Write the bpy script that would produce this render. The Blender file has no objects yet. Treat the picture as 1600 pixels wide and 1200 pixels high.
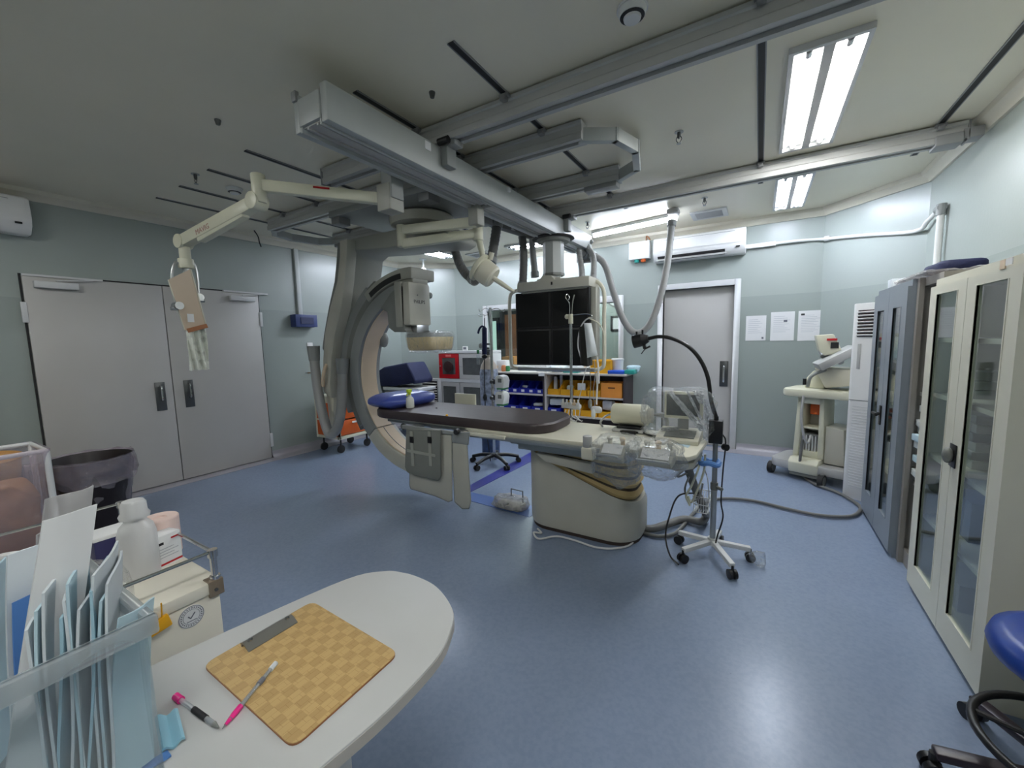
import bpy, bmesh, math, random
from math import pi, sin, cos, radians, sqrt
from mathutils import Vector, Matrix, noise

SC = bpy.context.scene
COL = SC.collection
random.seed(7)

# ------------------------------------------------------------------ camera
EYE = Vector((0, 0, 1.5))
FPX, YAW, PITCH, ROLL = 635.0, radians(31.3), radians(6.1), radians(-1.36)
_f = Vector((-sin(YAW) * cos(PITCH), cos(YAW) * cos(PITCH), -sin(PITCH)))
_r = Vector((cos(YAW), sin(YAW), 0))
_u = _r.cross(_f)
CR = _r * cos(ROLL) + _u * sin(ROLL)
CU = -_r * sin(ROLL) + _u * cos(ROLL)
cam = bpy.data.cameras.new('camera')
cam.sensor_fit = 'HORIZONTAL'
cam.sensor_width = 36.0
cam.lens = FPX / 1600 * 36.0
cam.clip_start = 0.02
cam_o = bpy.data.objects.new('camera', cam)
COL.objects.link(cam_o)
cam_o.matrix_world = Matrix(((CR.x, CU.x, -_f.x, EYE.x), (CR.y, CU.y, -_f.y, EYE.y), (CR.z, CU.z, -_f.z, EYE.z), (0, 0, 0, 1)))
SC.camera = cam_o
# ------------------------------------------------------------------ world and exposure
w = bpy.data.worlds.new('world')
SC.world = w
w.use_nodes = True
w.node_tree.nodes['Background'].inputs[0].default_value = (0.6, 0.65, 0.7, 1)
w.node_tree.nodes['Background'].inputs[1].default_value = 0.05
SC.view_settings.view_transform = 'Standard'
SC.view_settings.look = 'None'
SC.view_settings.exposure = 0.68
SC.view_settings.gamma = 1.0
SC.view_settings.use_curve_mapping = False
TUBE = 62.0          # brightness of a fluorescent tube


def ray(x, y):
    return CR * ((x - 800) / FPX) + CU * ((600 - y) / FPX) + _f


def at(x, y, ax, v):
    """The point of the room that lies on the plane coordinate[ax] = v along the sight line of a photo pixel."""
    d = ray(x, y)
    return EYE + d * ((v - EYE[ax]) / d[ax])


# ------------------------------------------------------------------ materials
def lin(c):
    c /= 255.0
    return c / 12.92 if c <= 0.04045 else ((c + 0.055) / 1.055) ** 2.4


def rgb(r, g, b):
    return (lin(r), lin(g), lin(b), 1.0)


def mat(name, col, rough=0.5, metal=0.0, var=0.06, scale=6.0, bump=0.0, bscale=60.0, spec=0.5, coat=0.0):
    m = bpy.data.materials.new(name)
    m.use_nodes = True
    nt = m.node_tree
    b = nt.nodes['Principled BSDF']
    b.inputs['Roughness'].default_value = rough
    b.inputs['Metallic'].default_value = metal
    b.inputs['Specular IOR Level'].default_value = spec
    b.inputs['Coat Weight'].default_value = coat
    tc = nt.nodes.new('ShaderNodeTexCoord')
    n = nt.nodes.new('ShaderNodeTexNoise')
    n.inputs['Scale'].default_value = scale
    n.inputs['Detail'].default_value = 4.0
    nt.links.new(tc.outputs['Object'], n.inputs['Vector'])
    r = nt.nodes.new('ShaderNodeValToRGB')
    c = rgb(*col)
    r.color_ramp.elements[0].position = 0.3
    r.color_ramp.elements[1].position = 0.7
    r.color_ramp.elements[0].color = tuple(max(0, x * (1 - var)) for x in c[:3]) + (1,)
    r.color_ramp.elements[1].color = tuple(min(1, x * (1 + var)) for x in c[:3]) + (1,)
    nt.links.new(n.outputs['Fac'], r.inputs['Fac'])
    nt.links.new(r.outputs['Color'], b.inputs['Base Color'])
    if bump:
        n2 = nt.nodes.new('ShaderNodeTexNoise')
        n2.inputs['Scale'].default_value = bscale
        nt.links.new(tc.outputs['Object'], n2.inputs['Vector'])
        bp = nt.nodes.new('ShaderNodeBump')
        bp.inputs['Strength'].default_value = bump
        bp.inputs['Distance'].default_value = 0.01
        nt.links.new(n2.outputs['Fac'], bp.inputs['Height'])
        nt.links.new(bp.outputs['Normal'], b.inputs['Normal'])
    return m


def glow(name, col, strength):
    m = bpy.data.materials.new(name)
    m.use_nodes = True
    nt = m.node_tree
    nt.nodes.remove(nt.nodes['Principled BSDF'])
    e = nt.nodes.new('ShaderNodeEmission')
    e.inputs[0].default_value = rgb(*col)
    e.inputs[1].default_value = strength
    nt.links.new(e.outputs[0], nt.nodes['Material Output'].inputs[0])
    return m


def clear(name, tint, opacity, rough=0.1, bump=0.0, bscale=30.0, milky=0.0):
    """Clear sheet: see-through, mirror-like at its creases, a little milky."""
    m = bpy.data.materials.new(name)
    m.use_nodes = True
    nt = m.node_tree
    nt.nodes.remove(nt.nodes['Principled BSDF'])
    t = nt.nodes.new('ShaderNodeBsdfTransparent')
    t.inputs[0].default_value = rgb(*tint)
    g = nt.nodes.new('ShaderNodeBsdfGlossy')
    g.inputs['Roughness'].default_value = rough
    g.inputs['Color'].default_value = (0.9, 0.9, 0.9, 1)
    fr = nt.nodes.new('ShaderNodeFresnel')
    ge = nt.nodes.new('ShaderNodeNewGeometry')
    io = nt.nodes.new('ShaderNodeMapRange')      # same reflection on both faces of the thin sheet
    io.inputs[3].default_value = 1.4
    io.inputs[4].default_value = 1 / 1.4
    nt.links.new(ge.outputs['Backfacing'], io.inputs[0])
    nt.links.new(io.outputs[0], fr.inputs['IOR'])
    add = nt.nodes.new('ShaderNodeMath')
    add.operation = 'ADD'
    add.use_clamp = True
    add.inputs[1].default_value = opacity
    nt.links.new(fr.outputs[0], add.inputs[0])
    mx = nt.nodes.new('ShaderNodeMixShader')
    nt.links.new(add.outputs[0], mx.inputs[0])
    nt.links.new(t.outputs[0], mx.inputs[1])
    nt.links.new(g.outputs[0], mx.inputs[2])
    out = mx
    tc = nt.nodes.new('ShaderNodeTexCoord')
    if milky:
        d = nt.nodes.new('ShaderNodeBsdfDiffuse')
        d.inputs[0].default_value = rgb(*tint)
        n = nt.nodes.new('ShaderNodeTexNoise')
        n.inputs['Scale'].default_value = bscale * 0.7
        nt.links.new(tc.outputs['Object'], n.inputs['Vector'])
        mm = nt.nodes.new('ShaderNodeMath')
        mm.operation = 'MULTIPLY'
        mm.use_clamp = True
        mm.inputs[1].default_value = milky * 2
        nt.links.new(n.outputs['Fac'], mm.inputs[0])
        mx2 = nt.nodes.new('ShaderNodeMixShader')
        nt.links.new(mm.outputs[0], mx2.inputs[0])
        nt.links.new(mx.outputs[0], mx2.inputs[1])
        nt.links.new(d.outputs[0], mx2.inputs[2])
        out = mx2
    if bump:
        n2 = nt.nodes.new('ShaderNodeTexNoise')
        n2.inputs['Scale'].default_value = bscale
        n2.inputs['Detail'].default_value = 6
        nt.links.new(tc.outputs['Object'], n2.inputs['Vector'])
        bp = nt.nodes.new('ShaderNodeBump')
        bp.inputs['Strength'].default_value = bump
        bp.inputs['Distance'].default_value = 0.06
        nt.links.new(n2.outputs['Fac'], bp.inputs['Height'])
        nt.links.new(bp.outputs['Normal'], g.inputs['Normal'])
        nt.links.new(bp.outputs['Normal'], fr.inputs['Normal'])
    nt.links.new(out.outputs[0], nt.nodes['Material Output'].inputs[0])
    return m


# ------------------------------------------------------------------ object helpers
WM = {}


def tag(o, label=None, cat=None, group=None, kind=None):
    if label: o['label'] = label
    if cat: o['category'] = cat
    if group: o['group'] = group
    if kind: o['kind'] = kind
    return o


def thing(name, label, cat, loc=(0, 0, 0), rz=0.0, group=None, kind=None):
    o = bpy.data.objects.new(name, None)
    COL.objects.link(o)
    o.empty_display_size = 0.05
    o.matrix_world = Matrix.Translation(Vector(loc)) @ Matrix.Rotation(rz, 4, 'Z')
    WM[o.name] = o.matrix_world.copy()
    return tag(o, label, cat, group, kind)


def dup(root, M, label=None, group=None):
    """A copy of a thing with copies of its parts and sub-parts, placed at world matrix M."""
    def cp(o, parent):
        c = o.copy()
        COL.objects.link(c)
        if parent is not None:
            c.parent = parent
        for ch in [x for x in bpy.data.objects if x.parent == o]:
            cp(ch, c)
        return c
    r = cp(root, None)
    r.matrix_world = M
    if label: r['label'] = label
    if group: r['group'] = group
    return r


def TR(x, y, z, rz=0.0):
    return Matrix.Translation((x, y, z)) @ Matrix.Rotation(rz, 4, 'Z')


def crom(pts, n=6, closed=False):
    pts = [Vector(p) for p in pts]
    if len(pts) < 3: return pts
    out = []
    m = len(pts)
    for i in range(m if closed else m - 1):
        p1, p2 = pts[i], pts[(i + 1) % m]
        p0 = pts[(i - 1) % m] if (closed or i > 0) else p1 * 2 - p2
        p3 = pts[(i + 2) % m] if (closed or i + 2 < m) else p2 * 2 - p1
        for k in range(n):
            t = k / n
            out.append(0.5 * ((2 * p1) + (p2 - p0) * t + (2 * p0 - 5 * p1 + 4 * p2 - p3) * t * t + (3 * p1 - p0 - 3 * p2 + p3) * t ** 3))
    if not closed: out.append(pts[-1])
    return out


class MB:
    """Collects shapes in world coordinates; build() links them as ONE mesh object."""
    def __init__(s, T=None):
        s.v, s.f, s.mi, s.T, s.i = [], [], [], T or Matrix(), 0

    def add(s, vs, fs):
        b = len(s.v)
        s.v += [s.T @ Vector(p) for p in vs]
        for f in fs:
            s.f.append([b + k for k in f])
            s.mi.append(s.i)
        return s

    def box(s, x0, x1, y0, y1, z0, z1):
        if x0 > x1: x0, x1 = x1, x0
        if y0 > y1: y0, y1 = y1, y0
        if z0 > z1: z0, z1 = z1, z0
        return s.add([(x0, y0, z0), (x1, y0, z0), (x1, y1, z0), (x0, y1, z0), (x0, y0, z1), (x1, y0, z1), (x1, y1, z1), (x0, y1, z1)],
                     [(3, 2, 1, 0), (4, 5, 6, 7), (0, 1, 5, 4), (1, 2, 6, 5), (2, 3, 7, 6), (3, 0, 4, 7)])

    def cbox(s, c, sx, sy, sz, R=None):
        T0 = s.T
        s.T = s.T @ Matrix.Translation(Vector(c)) @ (R.to_4x4() if R is not None else Matrix())
        s.box(-sx / 2, sx / 2, -sy / 2, sy / 2, -sz / 2, sz / 2)
        s.T = T0
        return s

    def bar(s, p0, p1, wd, ht, up=(0, 0, 1)):
        """A straight bar of rectangular section from p0 to p1."""
        p0, p1 = Vector(p0), Vector(p1)
        d = (p1 - p0).normalized()
        u = Vector(up)
        a = d.cross(u)
        if a.length < 1e-4: a = d.cross(Vector((0, 1, 0)))
        a.normalize()
        c = a.cross(d)
        a, c = a * wd / 2, c * ht / 2
        vs = [p + q for p in (p0, p1) for q in (-a - c, a - c, a + c, -a + c)]
        return s.add(vs, [(3, 2, 1, 0), (4, 5, 6, 7), (0, 1, 5, 4), (1, 2, 6, 5), (2, 3, 7, 6), (3, 0, 4, 7)])

    def tube(s, pts, r, seg=8, n=6, closed=False, smooth=True, r1=None, ribs=None):
        P = crom(pts, n, closed) if smooth else [Vector(p) for p in pts]
        m = len(P)
        vs, fs = [], []
        prev = None
        for i, p in enumerate(P):
            a = P[(i - 1) % m] if (closed or i > 0) else p
            b = P[(i + 1) % m] if (closed or i < m - 1) else p
            d = (b - a).normalized()
            if prev is None:
                x = d.orthogonal().normalized()
            else:
                x = (prev - d * prev.dot(d))
                x = x.normalized() if x.length > 1e-6 else d.orthogonal().normalized()
            prev = x
            y = d.cross(x)
            rr = r if r1 is None else r + (r1 - r) * i / max(1, m - 1)
            if ribs: rr *= 1 + ribs * (1 if i % 2 else -1)
            vs += [p + (x * cos(2 * pi * k / seg) + y * sin(2 * pi * k / seg)) * rr for k in range(seg)]
        for i in range(m if closed else m - 1):
            j = (i + 1) % m
            fs += [(i * seg + k, i * seg + (k + 1) % seg, j * seg + (k + 1) % seg, j * seg + k) for k in range(seg)]
        if not closed:
            fs.append(tuple(range(seg - 1, -1, -1)))
            fs.append(tuple((m - 1) * seg + k for k in range(seg)))
        return s.add(vs, fs)

    def cyl(s, p0, p1, r, seg=16, r1=None):
        return s.tube([p0, p1], r, seg, smooth=False, r1=r1)

    def prism(s, poly, axis, a0, a1):
        """A 2-D outline extruded along x, y or z."""
        n = len(poly)
        def pt(q, a):
            return {'x': (a, q[0], q[1]), 'y': (q[0], a, q[1]), 'z': (q[0], q[1], a)}[axis]
        vs = [pt(q, a0) for q in poly] + [pt(q, a1) for q in poly]
        return s.add(vs, [tuple(range(n)), tuple(range(2 * n - 1, n - 1, -1))] + [((i + 1) % n, i, n + i, n + (i + 1) % n) for i in range(n)])

    def lathe(s, prof, c=(0, 0, 0), seg=20, R=None):
        T0 = s.T
        s.T = s.T @ Matrix.Translation(Vector(c)) @ (R.to_4x4() if R is not None else Matrix())
        vs = [(r * cos(2 * pi * k / seg), r * sin(2 * pi * k / seg), z) for r, z in prof for k in range(seg)]
        fs = []
        for i in range(len(prof) - 1):
            fs += [(i * seg + k, i * seg + (k + 1) % seg, (i + 1) * seg + (k + 1) % seg, (i + 1) * seg + k) for k in range(seg)]
        if prof[0][0] > 1e-5: fs.append(tuple(range(seg - 1, -1, -1)))
        if prof[-1][0] > 1e-5: fs.append(tuple((len(prof) - 1) * seg + k for k in range(seg)))
        s.add(vs, fs)
        s.T = T0
        return s

    def arc(s, c, r0, r1, a0, a1, y0, y1, seg=40):
        """A ring segment in the x-z plane about c=(x,z), r0..r1, angles in degrees, from y0 to y1."""
        vs, fs = [], []
        for k in range(seg + 1):
            a = radians(a0 + (a1 - a0) * k / seg)
            for r, y in ((r0, y0), (r1, y0), (r1, y1), (r0, y1)):
                vs.append((c[0] + r * cos(a), y, c[1] + r * sin(a)))
        for k in range(seg):
            for q in range(4):
                fs.append((k * 4 + q, k * 4 + (q + 1) % 4, k * 4 + 4 + (q + 1) % 4, k * 4 + 4 + q))
        fs += [(0, 3, 2, 1), (seg * 4, seg * 4 + 1, seg * 4 + 2, seg * 4 + 3)]
        return s.add(vs, fs)

    def sheet(s, c00, c10, c11, c01, nu=10, nv=10, th=0.002, fn=None):
        """A thin sheet of real thickness between four corners; fn(u,v) gives the offset along its normal."""
        c = [Vector(p) for p in (c00, c10, c11, c01)]
        nrm = (c[1] - c[0]).cross(c[3] - c[0]).normalized()
        vs = []
        for side in (0, 1):
            for j in range(nv + 1):
                for i in range(nu + 1):
                    u, v = i / nu, j / nv
                    p = c[0] * (1 - u) * (1 - v) + c[1] * u * (1 - v) + c[2] * u * v + c[3] * (1 - u) * v
                    off = fn(u, v) if fn else 0.0
                    if isinstance(off, Vector): p = p + off
                    else: p = p + nrm * off
                    vs.append(p + nrm * (th if side else 0))
        N = (nu + 1) * (nv + 1)
        fs = []
        def g(i, j, sd): return sd * N + j * (nu + 1) + i
        for j in range(nv):
            for i in range(nu):
                fs.append((g(i, j, 0), g(i, j + 1, 0), g(i + 1, j + 1, 0), g(i + 1, j, 0)))
                fs.append((g(i, j, 1), g(i + 1, j, 1), g(i + 1, j + 1, 1), g(i, j + 1, 1)))
        for i in range(nu):
            fs.append((g(i, 0, 0), g(i + 1, 0, 0), g(i + 1, 0, 1), g(i, 0, 1)))
            fs.append((g(i, nv, 0), g(i, nv, 1), g(i + 1, nv, 1), g(i + 1, nv, 0)))
        for j in range(nv):
            fs.append((g(0, j, 0), g(0, j, 1), g(0, j + 1, 1), g(0, j + 1, 0)))
            fs.append((g(nu, j, 0), g(nu, j + 1, 0), g(nu, j + 1, 1), g(nu, j, 1)))
        return s.add(vs, fs)

    def blob(s, c, rx, ry, rz, seg=14, p=1.0, fn=None, R=None):
        """A rounded body (superellipsoid); fn(v) may displace its points."""
        T0 = s.T
        s.T = s.T @ Matrix.Translation(Vector(c)) @ (R.to_4x4() if R is not None else Matrix())
        def sg(x): return (abs(x) ** p) * (1 if x >= 0 else -1)
        vs, fs = [], []
        h = seg // 2
        for j in range(h + 1):
            b = -pi / 2 + pi * j / h
            for i in range(seg):
                a = 2 * pi * i / seg
                q = Vector((rx * sg(cos(b)) * sg(cos(a)), ry * sg(cos(b)) * sg(sin(a)), rz * sg(sin(b))))
                vs.append(fn(q) if fn else q)
        for j in range(h):
            fs += [(j * seg + i, j * seg + (i + 1) % seg, (j + 1) * seg + (i + 1) % seg, (j + 1) * seg + i) for i in range(seg)]
        s.add(vs, fs)
        s.T = T0
        return s

    def build(s, name, m, parent=None, bevel=0.0, smooth=40, label=None, cat=None, group=None, kind=None, segs=2):
        W = WM[parent.name].copy() if parent is not None else None
        if W is None:
            xs = [p.x for p in s.v]; ys = [p.y for p in s.v]; zs = [p.z for p in s.v]
            W = Matrix.Translation(((min(xs) + max(xs)) / 2, (min(ys) + max(ys)) / 2, min(zs)))
        Wi = W.inverted()
        me = bpy.data.meshes.new(name)
        bm = bmesh.new()
        bv = [bm.verts.new(Wi @ p) for p in s.v]
        for f, mi in zip(s.f, s.mi):
            try:
                fc = bm.faces.new([bv[k] for k in f])
                fc.material_index = mi
            except ValueError:
                pass
        bmesh.ops.remove_doubles(bm, verts=bm.verts, dist=1e-6)
        bmesh.ops.recalc_face_normals(bm, faces=bm.faces)
        if bevel > 0:
            es = [e for e in bm.edges if len(e.link_faces) == 2 and e.calc_face_angle(0) > radians(35)]
            bmesh.ops.bevel(bm, geom=es, offset=bevel, segments=segs, profile=0.5, affect='EDGES', clamp_overlap=True)
        bm.to_mesh(me)
        bm.free()
        ms = m if isinstance(m, (list, tuple)) else [m]
        for x in ms: me.materials.append(x)
        if smooth:
            for p in me.polygons: p.use_smooth = True
            me.set_sharp_from_angle(angle=radians(smooth))
        o = bpy.data.objects.new(name, me)
        COL.objects.link(o)
        if parent is not None:
            o.parent = parent
        else:
            o.matrix_world = W
        WM[o.name] = W
        return tag(o, label, cat, group, kind)


def lettering(body, size, m, origin, xdir, up, parent, name='lettering', th=0.0006):
    """Raised letters as a mesh of their own, written from origin along xdir."""
    cu = bpy.data.curves.new('letters', 'FONT')
    cu.body = body
    cu.size = size
    cu.extrude = th
    cu.resolution_u = 2
    tmp = bpy.data.objects.new('letters', cu)
    COL.objects.link(tmp)
    dg = bpy.context.evaluated_depsgraph_get()
    me = bpy.data.meshes.new_from_object(tmp.evaluated_get(dg))
    bpy.data.objects.remove(tmp)
    bpy.data.curves.remove(cu)
    x = Vector(xdir).normalized(); y = Vector(up); y = (y - x * y.dot(x)).normalized(); z = x.cross(y)
    o3 = Vector(origin)
    M = Matrix(((x.x, y.x, z.x, o3.x), (x.y, y.y, z.y, o3.y), (x.z, y.z, z.z, o3.z), (0, 0, 0, 1)))
    me.transform(WM[parent.name].inverted() @ M)
    me.name = name
    me.materials.clear()
    me.materials.append(m)
    o = bpy.data.objects.new(name, me)
    COL.objects.link(o)
    o.parent = parent
    WM[o.name] = WM[parent.name]
    return o


def rnd(a, b): return a + (b - a) * random.random()

# ------------------------------------------------------------------ palette
M = {}
M['ceiling'] = mat('ceiling_paint', (233, 226, 206), 0.32, var=0.03, scale=1.2)
M['cornice'] = mat('cornice_paint', (205, 200, 184), 0.4, var=0.03)
M['white_paint'] = mat('white_paint', (205, 206, 206), 0.4, var=0.03)
M['door_paint'] = mat('door_paint', (184, 182, 178), 0.4, var=0.03, scale=2)
M['white_plastic'] = mat('white_plastic', (222, 222, 220), 0.35, var=0.02)
M['cream'] = mat('cream_enamel', (214, 212, 190), 0.35, var=0.02)
M['ivory'] = mat('ivory_plastic', (212, 208, 190), 0.4, var=0.02)
M['rail'] = mat('rail_aluminium', (180, 180, 178), 0.42, metal=0.2, var=0.02)
M['rail_dark'] = mat('rail_grey', (140, 141, 141), 0.45, metal=0.2, var=0.05)
M['beam'] = mat('beam_grey', (170, 174, 172), 0.4, var=0.04)
M['grey_mach'] = mat('machine_grey', (160, 160, 150), 0.45, var=0.03)
M['grey_dark'] = mat('machine_dark_grey', (118, 120, 116), 0.5, var=0.04)
M['grey_mid'] = mat('machine_mid_grey', (140, 143, 141), 0.48, var=0.04)
M['mach_light'] = mat('machine_light', (186, 184, 172), 0.42, var=0.03)
M['lining'] = mat('arc_lining', (226, 204, 174), 0.5, var=0.03)
M['black'] = mat('black_plastic', (18, 18, 20), 0.4, var=0.1)
M['rubber'] = mat('black_rubber', (28, 28, 29), 0.7, var=0.1)
M['slot'] = mat('slot_dark', (26, 26, 28), 0.6, var=0.1)
M['steel'] = mat('brushed_steel', (176, 178, 178), 0.3, metal=0.9, var=0.06)
M['chrome'] = mat('chrome', (205, 206, 208), 0.14, metal=1.0, var=0.03)
M['worn_steel'] = mat('worn_steel', (150, 134, 116), 0.4, metal=0.5, var=0.15, scale=30)
M['dark_steel'] = mat('dark_steel', (96, 98, 98), 0.32, metal=0.8, var=0.06)
M['hose'] = mat('hose_grey', (158, 158, 156), 0.5, var=0.04)
M['hose_dark'] = mat('hose_dark_grey', (106, 106, 104), 0.55, var=0.06)
M['blue_box'] = mat('blue_enamel', (52, 66, 116), 0.5, var=0.05)
M['navy'] = mat('navy_cloth', (20, 28, 66), 0.75, var=0.12, bump=0.2)
M['mattress'] = mat('brown_vinyl', (62, 52, 54), 0.42, var=0.06, bump=0.1, bscale=14)
M['pillow'] = mat('blue_vinyl', (64, 80, 156), 0.3, var=0.05, bump=0.25, bscale=10)
M['orange'] = mat('orange_enamel', (206, 92, 28), 0.45, var=0.04)
M['yellow'] = mat('yellow_plastic', (232, 170, 28), 0.4, var=0.05)
M['orange_bin'] = mat('orange_plastic', (232, 150, 62), 0.45, var=0.05)
M['blue_bin'] = mat('blue_plastic', (22, 34, 150), 0.38, var=0.08)
M['sky_blue'] = mat('light_blue_plastic', (92, 140, 206), 0.45, var=0.05)
M['wood_dark'] = mat('dark_laminate', (64, 56, 58), 0.5, var=0.08)
M['wood_brown'] = mat('brown_wood', (150, 96, 58), 0.5, var=0.14, scale=3)
M['edge_pale'] = mat('pale_shelf', (196, 190, 182), 0.45, var=0.04)
M['red'] = mat('red_enamel', (176, 18, 28), 0.35, var=0.04)
M['pink'] = mat('hot_pink_plastic', (240, 40, 140), 0.35, var=0.04)
M['green'] = mat('green_plastic', (46, 120, 74), 0.4, var=0.05)
M['lime'] = mat('lime_plastic', (190, 214, 40), 0.4, var=0.05)
M['teal'] = mat('teal_plastic', (40, 150, 140), 0.45, var=0.05)
M['paper'] = mat('white_paper', (226, 226, 226), 0.7, var=0.02)
M['paper_blue'] = mat('pale_blue_paper', (192, 216, 226), 0.65, var=0.07, scale=10)
M['pouch_white'] = mat('pouch_paper', (216, 222, 226), 0.6, var=0.04, scale=10)
M['pouch_blue'] = mat('pouch_blue_film', (170, 205, 220), 0.4, var=0.1, scale=12)
M['ink'] = mat('grey_ink', (110, 112, 120), 0.7, var=0.1)
M['black_ink'] = mat('black_ink', (26, 26, 28), 0.6)
M['o2'] = mat('cylinder_blue', (58, 78, 120), 0.5, var=0.35, scale=14)
M['o2_wrap'] = mat('cylinder_wrap', (150, 160, 180), 0.35, var=0.5, scale=22)
M['glass'] = clear('window_glass', (226, 236, 234), 0.03, 0.02)
M['cab_glass'] = clear('cabinet_glass', (244, 249, 247), 0.02, 0.03)
M['film'] = clear('clear_film', (250, 251, 252), 0.08, 0.07, bump=1.0, bscale=20, milky=0.02)
M['film_milky'] = clear('milky_film', (236, 234, 234), 0.03, 0.2, bump=0.8, bscale=14, milky=0.3)
M['fold_highlight'] = clear('fold_highlight', (244, 246, 248), 0.12, 0.1, bump=1.0, bscale=40, milky=0.5)  # milky white that paints the highlight streaks on the creased film
M['drape'] = clear('drape_film', (226, 228, 218), 0.04, 0.2, bump=0.8, bscale=24, milky=1.1)
M['liner'] = clear('bin_liner', (232, 224, 232), 0.04, 0.14, bump=0.9, bscale=9, milky=0.16)
M['box_clear'] = clear('clear_box_plastic', (244, 248, 250), 0.03, 0.2, milky=0.07, bscale=3)
M['box_rim'] = clear('clear_box_rim', (232, 236, 238), 0.05, 0.2, milky=0.3, bscale=3)
M['bottle'] = clear('clear_bottle', (242, 242, 242), 0.06, 0.12, milky=0.6, bscale=3)
M['screen'] = mat('dark_screen', (8, 9, 11), 0.3, var=0.1, spec=.25)
M['tape'] = mat('dark_blue_tape', (36, 44, 134), 0.4, var=0.06)
M['tape_light'] = mat('mid_blue_vinyl', (78, 110, 176), 0.35, var=0.05)
M['lamp'] = glow('fluorescent_tube', (250, 251, 250), TUBE)
M['lamp_batten'] = glow('batten_tube', (232, 240, 255), TUBE * 0.42)
M['lamp_cool'] = glow('cool_fluorescent_tube', (232, 240, 255), TUBE * 1.3)
M['lamp_ctrl'] = glow('control_room_tube', (250, 250, 255), 260.0)


def two_tone(name, up, low, zsplit):
    """Wall paint: glossier above the dado line, flatter and darker below it."""
    m = mat(name, up, 0.3, var=0.025, scale=1.5, bump=0.05, bscale=40)
    nt = m.node_tree
    b = nt.nodes['Principled BSDF']
    g = nt.nodes.new('ShaderNodeNewGeometry')
    sp = nt.nodes.new('ShaderNodeSeparateXYZ')
    nt.links.new(g.outputs['Position'], sp.inputs[0])
    gt = nt.nodes.new('ShaderNodeMath')
    gt.operation = 'GREATER_THAN'
    gt.inputs[1].default_value = zsplit
    nt.links.new(sp.outputs['Z'], gt.inputs[0])
    mx = nt.nodes.new('ShaderNodeMix')
    mx.data_type = 'RGBA'
    src = b.inputs['Base Color'].links[0].from_socket
    nt.links.new(gt.outputs[0], mx.inputs[0])
    mx.inputs[6].default_value = rgb(*low)
    nt.links.new(src, mx.inputs[7])
    nt.links.new(mx.outputs[2], b.inputs['Base Color'])
    mr = nt.nodes.new('ShaderNodeMapRange')
    mr.inputs[3].default_value = 0.5
    mr.inputs[4].default_value = 0.3
    nt.links.new(gt.outputs[0], mr.inputs[0])
    nt.links.new(mr.outputs[0], b.inputs['Roughness'])
    return m


M['wall'] = two_tone('wall_paint', (156, 164, 159), (146, 155, 150), 1.98)


def floor_mat():
    m = mat('blue_vinyl', (134, 148, 172), 0.26, var=0.025, scale=3)
    nt = m.node_tree
    b = nt.nodes['Principled BSDF']
    tc = nt.nodes.new('ShaderNodeTexCoord')
    n = nt.nodes.new('ShaderNodeTexNoise')
    n.inputs['Scale'].default_value = 55
    n.inputs['Detail'].default_value = 8
    nt.links.new(tc.outputs['Object'], n.inputs['Vector'])
    r = nt.nodes.new('ShaderNodeValToRGB')
    r.color_ramp.elements[0].position = 0.36
    r.color_ramp.elements[0].color = (0.9, 0.915, 0.93, 1)
    r.color_ramp.elements[1].position = 0.6
    r.color_ramp.elements[1].color = (1, 1, 1, 1)
    nt.links.new(n.outputs['Fac'], r.inputs['Fac'])
    # small dark scuffs
    v = nt.nodes.new('ShaderNodeTexVoronoi')
    v.inputs['Scale'].default_value = 3.2
    nt.links.new(tc.outputs['Object'], v.inputs['Vector'])
    r2 = nt.nodes.new('ShaderNodeValToRGB')
    r2.color_ramp.elements[0].position = 0.006
    r2.color_ramp.elements[0].color = (0.6, 0.6, 0.62, 1)
    r2.color_ramp.elements[1].position = 0.014
    r2.color_ramp.elements[1].color = (1, 1, 1, 1)
    nt.links.new(v.outputs['Distance'], r2.inputs['Fac'])
    src = b.inputs['Base Color'].links[0].from_socket
    mul = nt.nodes.new('ShaderNodeMix'); mul.data_type = 'RGBA'; mul.blend_type = 'MULTIPLY'; mul.inputs[0].default_value = 1
    nt.links.new(src, mul.inputs[6]); nt.links.new(r.outputs[0], mul.inputs[7])
    mul2 = nt.nodes.new('ShaderNodeMix'); mul2.data_type = 'RGBA'; mul2.blend_type = 'MULTIPLY'; mul2.inputs[0].default_value = 1
    nt.links.new(mul.outputs[2], mul2.inputs[6]); nt.links.new(r2.outputs[0], mul2.inputs[7])
    nt.links.new(mul2.outputs[2], b.inputs['Base Color'])
    return m


M['floor'] = floor_mat()
M['cove'] = mat('cove_vinyl', (158, 156, 164), 0.28, var=0.05, scale=4)

# ------------------------------------------------------------------ room shell
XL, XR, YF, YB, ZC = -5.59, 1.28, 6.0, -1.6, 2.92
S = dict(kind='structure')


def struct(mb, name, m, label, cat, **k):
    return mb.build(name, m, None, label=label, cat=cat, kind='structure', **k)


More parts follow.
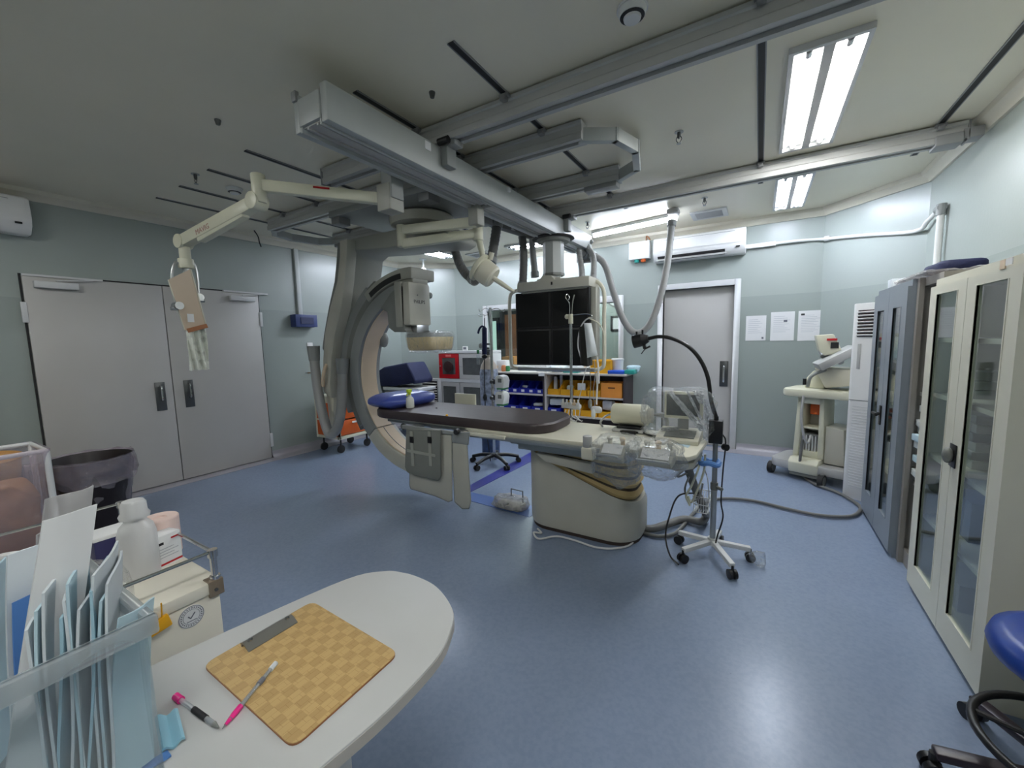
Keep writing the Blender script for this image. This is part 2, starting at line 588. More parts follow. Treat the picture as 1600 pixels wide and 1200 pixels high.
struct(MB().box(XL - .15, XR + .15, YB - .15, YF + .15, -0.1, 0), 'floor', M['floor'], 'glossy blue vinyl floor of the treatment room', 'floor')
struct(MB().box(XL - .15, XR + .15, YB - .15, YF + .15, ZC, ZC + 0.1), 'ceiling', M['ceiling'], 'off-white panelled ceiling with dark track slots', 'ceiling')
struct(MB().box(XL - .15, XL, YB - .15, 5.33, 0, ZC), 'wall_left', M['wall'], 'grey-green painted wall around the double door', 'wall')
struct(MB().prism([(XL, 5.33), (-4.83, YF), (-4.83, YF + .15), (XL - .15, YF + .15), (XL - .15, 5.33)], 'z', 0, ZC), 'wall_left_back', M['wall'],
       'angled grey-blue corner wall behind the x-ray arm', 'wall')
struct(MB().prism([(0.6, YF), (XR, 5.25), (XR + .15, 5.25), (XR + .15, YF + .15), (0.6, YF + .15)], 'z', 0, ZC), 'wall_right_back', M['wall'],
       'angled grey-green corner wall behind the ultrasound cart', 'wall')
struct(MB().box(XR, XR + .15, YB - .15, 5.25, 0, ZC), 'wall_right', M['wall'], 'grey-green wall behind the glass-door cabinets', 'wall')
struct(MB().box(XL, XR, YB - .15, YB, 0, ZC), 'wall_front', M['wall'], 'grey-green wall behind the viewer', 'wall')
DX0, DX1, DZ = -1.16, -0.29, 2.14      # opening of the single door
WX0, WX1, WZ0, WZ1 = -4.12, -1.78, 1.08, 2.03
b = MB()
b.box(-4.83, WX0, YF, YF + .15, 0, ZC).box(WX0, WX1, YF, YF + .15, 0, WZ0).box(WX0, WX1, YF, YF + .15, WZ1, ZC)
b.box(WX1, DX0, YF, YF + .15, 0, ZC).box(DX0, DX1, YF, YF + .15, DZ, ZC).box(DX1, 0.6, YF, YF + .15, 0, ZC)
struct(b, 'wall_back', M['wall'], 'blue-grey far wall with control window and single door', 'wall')

# cornices
for nm, pts, lb in (('trim_1', [(XL, YB), (XL, 5.33)], 'cream cornice above the double-door wall'), ('trim_2', [(XL, 5.33), (-4.83, YF)], 'cream cornice of the angled corner behind the x-ray arm'),
                    ('trim_3', [(-4.83, YF), (0.6, YF)], 'cream cornice above the far wall'), ('trim_4', [(0.6, YF), (XR, 5.25)], 'cream cornice above the angled corner behind the ultrasound cart'),
                    ('trim_5', [(XR, 5.25), (XR, YB)], 'cream cornice above the cabinet wall')):
    b = MB()
    p, q = Vector((*pts[0], 0)), Vector((*pts[1], 0))
    d = (q - p).normalized()
    n = Vector((d.y, -d.x, 0))
    vs, fs = [], []
    prof = [(0, 2.835), (.02, 2.835), (.035, 2.86), (.075, 2.885), (.085, ZC), (0, ZC)]
    for e, (o, sg) in enumerate(((p, 1), (q, -1))):
        for a, z in prof: vs.append((o.x + n.x * a + 0 * sg, o.y + n.y * a, z))
    k = len(prof)
    fs = [tuple(range(k)), tuple(range(2 * k - 1, k - 1, -1))] + [((i + 1) % k, i, k + i, k + (i + 1) % k) for i in range(k)]
    b.add(vs, fs)
    struct(b, nm, M['cornice'], lb, 'cornice')


def cove(name, p, q, label, h=0.09):
    p, q = Vector((*p, 0)), Vector((*q, 0))
    d = (q - p).normalized()
    n = Vector((d.y, -d.x, 0))
    prof = [(0, 0), (0, h), (.004, h), (.008, .05), (.022, .02), (.05, .006), (.2, .003), (.2, 0)] if h > 0.02 else [(0, 0), (0, .004), (.2, .003), (.2, 0)]
    k = len(prof)
    vs = [(o.x + n.x * a, o.y + n.y * a, z) for o in (p, q) for a, z in prof]
    b = MB().add(vs, [tuple(range(k)), tuple(range(2 * k - 1, k - 1, -1))] + [((i + 1) % k, i, k + i, k + (i + 1) % k) for i in range(k)])
    struct(b, name, M['cove'], label, 'skirting')


cove('baseboard_left', (XL, YB), (XL, 0.89), 'pale vinyl cove skirting left of the double door')
cove('baseboard_left_door', (XL, 0.89), (XL, 2.9), 'pale vinyl threshold strip along the double door', 0.0)
cove('baseboard_left_far', (XL, 2.9), (XL, 5.33), 'pale vinyl cove skirting right of the double door')
cove('baseboard_left_back', (XL, 5.33), (-4.83, YF), 'pale vinyl cove skirting of the corner behind the x-ray arm')
cove('baseboard_back', (-4.83, YF), (-1.24, YF), 'pale vinyl cove skirting under the control window')
cove('baseboard_back_door', (-1.24, YF), (-0.21, YF), 'pale vinyl threshold strip under the single door', 0.0)
cove('baseboard_back_right', (-0.21, YF), (0.6, YF), 'pale vinyl cove skirting under the wall papers')
cove('baseboard_right_back', (0.6, YF), (XR, 5.25), 'pale vinyl cove skirting behind the ultrasound cart')
cove('baseboard_right', (XR, 5.25), (XR, YB), 'pale vinyl cove skirting behind the cabinets')

# ---- door_1: flush double door in the left wall
d1 = thing('door_1', 'wide grey flush double door with two dark pull handles', 'door', (XL, 1.9, 0), kind='structure')
DT = 2.18
b = MB().box(XL - .01, XL + .012, .885, .898, 0, DT + .012).box(XL - .01, XL + .012, 2.882, 2.895, 0, DT + .012).box(XL - .01, XL + .012, .898, 2.882, DT, DT + .012)
b.build('door_frame', M['slot'], d1)
for y0, y1, hy in ((.9, 1.885, 1.77), (1.893, 2.88, 2.03)):
    lf = MB().box(XL + .002, XL + .03, y0, y1, .012, DT - .004).build('door_leaf', M['door_paint'], d1, bevel=.004)
    pl = MB().box(XL + .03, XL + .036, hy - .045, hy + .045, .83, 1.14).build('handle_plate', M['dark_steel'], lf, bevel=.002)
    MB().tube([(XL + .03, hy, 1.1), (XL + .075, hy, 1.09), (XL + .08, hy, 1.0), (XL + .075, hy, .95), (XL + .03, hy, .94)], .008, 8).build('pull_handle', M['chrome'], lf)
    yc = y0 + .2 if y0 < 1 else y1 - .2
    MB().box(XL + .03, XL + .085, yc - .14, yc + .14, 2.07, 2.13).build('door_closer', M['white_paint'], lf, bevel=.006)
    MB().bar((XL + .03, yc - .2, DT + .0), (XL + .03, yc + .32, DT + .0), .03, .018).bar((XL + .06, yc, 2.14), (XL + .06, yc + .25, DT - .01), .02, .008).build('closer_arm', M['white_paint'], lf)
    yh = y0 - .012 if y0 < 1 else y1 + .012
    for z in (.25, 1.85):
        MB().box(XL + .012, XL + .04, yh - .018, yh + .018, z - .09, z + .09).build('hinge', M['white_paint'], lf, bevel=.003)

# ---- door_2: single door set back in the far wall
d2 = thing('door_2', 'pale grey single sliding door under the white air conditioner', 'door', ((DX0 + DX1) / 2, YF, 0), kind='structure')
b = MB().box(DX0 - .07, DX0, YF - .015, YF + .14, 0, DZ + .07).box(DX1, DX1 + .07, YF - .015, YF + .14, 0, DZ + .07).box(DX0, DX1, YF - .015, YF + .14, DZ, DZ + .07)
b.build('door_frame', M['white_paint'], d2, bevel=.004)
lf = MB().box(DX0, DX1, YF + .09, YF + .14, .005, DZ).build('door_leaf', M['door_paint'], d2)
pz = at(1131, 584, 1, YF + .09)
MB().box(pz.x - .05, pz.x + .05, YF + .082, YF + .09, pz.z - .17, pz.z + .17).build('handle_plate', M['dark_steel'], lf, bevel=.002)
MB().tube([(pz.x, YF + .085, pz.z + .1), (pz.x, YF + .05, pz.z + .09), (pz.x, YF + .05, pz.z - .09), (pz.x, YF + .085, pz.z - .1)], .012, 8).build('pull_handle', M['chrome'], lf)

# ---- window_1: control-room window
w1 = thing('window_1', 'wide white-framed control-room window behind the screens', 'window', ((WX0 + WX1) / 2, YF, WZ0), kind='structure')
b = MB().box(WX0 - .09, WX0, YF - .02, YF + .12, WZ0 - .05, WZ1 + .09).box(WX1, WX1 + .07, YF - .02, YF + .12, WZ0 - .05, WZ1 + .09)
b.box(WX0, WX1, YF - .02, YF + .12, WZ1, WZ1 + .09).box(WX0, WX1, YF - .03, YF + .12, WZ0 - .05, WZ0)
b.build('window_frame', M['white_paint'], w1, bevel=.005)
MB().box(WX0, WX1, YF + .06, YF + .07, WZ0, WZ1).build('pane', M['glass'], w1)
# control room beyond the window
YK = 8.4
struct(MB().box(-6.2, -.6, YF + .15, YK, 0, .02), 'floor_control_room', M['cove'], 'grey floor of the control room behind the window', 'floor')
struct(MB().box(-6.2, -.6, YF + .15, YK, 2.6, 2.65), 'ceiling_control_room', M['ceiling'], 'white ceiling of the control room behind the window', 'ceiling')
struct(MB().box(-6.2, -.6, YK, YK + .1, 0, 2.65), 'wall_control_room_back', M['wall'], 'grey wall of the control room seen through the window', 'wall')
struct(MB().box(-6.3, -6.2, YF + .15, YK, 0, 2.65), 'wall_control_room_left', M['wall'], 'grey side wall of the control room seen through the window', 'wall')
struct(MB().box(-.6, -.5, YF + .15, YK, 0, 2.65), 'wall_control_room_right', M['wall'], 'grey right side wall of the control room', 'wall')
p, q = at(789, 487, 1, YK - .03), at(850, 487, 1, YK - .03)
wd = thing('door_3', 'brown wooden door of the control room seen through the window', 'door', (p.x, YK, .02), kind='structure')
MB().box(p.x, q.x, YK - .05, YK - .002, .02, 2.12).build('door_leaf', M['wood_brown'], wd)
MB().box(p.x - .12, p.x, YK - .08, YK - .002, .02, 2.2).box(q.x, q.x + .1, YK - .08, YK - .002, .02, 2.2).box(p.x, q.x, YK - .08, YK - .002, 2.12, 2.2).build('door_frame', M['slot'], wd)
pa, qa = at(765, 496, 1, YK - .02), at(776, 496, 1, YK - .02)
w2 = thing('window_2', 'narrow pale green lit glass panel in a dark frame in the control room', 'window', ((pa.x + qa.x) / 2, YK, .4), kind='structure')
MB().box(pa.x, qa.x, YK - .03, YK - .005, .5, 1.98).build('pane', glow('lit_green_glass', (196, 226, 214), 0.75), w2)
MB().box(pa.x - .06, pa.x, YK - .05, YK - .005, .4, 2.06).box(qa.x, qa.x + .08, YK - .05, YK - .005, .4, 2.06).box(pa.x, qa.x, YK - .05, YK - .005, 1.98, 2.06).build('window_frame', M['slot'], w2)
p = at(815, 521, 1, YK - .06)
tag(MB().box(p.x - .08, p.x + .08, YK - .06, YK - .052, p.z - .14, p.z + .14).build('notice', M['paper']), 'small white notice on the brown control-room door', 'notice')
kl = thing('ceiling_light', 'fluorescent batten in the control room behind the window', 'light', (-3.3, 7.2, 2.6))
MB().box(-3.9, -2.7, 7.16, 7.24, 2.56, 2.6).build('light_housing', M['white_paint'], kl)
MB().cyl((-3.88, 7.2, 2.545), (-2.72, 7.2, 2.545), .014, 8).build('tube', M['lamp_ctrl'], kl)
p = at(964, 462, 1, YK - .02)
ck = thing('wall_clock', 'round grey clock on the control-room wall right of the screens', 'clock', (p.x, YK, p.z))
MB().lathe([(.24, 0), (.24, .03), (.22, .035)], (p.x, YK - .002, p.z), 28, Matrix.Rotation(pi / 2, 3, 'X')).build('clock_rim', M['grey_dark'], ck)
MB().lathe([(.21, .03), (.205, .04)], (p.x, YK - .002, p.z), 28, Matrix.Rotation(pi / 2, 3, 'X')).build('clock_face', M['paper'], ck)
b = MB()
b.bar((p.x, YK - .045, p.z), (p.x + .05, YK - .045, p.z + .1), .012, .004, (0, 1, 0)).bar((p.x, YK - .045, p.z), (p.x - .13, YK - .045, p.z + .06), .01, .004, (0, 1, 0))
b.build('clock_hand', M['black'], ck)
p, q = at(954, 494, 1, YK - .02), at(971, 517, 1, YK - .02)
pf = thing('picture_frame', 'black-framed sheet on the control-room wall below the clock', 'picture', ((p.x + q.x) / 2, YK, q.z))
b = MB()
t = .04
b.box(p.x, q.x, YK - .03, YK - .002, p.z - t, p.z).box(p.x, q.x, YK - .03, YK - .002, q.z, q.z + t).box(p.x, p.x + t, YK - .03, YK - .002, q.z, p.z).box(q.x - t, q.x, YK - .03, YK - .002, q.z, p.z)
b.build('frame', M['black'], pf)
MB().box(p.x + t, q.x - t, YK - .015, YK - .002, q.z + t, p.z - t).build('sheet', M['paper'], pf)
dk = thing('control_desk', 'dark control desk below the window in the next room', 'desk', (-3, 6.6, .02))
MB().box(-4.3, -1.3, 6.3, 7.0, .9, .94).build('desktop', M['wood_dark'], dk)
MB().box(-4.25, -4.2, 6.32, 6.98, .02, .9).box(-1.4, -1.35, 6.32, 6.98, .02, .9).build('side_panel', M['wood_dark'], dk)
tag(MB().box(-4.16, -3.9, 6.5, 6.75, .94, 1.2).build('carton', M['orange_bin'], bevel=.004), 'small tan carton on the control desk behind the window', 'box')

# ---- floor markings
for k, (pts, mm, lb) in enumerate((
        ([(-2.54, 3.27), (-2.42, 3.13), (-2.37, 4.28), (-2.32, 5.3), (-2.55, 5.3), (-2.57, 4.6)], 'tape', 'dark blue tape stripe running back under the patient table'),
        ([(-2.43, 3.13), (-1.6, 3.12), (-1.62, 2.9), (-2.29, 2.95)], 'tape_light', 'mid blue vinyl patch on the floor under the patient table'))):
    struct(MB().prism(pts, 'z', 0.0, .003 + .001 * (k == 0)), 'trim_%d' % (6 + k), M[mm], lb, 'floor marking', smooth=0)

# ------------------------------------------------------------------ ceiling lights
def troffer(x0, x1, y0, y1, label, alongx=False, lamp='lamp'):
    t = thing('ceiling_light', label, 'light', ((x0 + x1) / 2, (y0 + y1) / 2, ZC), group='fluorescent ceiling lights')
    f = .022
    b = MB().box(x0 - f, x0, y0 - f, y1 + f, ZC - .03, ZC).box(x1, x1 + f, y0 - f, y1 + f, ZC - .03, ZC).box(x0, x1, y0 - f, y0, ZC - .03, ZC).box(x0, x1, y1, y1 + f, ZC - .03, ZC)
    b.build('light_frame', M['white_paint'], t)
    MB().box(x0, x1, y0, y1, ZC - .006, ZC).build('reflector', M['white_plastic'], t)
    if alongx:
        ym = (y0 + y1) / 2
        wd = (y1 - y0)
        MB().box(x0, x1, ym - wd * .08, ym + wd * .08, ZC - .03, ZC - .006).build('divider', M['rail'], t)
        tubes = [((x0 + .06, y, ZC - .021), (x1 - .06, y, ZC - .021)) for y in (ym - wd * .28, ym + wd * .28)]
    else:
        xm = (x0 + x1) / 2
        wd = (x1 - x0)
        MB().box(xm - wd * .08, xm + wd * .08, y0, y1, ZC - .03, ZC - .006).build('divider', M['rail'], t)
        tubes = [((x, y0 + .06, ZC - .021), (x, y1 - .06, ZC - .021)) for x in (xm - wd * .28, xm + wd * .28)]
    for p, q in tubes:
        tb = MB().cyl(p, q, .0145, 8).build('tube', M[lamp], t)
        d = (Vector(q) - Vector(p)).normalized() * .05
        MB().cyl(Vector(p) - d, p, .016, 8).build('tube_cap', M['chrome'], tb)
        MB().cyl(q, Vector(q) + d, .016, 8).build('tube_cap', M['chrome'], tb)
    return t


troffer(.10, .39, 2.64, 3.92, 'large twin-tube fluorescent ceiling light nearest the viewer, before the far rail')
troffer(.10, .35, 4.58, 5.64, 'twin-tube fluorescent ceiling light beyond the far rail, near the air vent', lamp='lamp_cool')
troffer(-4.57, -4.31, 4.25, 5.42, 'fluorescent ceiling light above the security camera, behind the x-ray arm', False, 'lamp_cool')
troffer(-3.3, -2.3, 5.35, 5.6, 'fluorescent ceiling light behind the monitor column and its hoses', True, 'lamp_cool')
troffer(.10, .39, -.9, .36, 'twin-tube fluorescent ceiling light above the viewer')
troffer(-3.6, -3.31, -1.1, .16, 'twin-tube fluorescent ceiling light behind the viewer towards the double door')
# long batten hung along the far wall
p, q = at(926, 366, 2, 2.88), at(1060, 337, 2, 2.88)
t = thing('ceiling_light', 'long surface fluorescent batten right of the monitor column, before the far wall', 'light', ((p + q) / 2).to_tuple(), group='fluorescent ceiling lights')
MB().bar(p + Vector((0, 0, .02)), q + Vector((0, 0, .02)), .07, .04).build('light_frame', M['white_paint'], t, bevel=.004)
d = (q - p).normalized()
if True:
    MB().cyl(p + d * .02 - Vector((0, 0, .02)), q - d * .02 - Vector((0, 0, .02)), .026, 10).build('tube', M['lamp_batten'], t)

# ------------------------------------------------------------------ detectors, sprinklers, vents, slots
def smoke(px, py, label):
    p = at(px, py, 2, ZC)
    t = thing('smoke_detector', label, 'smoke detector', p.to_tuple(), group='ceiling smoke detectors')
    MB().lathe([(.0, -.05), (.035, -.05), (.038, -.04), (.055, -.034), (.058, -.022), (.06, -.012), (.062, 0)], p, 24).build('detector_head', M['white_plastic'], t)
    MB().lathe([(.066, -.01), (.066, 0)], p, 24).build('base_ring', M['white_plastic'], t)
    MB().lathe([(.040, -.0405), (.052, -.036)], p, 24).build('sensor_slot', M['black'], t)


smoke(988, 12, 'white round smoke detector at the top of the photo, before the near rail')
smoke(366, 294, 'white round smoke detector behind the shield arm, near the double door')


def sprinkler(px, py, label):
    p = at(px, py, 2, ZC)
    t = thing('sprinkler', label, 'sprinkler', p.to_tuple(), group='ceiling sprinklers')
    MB().lathe([(.03, -.004), (.03, 0)], p, 14).build('rose', M['steel'], t)
    MB().lathe([(.008, -.045), (.012, -.03), (.012, -.004)], p, 10).build('stem', M['dark_steel'], t)
    b = MB().tube([p + Vector((-.01, 0, -.03)), p + Vector((-.018, 0, -.05)), p + Vector((-.004, 0, -.075))], .003, 6)
    b.tube([p + Vector((.01, 0, -.03)), p + Vector((.018, 0, -.05)), p + Vector((.004, 0, -.075))], .003, 6)
    b.build('yoke', M['dark_steel'], t)
    MB().lathe([(.016, -.08), (.016, -.076)], p, 12).build('deflector', M['steel'], t)


sprinkler(1061, 206, 'metal ceiling sprinkler right of the octagonal rail end')
sprinkler(305, 272, 'metal ceiling sprinkler above the shield spring arm, left of the shield elbow')
sprinkler(1101, 309, 'metal ceiling sprinkler close to the square air vent')
sprinkler(918, 347, 'metal ceiling sprinkler beside the far end of the bridge beam')
for px, py, lb in ((675, 144, 'small dark ceiling anchor stud beyond the bridge beam top edge'), (340, 187, 'small dark ceiling anchor stud in the empty ceiling left of the bridge beam')):
    p = at(px, py, 2, ZC)
    tag(MB().lathe([(.012, -.03), (.018, -.006), (.018, 0)], p, 10).build('anchor_stud', M['dark_steel']), lb, 'anchor')
p = at(397, 360, 2, ZC)
tag(MB().tube([p, p + Vector((.02, .03, -.07)), p + Vector((.06, .02, -.15)), p + Vector((.07, .03, -.2))], .007, 6).build('loose_cable', M['black']), 'short black cable end hanging from the ceiling by the rail frame', 'cable')


def vent(x0, x1, y0, y1, label):
    t = thing('air_vent', label, 'air vent', ((x0 + x1) / 2, (y0 + y1) / 2, ZC), group='ceiling air vents')
    f = .05
    b = MB().box(x0, x0 + f, y0, y1, ZC - .015, ZC).box(x1 - f, x1, y0, y1, ZC - .015, ZC).box(x0 + f, x1 - f, y0, y0 + f, ZC - .015, ZC).box(x0 + f, x1 - f, y1 - f, y1, ZC - .015, ZC)
    b.build('vent_frame', M['white_paint'], t)
    MB().box(x0 + f, x1 - f, y0 + f, y1 - f, ZC - .003, ZC).build('vent_back', M['slot'], t)
    b = MB()
    n = 5
    for k in range(n):
        y = y0 + f + (y1 - y0 - 2 * f) * (k + .5) / n
        b.bar((x0 + f, y, ZC - .012), (x1 - f, y, ZC - .012), .022, .004, (0, .9, 1))
    b.build('slats', M['rail'], t)


vent(-.74, -.36, 5.25, 5.6, 'square louvred ceiling vent above the white air conditioner')
vent(-4.15, -3.72, 5.45, 5.75, 'square louvred ceiling vent behind the exam lamp')

for x, y0, y1, where in ((-.04, 2.36, 4.66, 'beside the large ceiling light'), (1.02, 2.6, 4.68, 'nearest the cabinet wall'), (-1.305, 1.66, 4.66, 'crossing the octagonal rail end'),
                         (-2.0, 1.66, 4.6, 'beside the bridge beam'), (-2.62, 1.7, 4.6, 'left of the bridge beam'), (-3.24, 1.68, 4.5, 'starting above the shield arm elbow'),
                         (-3.82, 1.68, 4.4, 'behind the shield arm elbow'), (-4.4, 1.7, 4.4, 'nearest the smoke detector'), (-4.9, 1.7, 4.3, 'nearest the double-door wall')):
    t = thing('ceiling_track', 'black slotted ceiling track ' + where, 'ceiling track', (x, y0, ZC), group='black ceiling tracks')
    MB().box(x - .016, x + .016, y0, y1, ZC - .006, ZC).build('channel', M['slot'], t)
    MB().box(x - .022, x - .016, y0, y1, ZC - .007, ZC).box(x + .016, x + .022, y0, y1, ZC - .007, ZC).build('lip', M['rail_dark'], t)

# ------------------------------------------------------------------ rails
def rail_mesh(b, x0, x1, y, z0=2.79, z1=2.908, wd=.11):
    h = z1 - z0
    prof = [(-wd / 2, z1), (wd / 2, z1), (wd / 2, z1 - .02), (wd * .42, z1 - .028), (wd * .42, z0 + .05), (wd / 2, z0 + .04), (wd / 2, z0), (wd * .2, z0), (wd * .2, z0 + .02),
            (-wd * .2, z0 + .02), (-wd * .2, z0), (-wd / 2, z0), (-wd / 2, z0 + .04), (-wd * .42, z0 + .05), (-wd * .42, z1 - .028), (-wd / 2, z1 - .02)]
    b.prism([(y + a, z) for a, z in prof], 'x', x0, x1)


SLX = (-.04, 1.02, -1.305, -2.0, -2.62, -3.24, -3.82, -4.4, -4.9)


def rail(x0, x1, y, label):
    t = thing('ceiling_rail', label, 'ceiling rail', ((x0 + x1) / 2, y, ZC), group='outer ceiling rails')
    b = MB()
    rail_mesh(b, x0, x1, y)
    b.build('rail_profile', M['rail'], t, smooth=0)
    for x in SLX:
        if x0 < x < x1:
            MB().box(x - .03, x + .03, y - .085, y + .085, 2.895, ZC - .007).box(x - .018, x + .018, y - .1, y - .06, 2.87, 2.9).build('rail_clamp', M['rail_dark'], t, bevel=.003)
    for x, s in ((x0, -1), (x1, 1)):
        MB().box(x, x + s * .012, y - .06, y + .06, 2.78, 2.908).build('end_cap', M['rail_dark'], t, bevel=.003)
    return t


rail(-3.05, 1.24, 2.21, 'long grey aluminium ceiling rail nearest the viewer')
t = rail(-2.6, 1.16, 4.16, 'long grey aluminium ceiling rail further back, ending at the cabinet wall')
MB().box(1.0, 1.14, 4.09, 4.23, 2.77, 2.84).box(1.14, 1.24, 4.1, 4.22, 2.79, 2.86).build('end_stop', M['rail_dark'], t, bevel=.008)

t = thing('ceiling_rail', 'grey octagonal-ended ceiling rail frame carrying the x-ray arm', 'ceiling rail', (-2.9, 3.1, ZC))
YC0, YC1 = 2.68, 3.50
XC0, XC1 = -4.75, -1.03
for y in (YC0, YC1):
    b = MB()
    rail_mesh(b, XC0, XC1, y)
    b.build('rail_profile', M['rail'], t, smooth=0)
    for x in SLX:
        if XC0 < x < XC1:
            MB().box(x - .03, x + .03, y - .085, y + .085, 2.895, ZC - .007).box(x - .018, x + .018, y - .1, y - .06, 2.87, 2.9).build('rail_clamp', M['rail_dark'], t, bevel=.003)
for x, s in ((XC1, 1), (XC0, -1)):
    pts = [(x - s * .02, YC0), (x + s * .17, YC0 + .12), (x + s * .24, YC0 + .36), (x + s * .17, YC1 - .14), (x - s * .02, YC1)]
    b = MB()
    for k in range(4):
        a, c = Vector((*pts[k], 2.83)), Vector((*pts[k + 1], 2.83))
        e = (c - a).normalized() * .018
        b.bar(a - e, c + e, .05, .085)
    b.build('bumper_frame', M['beam'], t, bevel=.004)
    MB().box(x - s * .3, x - s * .02, YC1 - .05, YC1 + .06, 2.75, 2.8).build('buffer', M['rail_dark'], t, bevel=.006)

# ------------------------------------------------------------------ bridge beam for the monitors
t = thing('bridge_beam', 'long pale grey bridge beam slung across the ceiling rails', 'ceiling beam', (-1.95, 3.2, 2.7))
BX0, BX1, BY0, BY1, BZ0, BZ1 = -2.09, -1.82, 1.34, 4.98, 2.585, 2.765
MB().box(BX1 - .05, BX1, BY0, BY1, BZ0, BZ1).build('side_profile', M['beam'], t, bevel=.006)
MB().box(BX0, BX0 + .05, BY0, BY1, BZ0, BZ1).build('side_profile', M['beam'], t, bevel=.006)
b = MB().box(BX0 + .05, BX1 - .05, BY0 + .01, BY1 - .01, BZ0 + .014, BZ0 + .05)
b.box(BX0 + .09, BX0 + .102, BY0 + .01, BY1 - .01, BZ0 + .004, BZ0 + .014).box(BX1 - .102, BX1 - .09, BY0 + .01, BY1 - .01, BZ0 + .004, BZ0 + .014)
b.build('under_channel', M['rail'], t)
MB().box(BX0 + .05, BX0 + .062, BY0, BY1, BZ0 - .008, BZ0 + .05).box(BX1 - .062, BX1 - .05, BY0, BY1, BZ0 - .008, BZ0 + .05).build('lip', M['beam'], t)
for y in (BY0, BY1):
    MB().box(BX0 + .05, BX1 - .05, y - .008, y + .012, BZ0 + .02, BZ1 - .03).build('end_plate', M['beam'], t, bevel=.003)
MB().box(BX0 + .004, BX0 + .04, BY0 - .012, BY0 + .01, BZ1 - .03, BZ1 + .02).build('end_hook', M['rail_dark'], t, bevel=.003)
for y in (2.21, 4.16):
    for x, s in ((BX1, 1), (BX0, -1)):
        tr = MB().box(x + s * .002, x + s * .06, y - .05, y + .05, 2.64, 2.77).build('trolley_bracket', M['grey_mid'], t, bevel=.012)
        MB().cyl((x + s * .01, y - .07, 2.78), (x + s * .09, y - .07, 2.78), .022, 12).build('trolley_wheel', M['black'], tr)
    MB().box(BX0 - .1, BX1 + .12, y - .045, y + .045, BZ1 - .01, 2.795).build('trolley', M['rail_dark'], t, bevel=.01)
MB().box(BX1, BX1 + .004, 2.02, 2.07, 2.7, 2.75).build('label_plate', M['paper'], t)
p = at(795, 290, 0, BX1)
MB().box(BX1, BX1 + .02, p.y - .04, p.y + .0, 2.72, 2.755).build('switch_box', M['white_paint'], t, bevel=.004)
MB().box(BX0 + .06, BX1 - .06, 2.82, 2.88, BZ0 - .0, BZ0 + .05).build('slider', M['grey_dark'], t, bevel=.01)

# ------------------------------------------------------------------ monitor gantry hung from the beam
GX, GY = -1.95, 4.14
t = thing('monitor_gantry', 'black four-screen monitor panel hung on a grey ceiling column', 'monitor', (GX, GY, 2.6))
MB().lathe([(.17, 2.545), (.18, 2.56), (.18, 2.585)], (GX, GY, 0), 28).build('swivel_disc', M['grey_dark'], t)
MB().lathe([(.22, 2.575), (.23, 2.582), (.23, 2.59)], (GX, GY, 0), 28).build('swivel_plate', M['black'], t)
for a0, r0, z0, z1 in ((0, .115, 2.21, 2.55), (0, .085, 2.05, 2.22)):
    pr = [(GX + r0 * cos(radians(22.5 + 45 * k)), GY + r0 * sin(radians(22.5 + 45 * k))) for k in range(8)]
    MB().prism(pr, 'z', z0, z1).build('column', M['beam'], t, smooth=0, bevel=.004)
MB().prism([(GX + .12 * cos(radians(22.5 + 45 * k)), GY + .12 * sin(radians(22.5 + 45 * k))) for k in range(8)], 'z', 2.19, 2.215).build('column_collar', M['grey_dark'], t)
# head bracket, screens (front face looks towards -y)
YG = 4.06
p0, p1 = at(812, 457, 1, YG - .14), at(921, 446, 1, YG - .14)
gx0, gx1 = p0.x, p1.x
gz = 2.06
sx0 = at(806, 500, 1, YG - .15).x
sx1 = at(921, 500, 1, YG - .15).x
sz0 = at(870, 571, 1, YG - .15).z
sz1 = at(806, 459, 1, YG - .15).z
TOP = sz1 + .005
MB().box(gx0 + .0, gx1 + .02, YG - .2, YG + .12, TOP + .0, TOP + .1).build('head_bracket', M['mach_light'], t, bevel=.012)
MB().box(gx0 + .04, gx1 - .02, YG - .16, YG + .1, TOP - .015, TOP + .01).build('head_shelf', M['grey_mach'], t, bevel=.004)
MB().prism([(gx0 + .2, TOP + .1), (gx0 + .42, TOP + .1), (gx0 + .36, TOP + .16), (gx0 + .26, TOP + .17)], 'y', YG - .1, YG + .06).build('cable_hood', M['mach_light'], t, bevel=.01)
MB().box(GX - .14, GX + .14, GY - .14, GY + .1, TOP + .09, TOP + .14).build('column_foot', M['mach_light'], t, bevel=.008)
p = at(862, 441, 1, YG - .2)
MB().box(p.x - .009, p.x + .009, YG - .204, YG - .195, TOP + .045, TOP + .075).build('lock_hole', M['black'], t)
w2_, h2_ = (sx1 - sx0) / 2, (sz1 - sz0) / 2
for i in range(2):
    for j in range(2):
        x0, z0 = sx0 + i * w2_, sz0 + j * h2_
        mo = MB().box(x0 + .001, x0 + w2_ - .001, YG - .15, YG - .06, z0 + .001, z0 + h2_ - .001).build('screen_housing', M['black'], t, bevel=.003)
        MB().box(x0 + .022, x0 + w2_ - .022, YG - .1525, YG - .149, z0 + .022, z0 + h2_ - .022).build('screen_glass', M['screen'], mo)
MB().box(sx0 + .1, sx1 - .1, YG - .06, YG - .01, sz0 + .1, sz1).build('rear_frame', M['grey_dark'], t, bevel=.004)
MB().box(sx1 - .03, sx1 + .05, YG - .1, YG + .02, sz0 + .06, TOP).build('side_cover', M['grey_mach'], t, bevel=.006)
lb = at(789, 470, 1, YG)
b = MB()
xl, xr = at(797, 500, 1, YG).x, at(944, 500, 1, YG).x
zb = at(850, 579, 1, YG - .2).z
